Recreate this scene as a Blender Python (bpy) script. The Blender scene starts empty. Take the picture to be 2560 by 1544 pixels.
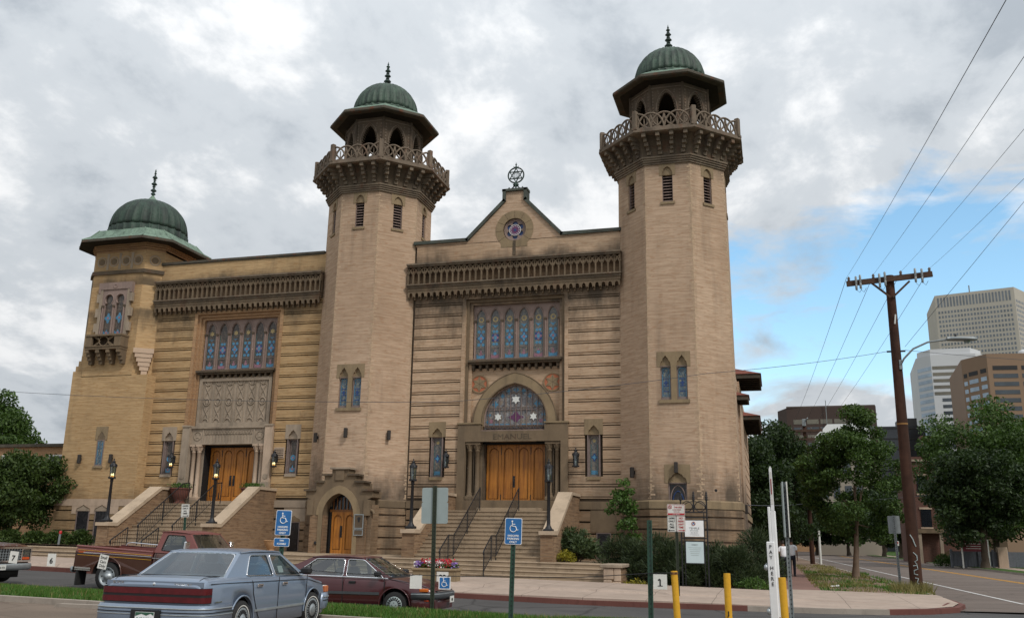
import bpy, math, random
import numpy as np
from math import sin, cos, pi, radians, sqrt, atan2
from mathutils import Vector, Matrix, noise as mnoise
from mathutils.geometry import tessellate_polygon

random.seed(3)
SC = bpy.context.scene
COL = SC.collection

# ------------------------------------------------------------------ camera
cam_d = bpy.data.cameras.new("camera")
cam = bpy.data.objects.new("camera", cam_d)
COL.objects.link(cam)
cam_d.sensor_width = 36.0
cam_d.lens = 32.20
cam_d.clip_start = 0.1
cam_d.clip_end = 6000.0
cam.matrix_world = Matrix(((0.96279103, 0.05167221, 0.26526104, 0.0),
         (0.26981335, -0.23937664, -0.93268407, 0.0),
         (0.01530344, 0.96955083, -0.24441153, 1.65),
         (0, 0, 0, 1)))
SC.camera = cam

# ------------------------------------------------------------------ view
SC.view_settings.view_transform = 'Standard'
SC.view_settings.look = 'None'
SC.view_settings.exposure = 0.42
SC.view_settings.gamma = 1.0

# ------------------------------------------------------------------ sun (behind a thin veil of cloud)
SUN_EL, SUN_AZ = radians(46), radians(126)      # azimuth measured from +Y (into the street) clockwise to +X
sun_d = bpy.data.lights.new("sun", 'SUN')
sun_d.energy = 1.6
sun_d.angle = radians(11)
sun_d.color = (1.0, 0.95, 0.88)
sun = bpy.data.objects.new("sun", sun_d)
COL.objects.link(sun)
_sd = Vector((sin(SUN_AZ) * cos(SUN_EL), cos(SUN_AZ) * cos(SUN_EL), sin(SUN_EL)))
sun.rotation_euler = (-_sd).to_track_quat('-Z', 'Y').to_euler()
sun.location = (30, -30, 60)

# ------------------------------------------------------------------ world: physical sky with a deck of procedural cloud
W = bpy.data.worlds.new("World")
SC.world = W
W.use_nodes = True
nt = W.node_tree
nt.nodes.clear()
_N = nt.nodes.new
_L = nt.links.new
def wmath(op, a, b=None, c=None, clamp=False):
 n = _N('ShaderNodeMath'); n.operation = op; n.use_clamp = clamp
 for i, x in enumerate((a, b, c)):
  if x is None: continue
  if isinstance(x, (int, float)): n.inputs[i].default_value = x
  else: _L(x, n.inputs[i])
 return n.outputs[0]
sky = _N('ShaderNodeTexSky'); sky.sky_type = 'NISHITA'; sky.sun_disc = False
sky.sun_elevation = SUN_EL; sky.sun_rotation = SUN_AZ
sky.air_density = 1.15; sky.dust_density = 0.05; sky.ozone_density = 3.0
bg_sky = _N('ShaderNodeBackground'); bg_sky.inputs[1].default_value = 0.15
hs = _N('ShaderNodeHueSaturation'); hs.inputs['Saturation'].default_value = 1.02; hs.inputs['Hue'].default_value = 0.485; hs.inputs['Value'].default_value = 1.0; _L(sky.outputs[0], hs.inputs['Color']); _L(hs.outputs[0], bg_sky.inputs[0])
tc = _N('ShaderNodeTexCoord')
sep = _N('ShaderNodeSeparateXYZ'); _L(tc.outputs['Generated'], sep.inputs[0])
dx, dy, dz = sep.outputs
zz = wmath('ADD', wmath('MAXIMUM', dz, 0.0), 0.34)
cmb = _N('ShaderNodeCombineXYZ')
_L(wmath('DIVIDE', dx, zz), cmb.inputs[0]); _L(wmath('DIVIDE', dy, zz), cmb.inputs[1]); cmb.inputs[2].default_value = 0.37
def wnoise(scale, detail, rough, vec, dist=0.0, off=(0, 0, 0), sc=(1, 1, 1)):
 mp = _N('ShaderNodeMapping'); mp.inputs['Location'].default_value = off; mp.inputs['Scale'].default_value = sc
 _L(vec, mp.inputs[0])
 n = _N('ShaderNodeTexNoise'); n.inputs['Scale'].default_value = scale; n.inputs['Detail'].default_value = detail
 n.inputs['Roughness'].default_value = rough; n.inputs['Distortion'].default_value = dist
 _L(mp.outputs[0], n.inputs['Vector'])
 return n.outputs['Fac']
V = cmb.outputs[0]
n1 = wnoise(5.2, 11, 0.60, V, 0.15, (3.1, 1.7, 0), (1.0, 0.8, 1))
n2 = wnoise(1.5, 4, 0.5, V, 0.3, (7.7, 2.2, 0))
cuv = _N('ShaderNodeCombineXYZ')
_L(wmath('DIVIDE', dx, wmath('MAXIMUM', dy, 0.05)), cuv.inputs[0]); _L(wmath('DIVIDE', dz, wmath('MAXIMUM', dy, 0.05)), cuv.inputs[1])
n3 = wnoise(1.0, 10, 0.58, cuv.outputs[0], 0.35, (0.4, 9.2, 0), (7.0, 17.0, 1))
shade = wmath('ADD', wmath('MULTIPLY', n1, 0.72), wmath('MULTIPLY', n2, 0.40))
ramp = _N('ShaderNodeValToRGB')
ramp.color_ramp.interpolation = 'EASE'
e = ramp.color_ramp.elements
e[0].position = 0.40; e[0].color = (0.405, 0.45, 0.50, 1)
e[1].position = 0.69; e[1].color = (0.90, 0.91, 0.92, 1)
m_ = e.new(0.55); m_.color = (0.59, 0.63, 0.67, 1)
_L(shade, ramp.inputs[0])
bg_cl = _N('ShaderNodeBackground')
_L(ramp.outputs[0], bg_cl.inputs[0])
_L(wmath('ADD', 0.70, wmath('MULTIPLY', wmath('POWER', wmath('MAXIMUM', dz, 0.0), 1.6), 0.62)), bg_cl.inputs[1])
uu = wmath('DIVIDE', dx, wmath('MAXIMUM', dy, 0.05)); vv = wmath('DIVIDE', dz, wmath('MAXIMUM', dy, 0.05))
eu = wmath('DIVIDE', wmath('SUBTRACT', uu, 0.24), 0.36)
ev = wmath('DIVIDE', wmath('SUBTRACT', wmath('SUBTRACT', vv, 0.246), wmath('MULTIPLY', uu, 0.05)), 0.100)
el = wmath('SQRT', wmath('ADD', wmath('MULTIPLY', eu, eu), wmath('MULTIPLY', ev, ev)))
behind = wmath('MULTIPLY', wmath('LESS_THAN', dy, 0.05), 3.0)
cov = wmath('ADD', wmath('ADD', wmath('MULTIPLY', wmath('SUBTRACT', el, 1.08), 2.4), behind),
   wmath('MULTIPLY', wmath('SUBTRACT', n3, 0.475), 7.4))
cov = wmath('MULTIPLY_ADD', cov, 0.60, 0.52, clamp=True)
mixs = _N('ShaderNodeMixShader'); _L(cov, mixs.inputs[0])
_L(bg_sky.outputs[0], mixs.inputs[1]); _L(bg_cl.outputs[0], mixs.inputs[2])
wo = _N('ShaderNodeOutputWorld'); _L(mixs.outputs[0], wo.inputs[0])

# ------------------------------------------------------------------ helpers
def tag(o, label=None, cat=None, group=None, kind=None):
 if label: o['label'] = label
 if cat: o['category'] = cat
 if group: o['group'] = group
 if kind: o['kind'] = kind
 return o
def empty(name, loc=(0, 0, 0), rot=(0, 0, 0), label=None, cat=None, group=None):
 o = bpy.data.objects.new(name, None); COL.objects.link(o)
 o.location = loc; o.rotation_euler = rot; o.empty_display_size = 0.2
 return tag(o, label, cat, group)
KIDS = {}
def copy_tree(o, parent=None):
 c = o.copy(); COL.objects.link(c)
 if parent is not None: c.parent = parent
 KIDS[c.name] = []
 for ch in KIDS.get(o.name, []):
  KIDS[c.name].append(copy_tree(ch, c))
 return c
def wloc(o):
 p = Vector((0, 0, 0))
 while o is not None:
  p += Vector(o.location); o = o.parent
 return p

class MB:
 """collects shapes, builds one mesh"""
 def __init__(s, T=None, fn=None):
  s.v = []; s.f = []; s.m = []; s.sm = []; s.mats = []; s.T = T; s.fn = fn
 def mi(s, m):
  if m not in s.mats: s.mats.append(m)
  return s.mats.index(m)
 def add(s, vs, fs, m, smooth=False):
  b = len(s.v); k = s.mi(m)
  for p in vs:
   p = Vector(p)
   if s.fn: p = Vector(s.fn(p))
   if s.T is not None: p = s.T @ p
   s.v.append((p.x, p.y, p.z))
  for f in fs:
   s.f.append([b + i for i in f]); s.m.append(k); s.sm.append(smooth)
 def box(s, x0, x1, y0, y1, z0, z1, m):
  s.add([(x0, y0, z0), (x1, y0, z0), (x1, y1, z0), (x0, y1, z0), (x0, y0, z1), (x1, y0, z1), (x1, y1, z1), (x0, y1, z1)],
     [(0, 3, 2, 1), (4, 5, 6, 7), (0, 1, 5, 4), (1, 2, 6, 5), (2, 3, 7, 6), (3, 0, 4, 7)], m)
 def bbox(s, x0, x1, y0, y1, z0, z1, m, b=0.02):
  """box with chamfered edges"""
  vs = []
  for (zz_, i) in ((z0, b), (z0 + b, 0), (z1 - b, 0), (z1, b)):
   for (cx, cy, sx, sy) in ((x0, y0, 1, 1), (x1, y0, -1, 1), (x1, y1, -1, -1), (x0, y1, 1, -1)):
    pts = [(cx + sx * (i + 0), cy + sy * (b + i)), (cx + sx * (b + i), cy + sy * i)]
    if sx * sy < 0: pts = pts[::-1]
    for p in pts: vs.append((p[0], p[1], zz_))
  fs = [tuple(range(7, -1, -1)), tuple(range(24, 32))]
  for r in range(3):
   for i in range(8):
    j = (i + 1) % 8
    fs.append((r * 8 + i, r * 8 + j, r * 8 + 8 + j, r * 8 + 8 + i))
  s.add(vs, fs, m)
 def plate(s, outer, holes, y0, y1, m, mside=None, back=True):
  """outline and holes in (x,z), front at y0, back at y1"""
  loops = [list(outer)] + [list(h) for h in holes]
  flat = [p for l in loops for p in l]
  n = len(flat)
  tris = [tuple(range(n))] if not holes and s._convex(outer) else tessellate_polygon([[Vector((p[0], p[1], 0)) for p in l] for l in loops])
  vs = [(p[0], y0, p[1]) for p in flat]
  s.add(vs, [tuple(t) for t in tris], m)
  if back: s.add([(p[0], y1, p[1]) for p in flat], [tuple(reversed(t)) for t in tris], m)
  sv = vs + [(p[0], y1, p[1]) for p in flat]
  fs = []; b = 0
  for l in loops:
   k = len(l)
   for i in range(k):
    j = (i + 1) % k
    fs.append((b + i, b + j, n + b + j, n + b + i))
   b += k
  s.add(sv, fs, mside or m)
 @staticmethod
 def _convex(P):
  sg = 0
  for i in range(len(P)):
   a, b, c = P[i], P[(i + 1) % len(P)], P[(i + 2) % len(P)]
   k = (b[0] - a[0]) * (c[1] - b[1]) - (b[1] - a[1]) * (c[0] - b[0])
   if abs(k) < 1e-9: continue
   if sg == 0: sg = 1 if k > 0 else -1
   elif (k > 0) != (sg > 0): return False
  return True
 def tube(s, pts, r, m, n=6, closed=False, smooth=True):
  P = [Vector(p) for p in pts]
  R = r if isinstance(r, (list, tuple)) else [r] * len(P)
  rings = []
  k = len(P)
  up = Vector((0, 0, 1))
  prev = None
  for i in range(k):
   if closed: d = P[(i + 1) % k] - P[i - 1]
   else: d = P[min(i + 1, k - 1)] - P[max(i - 1, 0)]
   if d.length < 1e-9: d = Vector((0, 0, 1))
   d.normalize()
   if prev is None:
    a = up if abs(d.z) < 0.95 else Vector((1, 0, 0))
    u = d.cross(a).normalized()
   else:
    u = (prev - d * prev.dot(d))
    u = u.normalized() if u.length > 1e-6 else d.orthogonal().normalized()
   prev = u
   w = d.cross(u)
   rings.append([P[i] + (u * cos(2 * pi * j / n) + w * sin(2 * pi * j / n)) * R[i] for j in range(n)])
  vs = [p for g in rings for p in g]
  fs = []
  for i in range(k if closed else k - 1):
   a = i * n; b = ((i + 1) % k) * n
   for j in range(n):
    q = (j + 1) % n
    fs.append((a + j, a + q, b + q, b + j))
  s.add(vs, fs, m, smooth)
  if not closed:
   s.add(rings[0], [tuple(range(n - 1, -1, -1))], m)
   s.add(rings[-1], [tuple(range(n))], m)
 def bar(s, p, q, w, h, m):
  """square bar from p to q; w across, h in the plane of z"""
  p = Vector(p); q = Vector(q); d = (q - p).normalized()
  a = Vector((0, 1, 0)) if abs(d.y) < 0.9 else Vector((1, 0, 0))
  u = d.cross(a).normalized(); w_ = d.cross(u)
  vs = []
  for c in (p, q):
   for (i, j) in ((-1, -1), (1, -1), (1, 1), (-1, 1)):
    vs.append(c + u * (i * h / 2) + w_ * (j * w / 2))
  s.add(vs, [(3, 2, 1, 0), (4, 5, 6, 7), (0, 1, 5, 4), (1, 2, 6, 5), (2, 3, 7, 6), (3, 0, 4, 7)], m)
 def lathe(s, prof, m, n=16, c=(0, 0, 0), smooth=True, lobes=None, rot=0.0, axis='z', caps=True):
  vs = []; fs = []
  for (r, z) in prof:
   for j in range(n):
    a = 2 * pi * j / n + rot
    rr = r * (lobes(a) if lobes else 1.0)
    if axis == 'z': vs.append((c[0] + rr * cos(a), c[1] + rr * sin(a), c[2] + z))
    else: vs.append((c[0] + rr * cos(a), c[1] + z, c[2] + rr * sin(a)))
  k = len(prof)
  for i in range(k - 1):
   for j in range(n):
    q = (j + 1) % n
    fs.append((i * n + j, i * n + q, i * n + n + q, i * n + n + j))
  s.add(vs, fs, m, smooth)
  if caps:
   s.add(vs[:n], [tuple(range(n - 1, -1, -1))], m)
   s.add(vs[-n:], [tuple(range(n))], m)
 def text(s, txt, size, x, z, y, m, align='CENTER', depth=0.004, squash=1.0, bold=0.0):
  cu = bpy.data.curves.new("lettering", 'FONT'); cu.body = txt; cu.size = size; cu.align_x = align
  cu.extrude = depth; cu.offset = bold; cu.resolution_u = 2
  o = bpy.data.objects.new("lettering", cu)
  me = bpy.data.meshes.new_from_object(o)
  vs = [(x + v.co.x * squash, y - v.co.z, z + v.co.y) for v in me.vertices]
  fs = [tuple(p.vertices) for p in me.polygons]
  s.add(vs, fs, m)
  bpy.data.objects.remove(o); bpy.data.curves.remove(cu); bpy.data.meshes.remove(me)
 def build(s, name, parent=None, world=True, label=None, cat=None, group=None, kind=None, loc=None):
  me = bpy.data.meshes.new(name)
  off = Vector(loc) if loc is not None else (wloc(parent) if (parent is not None and world) else Vector((0, 0, 0)))
  vw = np.array(s.v, dtype=np.float64).reshape(-1, 3)
  me.from_pydata([tuple(p) for p in (vw - np.array(off))], [], s.f)
  for m in s.mats: me.materials.append(m)
  me.polygons.foreach_set('material_index', s.m)
  me.polygons.foreach_set('use_smooth', s.sm)
  uvl = me.uv_layers.new(name='UVMap')
  npol = len(me.polygons)
  nor = np.zeros(npol * 3); me.polygons.foreach_get('normal', nor); nor = nor.reshape(-1, 3)
  lt = np.zeros(npol, dtype=np.int64); me.polygons.foreach_get('loop_total', lt)
  lv = np.zeros(len(me.loops), dtype=np.int64); me.loops.foreach_get('vertex_index', lv)
  N = np.repeat(nor, lt, axis=0); P = vw[lv]
  flat = np.abs(N[:, 2]) > 0.75
  h = np.stack([-N[:, 1], N[:, 0]], 1); ln = np.linalg.norm(h, axis=1); ln[ln < 1e-6] = 1; h /= ln[:, None]
  u = np.where(flat, P[:, 0], P[:, 0] * h[:, 0] + P[:, 1] * h[:, 1]); v = np.where(flat, P[:, 1], P[:, 2])
  uvl.data.foreach_set('uv', np.stack([u, v], 1).astype(np.float32).ravel())
  me.update()
  o = bpy.data.objects.new(name, me); COL.objects.link(o)
  if loc is not None: o.location = loc
  if parent is not None:
   o.parent = parent
   KIDS.setdefault(parent.name, []).append(o)
  return tag(o, label, cat, group, kind)

def arc(cx, cz, r, a0, a1, n=10):
 return [(cx + r * cos(radians(a0 + (a1 - a0) * i / n)), cz + r * sin(radians(a0 + (a1 - a0) * i / n))) for i in range(n + 1)]
def circle(cx, cz, r, n=24):
 return [(cx + r * cos(2 * pi * i / n), cz + r * sin(2 * pi * i / n)) for i in range(n)]
def rect(x0, x1, z0, z1):
 return [(x0, z0), (x1, z0), (x1, z1), (x0, z1)]
def pointed(x0, x1, z0, zs, za, n=8):
 """outline of an opening with a pointed head: base z0, springing zs, apex za"""
 c = (x0 + x1) / 2; hw = (x1 - x0) / 2
 pts = [(x0, z0), (x1, z0)]
 for i in range(n + 1):
  t = i / n
  pts.append((c + hw * cos(t * pi / 2) ** 0.85, zs + (za - zs) * (0.80 * sin(t * pi / 2) + 0.20 * t ** 2)))
 for i in range(n - 1, -1, -1):
  t = i / n
  pts.append((c - hw * cos(t * pi / 2) ** 0.85, zs + (za - zs) * (0.80 * sin(t * pi / 2) + 0.20 * t ** 2)))
 return pts
def ogee(x0, x1, z0, zs, za, n=5):
 """cusped niche head: two lobes and a small point"""
 c = (x0 + x1) / 2; hw = (x1 - x0) / 2; h = za - zs
 right = [(c + hw, zs)] + [(c + hw * (0.62 + 0.36 * cos(radians(80 * i / n))), zs + h * 0.42 * sin(radians(90 * i / n))) for i in range(1, n + 1)]
 right += [(c + hw * 0.60, zs + h * 0.50), (c + hw * 0.50, zs + h * 0.68), (c + hw * 0.26, zs + h * 0.80), (c + hw * 0.10, zs + h * 0.90)]
 left = [(2 * c - x, z) for (x, z) in reversed(right)]
 return [(x0, z0), (x1, z0)] + right + [(c, za)] + left
def offset_frame(o, rz, x=0, y=0, z=0):
 return Matrix.Translation(Vector(o)) @ Matrix.Rotation(rz, 4, 'Z')
# ------------------------------------------------------------------ materials
class NT:
 def __init__(s, name):
  s.m = bpy.data.materials.new(name); s.m.use_nodes = True
  s.t = s.m.node_tree; s.t.nodes.clear()
  s.out = s.n('ShaderNodeOutputMaterial')
 def n(s, typ, **k):
  x = s.t.nodes.new(typ)
  for a, b in k.items(): setattr(x, a, b)
  return x
 def l(s, a, b): s.t.links.new(a, b)
 def set(s, sock, val):
  if hasattr(val, 'links') or hasattr(val, 'is_output'): s.l(val, sock)
  elif isinstance(val, tuple) and len(val) == 3 and sock.type == 'RGBA': sock.default_value = (*val, 1)
  else: sock.default_value = val
 def coord(s, kind='Object', scale=(1, 1, 1), loc=(0, 0, 0)):
  t = s.n('ShaderNodeTexCoord'); mp = s.n('ShaderNodeMapping')
  mp.inputs['Scale'].default_value = scale; mp.inputs['Location'].default_value = loc
  s.l(t.outputs[kind], mp.inputs[0]); return mp.outputs[0]
 def noise(s, vec, scale, detail=4, rough=0.55, dist=0.0):
  x = s.n('ShaderNodeTexNoise'); x.inputs['Scale'].default_value = scale; x.inputs['Detail'].default_value = detail
  x.inputs['Roughness'].default_value = rough; x.inputs['Distortion'].default_value = dist
  s.l(vec, x.inputs['Vector']); return x.outputs['Fac']
 def ramp(s, fac, stops):
  x = s.n('ShaderNodeValToRGB'); e = x.color_ramp.elements
  while len(e) < len(stops): e.new(0.5)
  for i, (p, c) in enumerate(stops):
   e[i].position = p; e[i].color = (*c, 1) if isinstance(c, tuple) else (c, c, c, 1)
  s.l(fac, x.inputs[0]); return x.outputs[0]
 def mix(s, fac, a, b, mode='MIX'):
  x = s.n('ShaderNodeMix', data_type='RGBA', blend_type=mode)
  s.set(x.inputs[0], fac); s.set(x.inputs[6], a); s.set(x.inputs[7], b); return x.outputs[2]
 def math(s, op, a, b=0.0, clamp=False):
  x = s.n('ShaderNodeMath', operation=op, use_clamp=clamp); s.set(x.inputs[0], a); s.set(x.inputs[1], b); return x.outputs[0]
 def bump(s, h, strength=0.3, dist=0.02):
  x = s.n('ShaderNodeBump'); x.inputs['Strength'].default_value = strength; x.inputs['Distance'].default_value = dist
  s.l(h, x.inputs['Height']); return x.outputs[0]
 def bsdf(s, color, rough=0.8, metal=0.0, normal=None, spec=0.3, **k):
  x = s.n('ShaderNodeBsdfPrincipled'); s.set(x.inputs['Base Color'], color); s.set(x.inputs['Roughness'], rough)
  s.set(x.inputs['Metallic'], metal); s.set(x.inputs['Specular IOR Level'], spec)
  if normal is not None: s.l(normal, x.inputs['Normal'])
  for a, b in k.items(): s.set(x.inputs[a.replace('_', ' ')], b)
  return x
 def done(s, b):
  s.l(b.outputs[0] if hasattr(b, 'outputs') else b, s.out.inputs[0]); return s.m

def m_brick(name, c1, c2, mortar, stain=0.35, bw=0.30, bh=0.066, soot=(), stain_col=(0.055, 0.046, 0.036), lo=0.50):
 g = NT(name)
 uv = g.coord('UV')
 b = g.n('ShaderNodeTexBrick'); g.l(uv, b.inputs['Vector'])
 g.set(b.inputs['Color1'], c1); g.set(b.inputs['Color2'], c2); g.set(b.inputs['Mortar'], mortar)
 b.inputs['Scale'].default_value = 1.0; b.inputs['Mortar Size'].default_value = 0.007; b.inputs['Mortar Smooth'].default_value = 0.3
 b.inputs['Brick Width'].default_value = bw; b.inputs['Row Height'].default_value = bh; b.inputs['Bias'].default_value = 0.0
 row = g.noise(g.coord('UV', (0.9, 13.9, 1)), 1.0, 3, 0.7)
 c = g.mix(g.ramp(row, [(0.40, 0.0), (0.62, 1.0)]), b.outputs['Color'], (c1[0] * 1.22, c1[1] * 1.24, c1[2] * 1.26))
 big = g.noise(g.coord('UV', (0.16, 0.12, 1)), 1.0, 5, 0.6)
 c = g.mix(g.ramp(big, [(0.35, 0.0), (0.7, 1.0)]), c, g.mix(1.0, c, (0.76, 0.73, 0.70), 'MULTIPLY'))
 odd = g.noise(g.coord('UV', (3.3, 13.9, 1), (5, 3, 0)), 1.0, 1, 0.5)
 c = g.mix(g.math('MULTIPLY', g.ramp(odd, [(0.58, 0.0), (0.68, 1.0)]), 0.5), c, (c2[0] * 0.82, c2[1] * 0.70, c2[2] * 0.6))
 st = g.noise(g.coord('UV', (1.5, 0.16, 1), (2, 7, 0)), 1.0, 6, 0.62)
 st2 = g.noise(g.coord('UV', (0.22, 0.30, 1), (9, 1, 0)), 1.0, 3, 0.5)
 sm = g.math('MULTIPLY', g.ramp(st, [(lo, 0.0), (lo + 0.22, 1.0)]), g.ramp(st2, [(0.42, 0.0), (0.62, 1.0)]))
 c = g.mix(g.math('MULTIPLY', sm, stain), c, stain_col)
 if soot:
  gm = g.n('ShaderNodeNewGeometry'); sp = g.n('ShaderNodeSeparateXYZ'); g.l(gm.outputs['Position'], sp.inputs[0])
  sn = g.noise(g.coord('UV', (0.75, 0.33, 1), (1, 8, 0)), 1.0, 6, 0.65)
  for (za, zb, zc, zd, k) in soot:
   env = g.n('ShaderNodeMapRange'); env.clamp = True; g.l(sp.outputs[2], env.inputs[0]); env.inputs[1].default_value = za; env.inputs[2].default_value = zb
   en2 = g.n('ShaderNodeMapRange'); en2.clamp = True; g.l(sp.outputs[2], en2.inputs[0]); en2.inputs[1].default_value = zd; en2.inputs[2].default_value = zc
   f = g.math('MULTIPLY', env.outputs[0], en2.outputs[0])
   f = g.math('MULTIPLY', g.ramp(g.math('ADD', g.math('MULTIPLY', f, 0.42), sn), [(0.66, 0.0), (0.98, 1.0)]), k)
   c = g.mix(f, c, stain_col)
 return g.done(g.bsdf(c, 0.9, normal=g.bump(b.outputs['Fac'], -0.25, 0.01), spec=0.15))

def m_stone(name, col, var=0.18, stain=0.3, stain_col=(0.05, 0.042, 0.035), scale=1.0, rough=0.88, rust=0.0, bump=0.25):
 g = NT(name)
 o = g.coord('Object')
 a = g.noise(o, 2.2 * scale, 7, 0.62)
 c = g.mix(g.ramp(a, [(0.3, 0.0), (0.7, 1.0)]), tuple(x * (1 - var) for x in col), tuple(min(1, x * (1 + var)) for x in col))
 f = g.noise(o, 26 * scale, 4, 0.7)
 c = g.mix(g.ramp(f, [(0.35, 0.0), (0.7, 0.35)]), c, tuple(x * 0.72 for x in col))
 if stain:
  st = g.noise(g.coord('Object', (1.6, 1.6, 0.28), (4, 2, 1)), 1.3, 6, 0.65)
  c = g.mix(g.math('MULTIPLY', g.ramp(st, [(0.48, 0.0), (0.68, 1.0)]), stain), c, stain_col)
 if rust:
  rs = g.noise(g.coord('Object', (1.5, 1.5, 1.2), (1, 6, 3)), 1.7, 5, 0.6)
  c = g.mix(g.math('MULTIPLY', g.ramp(rs, [(0.55, 0.0), (0.70, 1.0)]), rust), c, (0.14, 0.05, 0.025))
 return g.done(g.bsdf(c, rough, normal=g.bump(f, bump, 0.02), spec=0.2))

def m_plain(name, col, rough=0.6, metal=0.0, var=0.08, scale=6.0, spec=0.4, bump=0.0, **k):
 g = NT(name)
 f = g.noise(g.coord('Object'), scale, 4, 0.6)
 c = g.mix(g.ramp(f, [(0.3, 0.0), (0.7, 1.0)]), tuple(x * (1 - var) for x in col), tuple(min(1, x * (1 + var)) for x in col))
 return g.done(g.bsdf(c, rough, metal, normal=g.bump(f, bump, 0.01) if bump else None, spec=spec, **k))

def m_copper(name, dark, light, seams=0.0):
 g = NT(name)
 o = g.coord('Object')
 a = g.noise(g.coord('Object', (1, 1, 0.25)), 2.6, 6, 0.65)
 c = g.ramp(a, [(0.32, dark), (0.5, tuple((x + y) / 2 for x, y in zip(dark, light))), (0.72, light)])
 b = g.noise(o, 9, 5, 0.65)
 c = g.mix(g.ramp(b, [(0.5, 0.0), (0.72, 0.7)]), c, tuple(x * 0.45 for x in dark))
 return g.done(g.bsdf(c, 0.62, 0.0, normal=g.bump(b, 0.15, 0.02), spec=0.35))

def m_wood(name, col, dark, sc=1.0):
 g = NT(name)
 n = g.noise(g.coord('Object', (9 * sc, 9 * sc, 0.5 * sc)), 1.6, 6, 0.6, 0.6)
 c = g.ramp(n, [(0.30, dark), (0.52, col), (0.75, tuple(min(1, x * 1.18) for x in col))])
 w = g.noise(g.coord('Object', (0.5, 0.5, 0.9)), 1.0, 4, 0.6)
 c = g.mix(g.ramp(w, [(0.42, 0.0), (0.75, 0.55)]), c, dark)
 return g.done(g.bsdf(c, 0.42, spec=0.4))

def m_glass(name, tint=(0.02, 0.025, 0.025), clear=0.45):
 g = NT(name)
 gl = g.n('ShaderNodeBsdfGlossy'); gl.inputs['Roughness'].default_value = 0.02; gl.inputs['Color'].default_value = (0.9, 0.95, 1, 1)
 tr = g.n('ShaderNodeBsdfTransparent'); tr.inputs[0].default_value = (0.62, 0.70, 0.68, 1)
 df = g.n('ShaderNodeBsdfDiffuse'); df.inputs[0].default_value = (*tint, 1)
 m1 = g.n('ShaderNodeMixShader'); m1.inputs[0].default_value = clear; g.l(df.outputs[0], m1.inputs[1]); g.l(tr.outputs[0], m1.inputs[2])
 gm = g.n('ShaderNodeNewGeometry'); dp = g.n('ShaderNodeVectorMath', operation='DOT_PRODUCT'); g.l(gm.outputs['Normal'], dp.inputs[0]); g.l(gm.outputs['Incoming'], dp.inputs[1])
 fc = g.math('POWER', g.math('SUBTRACT', 1.0, g.math('ABSOLUTE', dp.outputs['Value'])), 4.0)
 m2 = g.n('ShaderNodeMixShader'); g.l(g.math('ADD', g.math('MULTIPLY', fc, 0.9), 0.10, True), m2.inputs[0])
 g.l(m1.outputs[0], m2.inputs[1]); g.l(gl.outputs[0], m2.inputs[2])
 return g.done(m2)

def m_paint(name, col, flake=0.25, rough=0.28, coat=0.6, dirt=0.12, metal=0.0):
 g = NT(name)
 o = g.coord('Object')
 n = g.noise(o, 1.7, 5, 0.6)
 c = g.mix(g.math('MULTIPLY', g.ramp(n, [(0.35, 0.0), (0.75, 1.0)]), dirt), col, tuple(x * 0.5 + 0.08 for x in col))
 d = g.noise(o, 30, 3, 0.6)
 r = g.math('ADD', g.math('MULTIPLY', d, 0.12), rough)
 b = g.bsdf(c, r, metal, spec=0.5)
 b.inputs['Coat Weight'].default_value = coat; b.inputs['Coat Roughness'].default_value = 0.07
 return g.done(b)

def m_leaf(name, dark, light, transl=0.22):
 g = NT(name)
 gm = g.n('ShaderNodeNewGeometry')
 big = g.noise(g.coord('Object'), 0.75, 4, 0.6)
 f = g.math('ADD', g.math('MULTIPLY', gm.outputs['Random Per Island'], 0.55), g.math('MULTIPLY', big, 0.45))
 c = g.ramp(f, [(0.15, dark), (0.85, light)])
 d = g.n('ShaderNodeBsdfPrincipled'); g.l(c, d.inputs['Base Color']); d.inputs['Roughness'].default_value = 0.55; d.inputs['Specular IOR Level'].default_value = 0.25
 t = g.n('ShaderNodeBsdfTranslucent'); g.l(g.mix(1.0, c, (1.1, 1.3, 0.5), 'MULTIPLY'), t.inputs[0])
 m = g.n('ShaderNodeMixShader'); m.inputs[0].default_value = transl; g.l(d.outputs[0], m.inputs[1]); g.l(t.outputs[0], m.inputs[2])
 return g.done(m)

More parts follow.
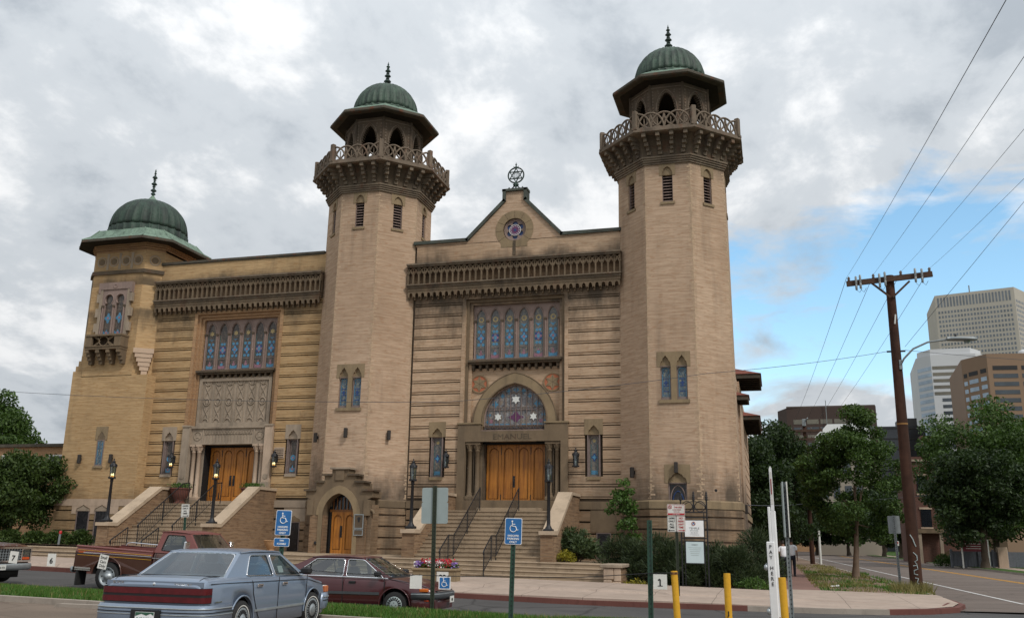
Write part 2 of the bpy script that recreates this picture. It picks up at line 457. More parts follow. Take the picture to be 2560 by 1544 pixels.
def m_asphalt(name, col, cracks=0.75, patch=0.3):
 g = NT(name)
 o = g.coord('Object')
 fine = g.noise(o, 60, 5, 0.75)
 big = g.noise(g.coord('Object', (0.25, 0.6, 1)), 1.0, 5, 0.6)
 c = g.mix(g.ramp(fine, [(0.3, 0.0), (0.7, 1.0)]), tuple(x * 0.72 for x in col), tuple(x * 1.3 for x in col))
 c = g.mix(g.ramp(big, [(0.35, 0.0), (0.7, 1.0)]), g.mix(1.0, c, (1 - patch,) * 3, 'MULTIPLY'), c)
 v = g.n('ShaderNodeTexVoronoi', feature='DISTANCE_TO_EDGE'); v.inputs['Scale'].default_value = 0.42
 mp = g.n('ShaderNodeMix', data_type='VECTOR'); mp.inputs[0].default_value = 0.22
 ns = g.n('ShaderNodeTexNoise'); ns.inputs['Scale'].default_value = 1.1; ns.inputs['Detail'].default_value = 4
 g.l(o, ns.inputs['Vector']); g.l(o, mp.inputs[4]); g.l(ns.outputs['Color'], mp.inputs[5]); g.l(mp.outputs[1], v.inputs['Vector'])
 cr = g.ramp(v.outputs['Distance'], [(0.0, 1.0), (0.020, 0.0)])
 c = g.mix(g.math('MULTIPLY', cr, cracks), c, tuple(x * 0.35 for x in col))
 oil = g.noise(g.coord('Object', (0.5, 0.9, 1), (3, 3, 0)), 1.3, 4, 0.6)
 c = g.mix(g.ramp(oil, [(0.60, 0.0), (0.72, 0.55)]), c, tuple(x * 0.4 for x in col))
 return g.done(g.bsdf(c, 0.92, normal=g.bump(fine, 0.35, 0.01), spec=0.2))

def m_concrete(name, col, joint=0.0, jx=1.5, jy=1.5, stain=0.3):
 g = NT(name)
 o = g.coord('Object')
 a = g.noise(o, 0.9, 6, 0.65); f = g.noise(o, 38, 4, 0.7)
 c = g.mix(g.ramp(a, [(0.3, 0.0), (0.72, 1.0)]), tuple(x * 0.82 for x in col), tuple(min(1, x * 1.12) for x in col))
 c = g.mix(g.ramp(f, [(0.4, 0.0), (0.7, 0.4)]), c, tuple(x * 0.7 for x in col))
 if stain:
  s2 = g.noise(g.coord('Object', (1.2, 1.2, 0.5), (3, 1, 2)), 2.4, 6, 0.7)
  c = g.mix(g.math('MULTIPLY', g.ramp(s2, [(0.52, 0.0), (0.68, 1.0)]), stain), c, tuple(x * 0.35 for x in col))
 if joint:
  b = g.n('ShaderNodeTexBrick'); b.offset = 0.0; g.l(g.coord('Object', (1, 1, 0)), b.inputs['Vector'])
  b.inputs['Scale'].default_value = 1.0; b.inputs['Brick Width'].default_value = jx; b.inputs['Row Height'].default_value = jy
  b.inputs['Mortar Size'].default_value = joint
  c = g.mix(g.math('MULTIPLY', b.outputs['Fac'], 0.7), c, tuple(x * 0.3 for x in col))
 return g.done(g.bsdf(c, 0.9, normal=g.bump(f, 0.2, 0.008), spec=0.2))

def m_glow(name, col, strength):
 g = NT(name); e = g.n('ShaderNodeEmission'); e.inputs[0].default_value = (*col, 1); e.inputs[1].default_value = strength
 return g.done(e)

def m_leaded(name, base, dark, s=14.0, tint=None):
 """small leaded panes, dusty from outside"""
 g = NT(name)
 v = g.n('ShaderNodeTexVoronoi', feature='DISTANCE_TO_EDGE'); v.inputs['Scale'].default_value = s
 v2 = g.n('ShaderNodeTexVoronoi', feature='F1'); v2.inputs['Scale'].default_value = s
 o = g.coord('Object', (1, 1, 0.75)); g.l(o, v.inputs['Vector']); g.l(o, v2.inputs['Vector'])
 c = g.mix(v2.outputs['Color'], tuple(x * 0.7 for x in base), tuple(x * 1.3 for x in base))
 sp = g.n('ShaderNodeSeparateColor'); g.l(v2.outputs['Color'], sp.inputs[0])
 c = g.ramp(sp.outputs[0], [(0.0, tuple(x * 0.6 for x in base)), (0.55, base), (1.0, tint or tuple(x * 1.5 for x in base))])
 c = g.mix(g.ramp(v.outputs['Distance'], [(0.0, 1.0), (0.06, 0.0)]), c, dark)
 return g.done(g.bsdf(c, 0.35, spec=0.5))

M = {}
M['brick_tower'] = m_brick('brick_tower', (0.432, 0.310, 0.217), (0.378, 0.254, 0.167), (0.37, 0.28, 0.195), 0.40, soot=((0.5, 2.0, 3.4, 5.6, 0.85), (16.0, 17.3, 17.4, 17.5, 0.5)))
M['brick_pale'] = m_stone('brick_pale', (0.44, 0.32, 0.215), 0.25, 0.2, scale=3)
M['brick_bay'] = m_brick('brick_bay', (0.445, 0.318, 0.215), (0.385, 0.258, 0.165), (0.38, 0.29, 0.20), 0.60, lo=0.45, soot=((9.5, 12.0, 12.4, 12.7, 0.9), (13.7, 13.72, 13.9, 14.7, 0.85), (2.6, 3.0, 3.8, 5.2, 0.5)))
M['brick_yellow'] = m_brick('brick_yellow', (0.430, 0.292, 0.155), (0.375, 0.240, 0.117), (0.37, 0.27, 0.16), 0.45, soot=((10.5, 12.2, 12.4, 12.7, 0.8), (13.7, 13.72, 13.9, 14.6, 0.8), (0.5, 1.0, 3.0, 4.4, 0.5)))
M['brick_soiled_shade'] = m_stone('brick_soiled_shade', (0.12, 0.088, 0.060), 0.2, 0.4)  # groove backs: dirt, with the shade of the grooves also painted into the colour
M['brick_old'] = m_brick('brick_old', (0.265, 0.185, 0.118), (0.21, 0.14, 0.085), (0.21, 0.165, 0.12), 0.85, lo=0.42)
M['brick_pier'] = m_brick('brick_pier', (0.25, 0.165, 0.10), (0.16, 0.098, 0.062), (0.22, 0.175, 0.13), 0.8, bw=0.26, bh=0.10, lo=0.44)
M['brick_red'] = m_brick('brick_red', (0.11, 0.055, 0.042), (0.08, 0.04, 0.032), (0.2, 0.14, 0.12), 0.3)
M['brick_tan'] = m_brick('brick_tan', (0.36, 0.22, 0.12), (0.30, 0.18, 0.10), (0.30, 0.22, 0.15), 0.2)
M['stone_tan'] = m_stone('stone_tan', (0.255, 0.19, 0.115), 0.12, 0.35)
M['stone_brown'] = m_stone('stone_brown', (0.175, 0.128, 0.082), 0.15, 0.4)
M['stone_grey'] = m_stone('stone_grey', (0.33, 0.265, 0.20), 0.14, 0.4)
M['stone_dark'] = m_stone('stone_dark', (0.105, 0.08, 0.055), 0.3, 0.5, rust=0.35)
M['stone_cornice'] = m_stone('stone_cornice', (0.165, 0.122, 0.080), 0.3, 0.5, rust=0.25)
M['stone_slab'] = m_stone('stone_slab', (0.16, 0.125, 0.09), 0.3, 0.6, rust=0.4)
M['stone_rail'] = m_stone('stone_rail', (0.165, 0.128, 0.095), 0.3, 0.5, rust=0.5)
M['stone_pale'] = m_stone('stone_pale', (0.46, 0.35, 0.26), 0.10, 0.25)
M['stone_cream'] = m_stone('stone_cream', (0.50, 0.37, 0.27), 0.06, 0.05)
M['belfry'] = m_stone('belfry', (0.105, 0.078, 0.055), 0.25, 0.4)
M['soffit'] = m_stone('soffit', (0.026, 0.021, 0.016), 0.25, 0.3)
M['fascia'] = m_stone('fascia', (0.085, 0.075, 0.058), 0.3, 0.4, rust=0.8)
M['mauve'] = m_stone('mauve', (0.265, 0.195, 0.168), 0.12, 0.3)
M['copper_dome'] = m_copper('copper_dome', (0.018, 0.027, 0.022), (0.072, 0.118, 0.084))
M['copper_dark'] = m_copper('copper_dark', (0.014, 0.020, 0.017), (0.04, 0.075, 0.052))
M['copper_roof'] = m_copper('copper_roof', (0.075, 0.115, 0.085), (0.20, 0.29, 0.215))
M['coping'] = m_stone('coping', (0.075, 0.085, 0.072), 0.3, 0.4, rust=0.25)
M['bronze'] = m_copper('bronze', (0.018, 0.022, 0.02), (0.04, 0.085, 0.07))
M['door'] = m_wood('door', (0.43, 0.165, 0.022), (0.19, 0.060, 0.008))
M['door_edge'] = m_wood('door_edge', (0.22, 0.085, 0.014), (0.11, 0.04, 0.008))
M['steps'] = m_concrete('steps', (0.335, 0.255, 0.175), stain=0.55)
M['coping_pale'] = m_concrete('coping_pale', (0.46, 0.36, 0.26), stain=0.35)
M['pavement'] = m_concrete('pavement', (0.38, 0.30, 0.245), joint=0.012, jx=1.7, jy=1.9, stain=0.25)
M['pavement_red'] = m_concrete('pavement_red', (0.22, 0.13, 0.105), joint=0.012, jx=1.5, jy=1.5, stain=0.3)
M['kerb_red'] = m_concrete('kerb_red', (0.15, 0.062, 0.05), stain=0.5)
M['kerb'] = m_concrete('kerb', (0.33, 0.285, 0.24), stain=0.4)
M['asphalt'] = m_asphalt('asphalt', (0.090, 0.086, 0.084))
M['asphalt_side'] = m_asphalt('asphalt_side', (0.165, 0.132, 0.112), 0.4)
M['asphalt_lot'] = m_asphalt('asphalt_lot', (0.20, 0.155, 0.12), 0.4)
M['soil'] = m_concrete('soil', (0.19, 0.13, 0.092), stain=0.4)
M['lawn'] = m_plain('lawn', (0.045, 0.085, 0.02), 0.9, var=0.4, scale=3, spec=0.1)
M['dry_lawn'] = m_plain('dry_lawn', (0.11, 0.11, 0.045), 0.9, var=0.45, scale=1.4, spec=0.1)
M['iron'] = m_plain('iron', (0.012, 0.012, 0.014), 0.5, var=0.2)
M['dark'] = m_plain('dark', (0.006, 0.006, 0.006), 0.8)
M['black'] = m_plain('black', (0.012, 0.012, 0.013), 0.55)
M['rubber'] = m_plain('rubber', (0.018, 0.018, 0.018), 0.8, var=0.2)
M['chrome'] = m_plain('chrome', (0.75, 0.76, 0.78), 0.14, 1.0, var=0.05)
M['steel'] = m_plain('steel', (0.34, 0.37, 0.38), 0.45, 0.6, var=0.15)
M['galv'] = m_plain('galv', (0.22, 0.24, 0.245), 0.5, 0.3, var=0.15)
M['sign_back'] = m_plain('sign_back', (0.30, 0.35, 0.345), 0.55, 0.15, var=0.08, scale=2)
M['green_post'] = m_plain('green_post', (0.022, 0.06, 0.04), 0.55, var=0.25)
M['green_dark'] = m_plain('green_dark', (0.030, 0.038, 0.022), 0.6, var=0.25)
M['yellow'] = m_stone('yellow', (0.62, 0.34, 0.03), 0.12, 0.25, stain_col=(0.2, 0.09, 0.02))
M['white'] = m_plain('white', (0.75, 0.76, 0.76), 0.5, var=0.06)
M['white_old'] = m_stone('white_old', (0.66, 0.66, 0.62), 0.06, 0.18, stain_col=(0.3, 0.2, 0.12))
M['sign_blue'] = m_plain('sign_blue', (0.022, 0.13, 0.34), 0.4, var=0.1)
M['sign_red'] = m_plain('sign_red', (0.42, 0.02, 0.025), 0.45, var=0.1)
M['lane_white'] = m_stone('lane_white', (0.55, 0.54, 0.52), 0.2, 0.3, stain_col=(0.2, 0.18, 0.16))
M['lane_yellow'] = m_stone('lane_yellow', (0.62, 0.30, 0.03), 0.15, 0.25, stain_col=(0.2, 0.14, 0.08))
M['glass_dark'] = m_plain('glass_dark', (0.012, 0.014, 0.018), 0.12, var=0.3, spec=0.6)
M['pane'] = m_leaded('pane', (0.075, 0.06, 0.05), (0.015, 0.013, 0.012), 13, (0.13, 0.10, 0.075))
M['pane_mid'] = m_leaded('pane_mid', (0.135, 0.135, 0.130), (0.018, 0.018, 0.02), 15, (0.20, 0.165, 0.12))
M['pane_blue'] = m_leaded('pane_blue', (0.09, 0.14, 0.18), (0.015, 0.018, 0.022), 15, (0.20, 0.19, 0.15))
M['pane_arch'] = m_leaded('pane_arch', (0.235, 0.23, 0.235), (0.03, 0.025, 0.03), 9, (0.21, 0.165, 0.12))
M['pane_night'] = m_leaded('pane_night', (0.016, 0.016, 0.019), (0.006, 0.006, 0.007), 12, (0.03, 0.026, 0.028))
M['g_blue'] = m_plain('g_blue', (0.065, 0.20, 0.32), 0.3, var=0.45, scale=22)
M['g_deep'] = m_plain('g_deep', (0.02, 0.05, 0.16), 0.3, var=0.4, scale=22)
M['g_pink'] = m_plain('g_pink', (0.25, 0.12, 0.15), 0.3, var=0.35, scale=22)
M['g_gold'] = m_plain('g_gold', (0.33, 0.25, 0.11), 0.35, var=0.3, scale=22)
M['g_teal'] = m_plain('g_teal', (0.06, 0.13, 0.13), 0.35, var=0.4, scale=22)
M['g_white'] = m_plain('g_white', (0.62, 0.63, 0.60), 0.35, var=0.15, scale=22)
M['g_purple'] = m_plain('g_purple', (0.11, 0.03, 0.09), 0.35, var=0.4, scale=22)
M['terracotta'] = m_stone('terracotta', (0.42, 0.15, 0.08), 0.12, 0.2)
M['louvre'] = m_plain('louvre', (0.03, 0.025, 0.022), 0.7, var=0.2)
M['tile_red'] = m_stone('tile_red', (0.20, 0.075, 0.055), 0.2, 0.3)
M['lead'] = m_plain('lead', (0.19, 0.145, 0.13), 0.7, var=0.15)
M['bark'] = m_stone('bark', (0.10, 0.075, 0.055), 0.3, 0.4)
M['bark_pale'] = m_stone('bark_pale', (0.17, 0.12, 0.085), 0.3, 0.4)
M['pole_wood'] = m_stone('pole_wood', (0.060, 0.028, 0.018), 0.35, 0.55, stain_col=(0.02, 0.012, 0.01), scale=1.5)
M['arm_wood'] = m_stone('arm_wood', (0.075, 0.045, 0.032), 0.3, 0.4)
M['ceramic'] = m_plain('ceramic', (0.10, 0.075, 0.06), 0.3)
M['leaf_dark'] = m_leaf('leaf_dark', (0.008, 0.018, 0.006), (0.040, 0.068, 0.018))
M['leaf_mid'] = m_leaf('leaf_mid', (0.019, 0.042, 0.010), (0.080, 0.135, 0.030))
M['leaf_bright'] = m_leaf('leaf_bright', (0.03, 0.06, 0.012), (0.10, 0.18, 0.04))
M['leaf_maple'] = m_leaf('leaf_maple', (0.018, 0.036, 0.009), (0.070, 0.110, 0.025))
M['leaf_rhodo'] = m_leaf('leaf_rhodo', (0.03, 0.05, 0.022), (0.12, 0.16, 0.075))
M['leaf_juniper'] = m_leaf('leaf_juniper', (0.016, 0.028, 0.013), (0.060, 0.082, 0.032), 0.1)
M['leaf_yellow'] = m_leaf('leaf_yellow', (0.12, 0.12, 0.02), (0.38, 0.32, 0.03))
M['grass'] = m_leaf('grass', (0.035, 0.085, 0.012), (0.10, 0.20, 0.035))
M['grass_dry'] = m_leaf('grass_dry', (0.10, 0.10, 0.035), (0.30, 0.25, 0.10))
# ------------------------------------------------------------------ ground heights
def GZ(x, y):
 """street rises gently to the left; the carriageway is a little lower than the kerbs"""
 s = 0.02 * max(0.0, -5.0 - x)
 return s

# ------------------------------------------------------------------ the temple
FY = 38.0
temple = empty('temple_building', (-15.0, 38.0, 0.85), label='large tan brick temple with two octagonal domed towers and a smaller domed corner turret', cat='temple')
def FT(xc, d=0.0): return Matrix.Translation((xc, FY - d, 0))

def hexagram(cx, cz, r, rot=90, n=6, inner=0.577):
 pts = []
 for i in range(2 * n):
  a = radians(rot + i * 180 / n); q = r if i % 2 == 0 else r * inner
  pts.append((cx + q * cos(a), cz + q * sin(a)))
 return pts
def quatre(cx, cz, rx, rz, n=32):
 return [(cx + rx * (0.80 + 0.22 * cos(4 * 2 * pi * i / n)) * cos(2 * pi * i / n), cz + rz * (0.80 + 0.22 * cos(4 * 2 * pi * i / n)) * sin(2 * pi * i / n)) for i in range(n)]
def grooved(b, xa, xb, z0, z1, cuts, mat, y0, y1, pitch=0.505, groove=0.095, start=None):
 """courses of brick with open grooves between; cuts = rectangles left out"""
 z = start if start is not None else z0
 rows = []
 while z < z1 - 0.02:
  rows += [(z + 0.048, z + 0.105), (z + 0.140, z + pitch)] if pitch > 0.5 else [(z + groove, z + pitch)]
  z += pitch
 for (lo, hi) in rows:
  lo, hi = max(lo, z0), min(hi, z1)
  if hi - lo < 0.02: continue
  zs = [lo, hi]
  for (cx0, cx1, cz0, cz1) in cuts:
   zs += [q for q in (cz0, cz1) if lo < q < hi]
  zs = sorted(set(zs))
  for a, c in zip(zs[:-1], zs[1:]):
   segs = [(xa, xb)]
   for (cx0, cx1, cz0, cz1) in cuts:
    if cz0 < (a + c) / 2 < cz1:
     ns = []
     for (p, q) in segs:
      if cx1 <= p or cx0 >= q: ns.append((p, q)); continue
      if cx0 > p: ns.append((p, cx0))
      if cx1 < q: ns.append((cx1, q))
     segs = ns
   for (p, q) in segs: b.box(p, q, y0, y1, a, c, mat)

def cornice(xc, x0, x1, n):
 """arcaded cornice: shelf, row of colonnettes under crossed bars, lower shelf, scalloped corbels"""
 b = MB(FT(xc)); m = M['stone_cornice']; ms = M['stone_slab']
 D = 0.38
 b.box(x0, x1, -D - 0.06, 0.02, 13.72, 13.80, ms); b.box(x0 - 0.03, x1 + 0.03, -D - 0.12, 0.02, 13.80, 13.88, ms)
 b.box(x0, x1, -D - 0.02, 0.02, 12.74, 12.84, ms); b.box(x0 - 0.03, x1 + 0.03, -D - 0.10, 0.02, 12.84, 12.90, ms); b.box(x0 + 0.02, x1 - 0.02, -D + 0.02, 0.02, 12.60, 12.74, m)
 b.box(x0, x1, -0.08, 0.02, 12.90, 13.72, M['brick_pier'])
 w = (x1 - x0) / n
 for i in range(n + 1):
  x = x0 + i * w
  xx = min(max(x, x0 + 0.03), x1 - 0.03)
  b.box(xx - 0.030, xx + 0.030, -D, -D + 0.10, 12.90, 13.46, m)
  b.box(xx - 0.055, xx + 0.055, -D - 0.01, -D + 0.11, 13.40, 13.45, m)
  b.box(xx - 0.02, xx + 0.02, -D + 0.01, -D + 0.07, 13.45, 13.72, m)
  if i < n:
   b.bar((x, -D + 0.04, 13.45), (x + w, -D + 0.04, 13.72), 0.07, 0.035, m)
   b.bar((x + w, -D + 0.045, 13.45), (x, -D + 0.045, 13.72), 0.07, 0.035, m)
   b.bar((x + 0.02, -D + 0.05, 13.36), (x + w / 2, -D + 0.05, 13.55), 0.07, 0.04, m)
   b.bar((x + w - 0.02, -D + 0.05, 13.36), (x + w / 2, -D + 0.05, 13.55), 0.07, 0.04, m)
 for xx in (x0, x1 - 0.05): b.box(xx, xx + 0.05, -D + 0.02, 0, 12.90, 13.72, m)
 nc = int(n * 0.97); w = (x1 - x0 - 0.08) / nc
 for i in range(nc):
  xa = x0 + 0.04 + i * w
  pts = [(xa, 12.60), (xa, 12.36), (xa + w * 0.16, 12.30)]
  pts += [(xa + w * 0.5 - w * 0.30 * cos(pi * k / 6), 12.38 + 0.14 * sin(pi * k / 6)) for k in range(7)]
  pts += [(xa + w * 0.84, 12.30), (xa + w, 12.36), (xa + w, 12.60)]
  b.plate(pts[::-1], [], -D + 0.04, -D + 0.16, m)
  b.box(xa - w * 0.16, xa + w * 0.16, -D + 0.16, 0, 12.34, 12.60, m)
  b.box(xa - w * 0.13, xa + w * 0.13, -D * 0.55, 0, 12.22, 12.34, m)
 return b.build('cornice', temple)

def lancet_pane(win, T, cx, w, z0, zs, za, kind, star, bright, base):
 b = MB(T)
 y = 0.06
 b.plate(pointed(cx - w / 2, cx + w / 2, z0, zs, za, 6), [], y, y + 0.01, base)
 e = y - 0.004; f = y
 h = za - z0
 blue, pink = M['g_blue'], M['g_pink']
 for s in (-1, 1):
  b.box(cx + s * w * 0.40 - 0.012, cx + s * w * 0.40 + 0.012, e, f, z0 + 0.45, zs - 0.02, M['g_teal'])
 zm = z0 + h * 0.42
 if kind == 'a':
  b.plate(quatre(cx, zm, w * 0.40, h * 0.105), [], e - 0.002, f, M['g_deep'])
  b.plate(quatre(cx, zm, w * 0.33, h * 0.088), [], e - 0.005, f, blue)
  b.plate(circle(cx, zm, w * 0.13, 10), [], e - 0.009, f, pink)
  for s in (-1, 1):
   b.plate(arc(cx + 0.10 * s, zm + s * h * 0.13, 0.075, 0, 360, 8)[:-1], [], e, f, blue)
   b.plate(arc(cx - 0.10 * s, zm + s * h * 0.13, 0.075, 0, 360, 8)[:-1], [], e - 0.002, f, blue)
 else:
  b.plate(rect(cx - w * 0.33, cx + w * 0.33, zm - h * 0.075, zm + h * 0.075), [], e - 0.002, f, M['g_deep'])
  b.plate(quatre(cx, zm, w * 0.36, h * 0.075), [], e - 0.005, f, pink)
  b.plate(rect(cx - w * 0.09, cx + w * 0.09, zm - h * 0.05, zm + h * 0.05), [], e - 0.009, f, blue)
  b.plate(rect(cx - w * 0.18, cx + w * 0.18, zm - h * 0.02, zm + h * 0.02), [], e - 0.011, f, blue)
  for s in (-1, 1):
   b.plate(circle(cx + 0.07, zm + s * h * 0.125, 0.07, 8), [], e, f, blue)
   b.plate(circle(cx - 0.07, zm + s * h * 0.125, 0.07, 8), [], e - 0.002, f, blue)
 zb = z0 + 0.04
 b.plate([(cx - w * .42, zb), (cx + w * .42, zb), (cx + w * .42, zb + .20), (cx + w * .22, zb + .12), (cx, zb + .22), (cx - w * .22, zb + .12), (cx - w * .42, zb + .20)], [], e, f, blue if kind == 'a' else pink)
 b.plate(circle(cx, zb + 0.20, w * 0.17, 10), [], e - 0.004, f, pink if kind == 'a' else blue)
 b.plate(circle(cx, zb + 0.32, w * 0.09, 8), [], e - 0.004, f, pink)
 if star == 'gold':
  b.plate(hexagram(cx, zs + 0.06, w * 0.30), [], e - 0.003, f, M['g_gold'])
  b.plate([(cx - w * .28, zs - .22), (cx, zs - .30), (cx + w * .28, zs - .22), (cx, zs - .25)], [], e - 0.002, f, blue)
 elif star == 'round':
  b.plate(circle(cx, zs + 0.08, w * 0.28, 12), [], e - 0.003, f, M['g_gold'])
  b.plate(hexagram(cx, zs + 0.08, w * 0.2), [], e - 0.006, f, M['pane_mid'])
  b.plate([(cx - w * .34, zs - .16), (cx, zs - .32), (cx + w * .34, zs - .16), (cx, zs - .2)], [], e - 0.002, f, blue)
 b.box(cx - w / 2, cx + w / 2, e - 0.012, f, z0 + 0.50, z0 + 0.525, M['lead'])
 return b.build('pane', win)

def six_lancets(xc, base, stars):
 T = FT(xc) @ Matrix.Translation((0, 0.30, 0))
 b = MB(T); m = M['mauve']
 cs = [-1.66 + 0.664 * i for i in range(6)]
 holes = [pointed(c - 0.225, c + 0.225, 9.45, 11.18, 11.72, 6) for c in cs]
 b.plate(rect(-2.0, 2.0, 9.36, 11.90), holes, 0.0, 0.10, m)
 for i in range(7):
  x = -1.66 + 0.664 * (i - 0.5); x = min(max(x, -1.93), 1.93)
  b.tube([(x, -0.03, 9.42), (x, -0.03, 11.15)], 0.04, m, 6)
  b.box(x - 0.065, x + 0.065, -0.09, 0.0, 11.13, 11.22, M['stone_dark'])
  b.box(x - 0.06, x + 0.06, -0.07, 0.0, 9.36, 9.48, m)
 for c in cs:
  pts = pointed(c - 0.26, c + 0.26, 9.45, 11.18, 11.78, 6)[2:]
  b.tube([(p[0], -0.012, p[1]) for p in pts], 0.022, m, 5)
 w = b.build('stained_window', temple)
 for i, c in enumerate(cs):
  k = 'b' if i in (1, 4) else 'a'
  lancet_pane(w, T, c, 0.46, 9.45, 11.18, 11.74, k, stars if (stars == 'round' or k == 'a') else None, True, base)
 s = MB(FT(xc))
 s.box(-2.12, 2.12, -0.06, 0.30, 9.26, 9.36, M['stone_dark']); s.box(-2.04, 2.04, 0.02, 0.30, 9.17, 9.26, M['stone_dark'])
 for i in range(13):
  x = -1.92 + i * 0.32
  s.box(x - 0.055, x + 0.055, 0.10, 0.30, 9.00, 9.17, M['stone_dark']); s.box(x - 0.04, x + 0.04, 0.17, 0.30, 8.92, 9.0, M['stone_dark'])
 s.build('window_sill', temple)

def niche_window(xc, x, z0, zs, za, w, T, base, dark=False, par=None, keyhole=True, headm=None, headtop=None, sillm=None):
 """slim window under a cusped stone head; returns rectangle to leave open"""
 b = MB(T)
 hm = headm or M['stone_tan']
 ht = headtop or za + 0.25
 b.plate(rect(x - w * 0.86, x + w * 0.86, zs - 0.02, ht), [ogee(x - w / 2, x + w / 2, zs + 0.001, zs + 0.06, za)], -0.085, 0.10, hm)
 b.box(x - w / 2, x + w / 2, 0.03, 0.10, zs - 0.02, za, hm)
 b.plate(rect(x - w / 2, x + w / 2, z0, zs - 0.02), [rect(x - w / 2 + 0.05, x + w / 2 - 0.05, z0 + 0.05, zs - 0.08)], 0.03, 0.12, M['lead'])
 b.box(x - w * 0.62, x + w * 0.62, -0.12, 0.12, z0 - 0.13, z0, sillm or M['stone_tan'])
 for s in (-1, 1): b.box(x + s * w * 0.5 + (0.0 if s > 0 else -0.04), x + s * w * 0.5 + (0.04 if s > 0 else 0.0), -0.07, 0.12, z0, zs - 0.02, M['lead'])
 win = b.build('niche_window', par or temple)
 g = MB(T)
 hw = w / 2 - 0.05
 g.box(x - hw, x + hw, 0.08, 0.10, z0 + 0.05, zs - 0.08, base)
 zt = zs - 0.08 - hw
 if keyhole:
  for s in (-1, 1):
   g.box(x + s * hw * 0.78 - 0.012, x + s * hw * 0.78 + 0.012, 0.07, 0.08, z0 + 0.07, zt - hw * 0.8, M['g_teal'] if not dark else M['lead'])
  g.tube([(p[0], 0.075, p[1]) for p in arc(x, zt - 0.02, hw * 0.86, -50, 230, 14)], 0.016, M['lead'], 4)
 zm = z0 + (zs - z0) * 0.46
 if dark:
  g.plate(circle(x, zm, hw * 0.72, 14), [], 0.074, 0.08, M['g_blue']); g.plate(circle(x, zm, hw * 0.25, 8), [], 0.068, 0.08, M['g_pink'])
  g.plate([(x - hw * .8, z0 + .1), (x + hw * .8, z0 + .1), (x + hw * .8, z0 + .3), (x + hw * .3, z0 + .24), (x, z0 + .42), (x - hw * .3, z0 + .24), (x - hw * .8, z0 + .3)], [], 0.074, 0.08, M['g_blue'])
  g.plate(circle(x, z0 + .22, hw * 0.3, 8), [], 0.068, 0.08, M['g_pink'])
 else:
  g.plate(quatre(x, zm, hw * 0.8, hw * 0.95), [], 0.074, 0.08, M['g_deep']); g.plate(quatre(x, zm, hw * 0.5, hw * 0.6), [], 0.068, 0.08, M['g_blue'])
  g.plate(rect(x - hw * .7, x + hw * .7, z0 + .1, z0 + .26), [], 0.074, 0.08, M['g_blue']); g.plate(circle(x, zt, hw * .4, 10), [], 0.074, 0.08, M['g_gold'])
 g.build('pane', win)

def door_leaves(T, xs, z0, z1, par, handles):
 for i, (xa, xb) in enumerate(xs):
  b = MB(T); c = (xa + xb) / 2; w = xb - xa
  hole = pointed(xa + w * .17, xb - w * .17, z0 + 0.22, z1 - w * .55, z1 - 0.10, 6)
  b.plate(rect(xa + 0.008, xb - 0.008, z0, z1), [hole], 0.0, 0.06, M['door'])
  b.plate(hole, [], 0.028, 0.06, M['door'])
  b.tube([(p[0], 0.008, p[1]) for p in pointed(xa + w * .20, xb - w * .20, z0 + 0.25, z1 - w * .57, z1 - 0.14, 6)], 0.018, M['door_edge'], 5, closed=True)
  b.box(xa + 0.02, xb - 0.02, -0.012, 0.0, z0 + 0.0, z0 + 0.18, M['door'])
  if i % 2 == 0 and len(xs) == 4:
   for z in (z0 + .12, z1 - .42): b.box(xb - .02, xb + .012, -.014, 0, z, z + .30, M['iron'])
  d = b.build('door_leaf', par)
  if i in handles:
   s = handles[i]; x = xb - 0.09 if s > 0 else xa + 0.09
   h = MB(T); h.box(x - 0.05, x + 0.05, -0.012, 0, z0 + 0.72, z0 + 1.2, M['iron']); h.tube([(x, -0.012, z0 + 0.8), (x, -0.07, z0 + 0.84), (x, -0.07, z0 + 1.08), (x, -0.012, z0 + 1.12)], 0.014, M['iron'], 6)
   h.build('handle', d)

def column(T, x, y, z0, z1, r, m):
 b = MB(T)
 b.bbox(x - r * 1.7, x + r * 1.7, y - r * 1.7, y + r * 1.7, z0, z0 + 0.16, m, 0.02)
 b.lathe([(r * 1.5, z0 + .16), (r * 1.5, z0 + .21), (r * 1.15, z0 + .25), (r * 1.3, z0 + .29), (r, z0 + .33), (r * .95, z1 - .38), (r * 1.25, z1 - .36), (r * 1.0, z1 - .32), (r * 1.15, z1 - .26), (r * 1.65, z1 - .10)], m, 14, (x, y, 0))
 for k in range(8):
  a = k * pi / 4
  b.tube([(x + r * 1.1 * cos(a), y + r * 1.1 * sin(a), z1 - .28), (x + r * 1.5 * cos(a), y + r * 1.5 * sin(a), z1 - .18), (x + r * 1.75 * cos(a), y + r * 1.75 * sin(a), z1 - .13)], 0.025, m, 5)
 b.box(x - r * 1.7, x + r * 1.7, y - r * 1.7, y + r * 1.7, z1 - .10, z1, m)
 b.build('column', temple)

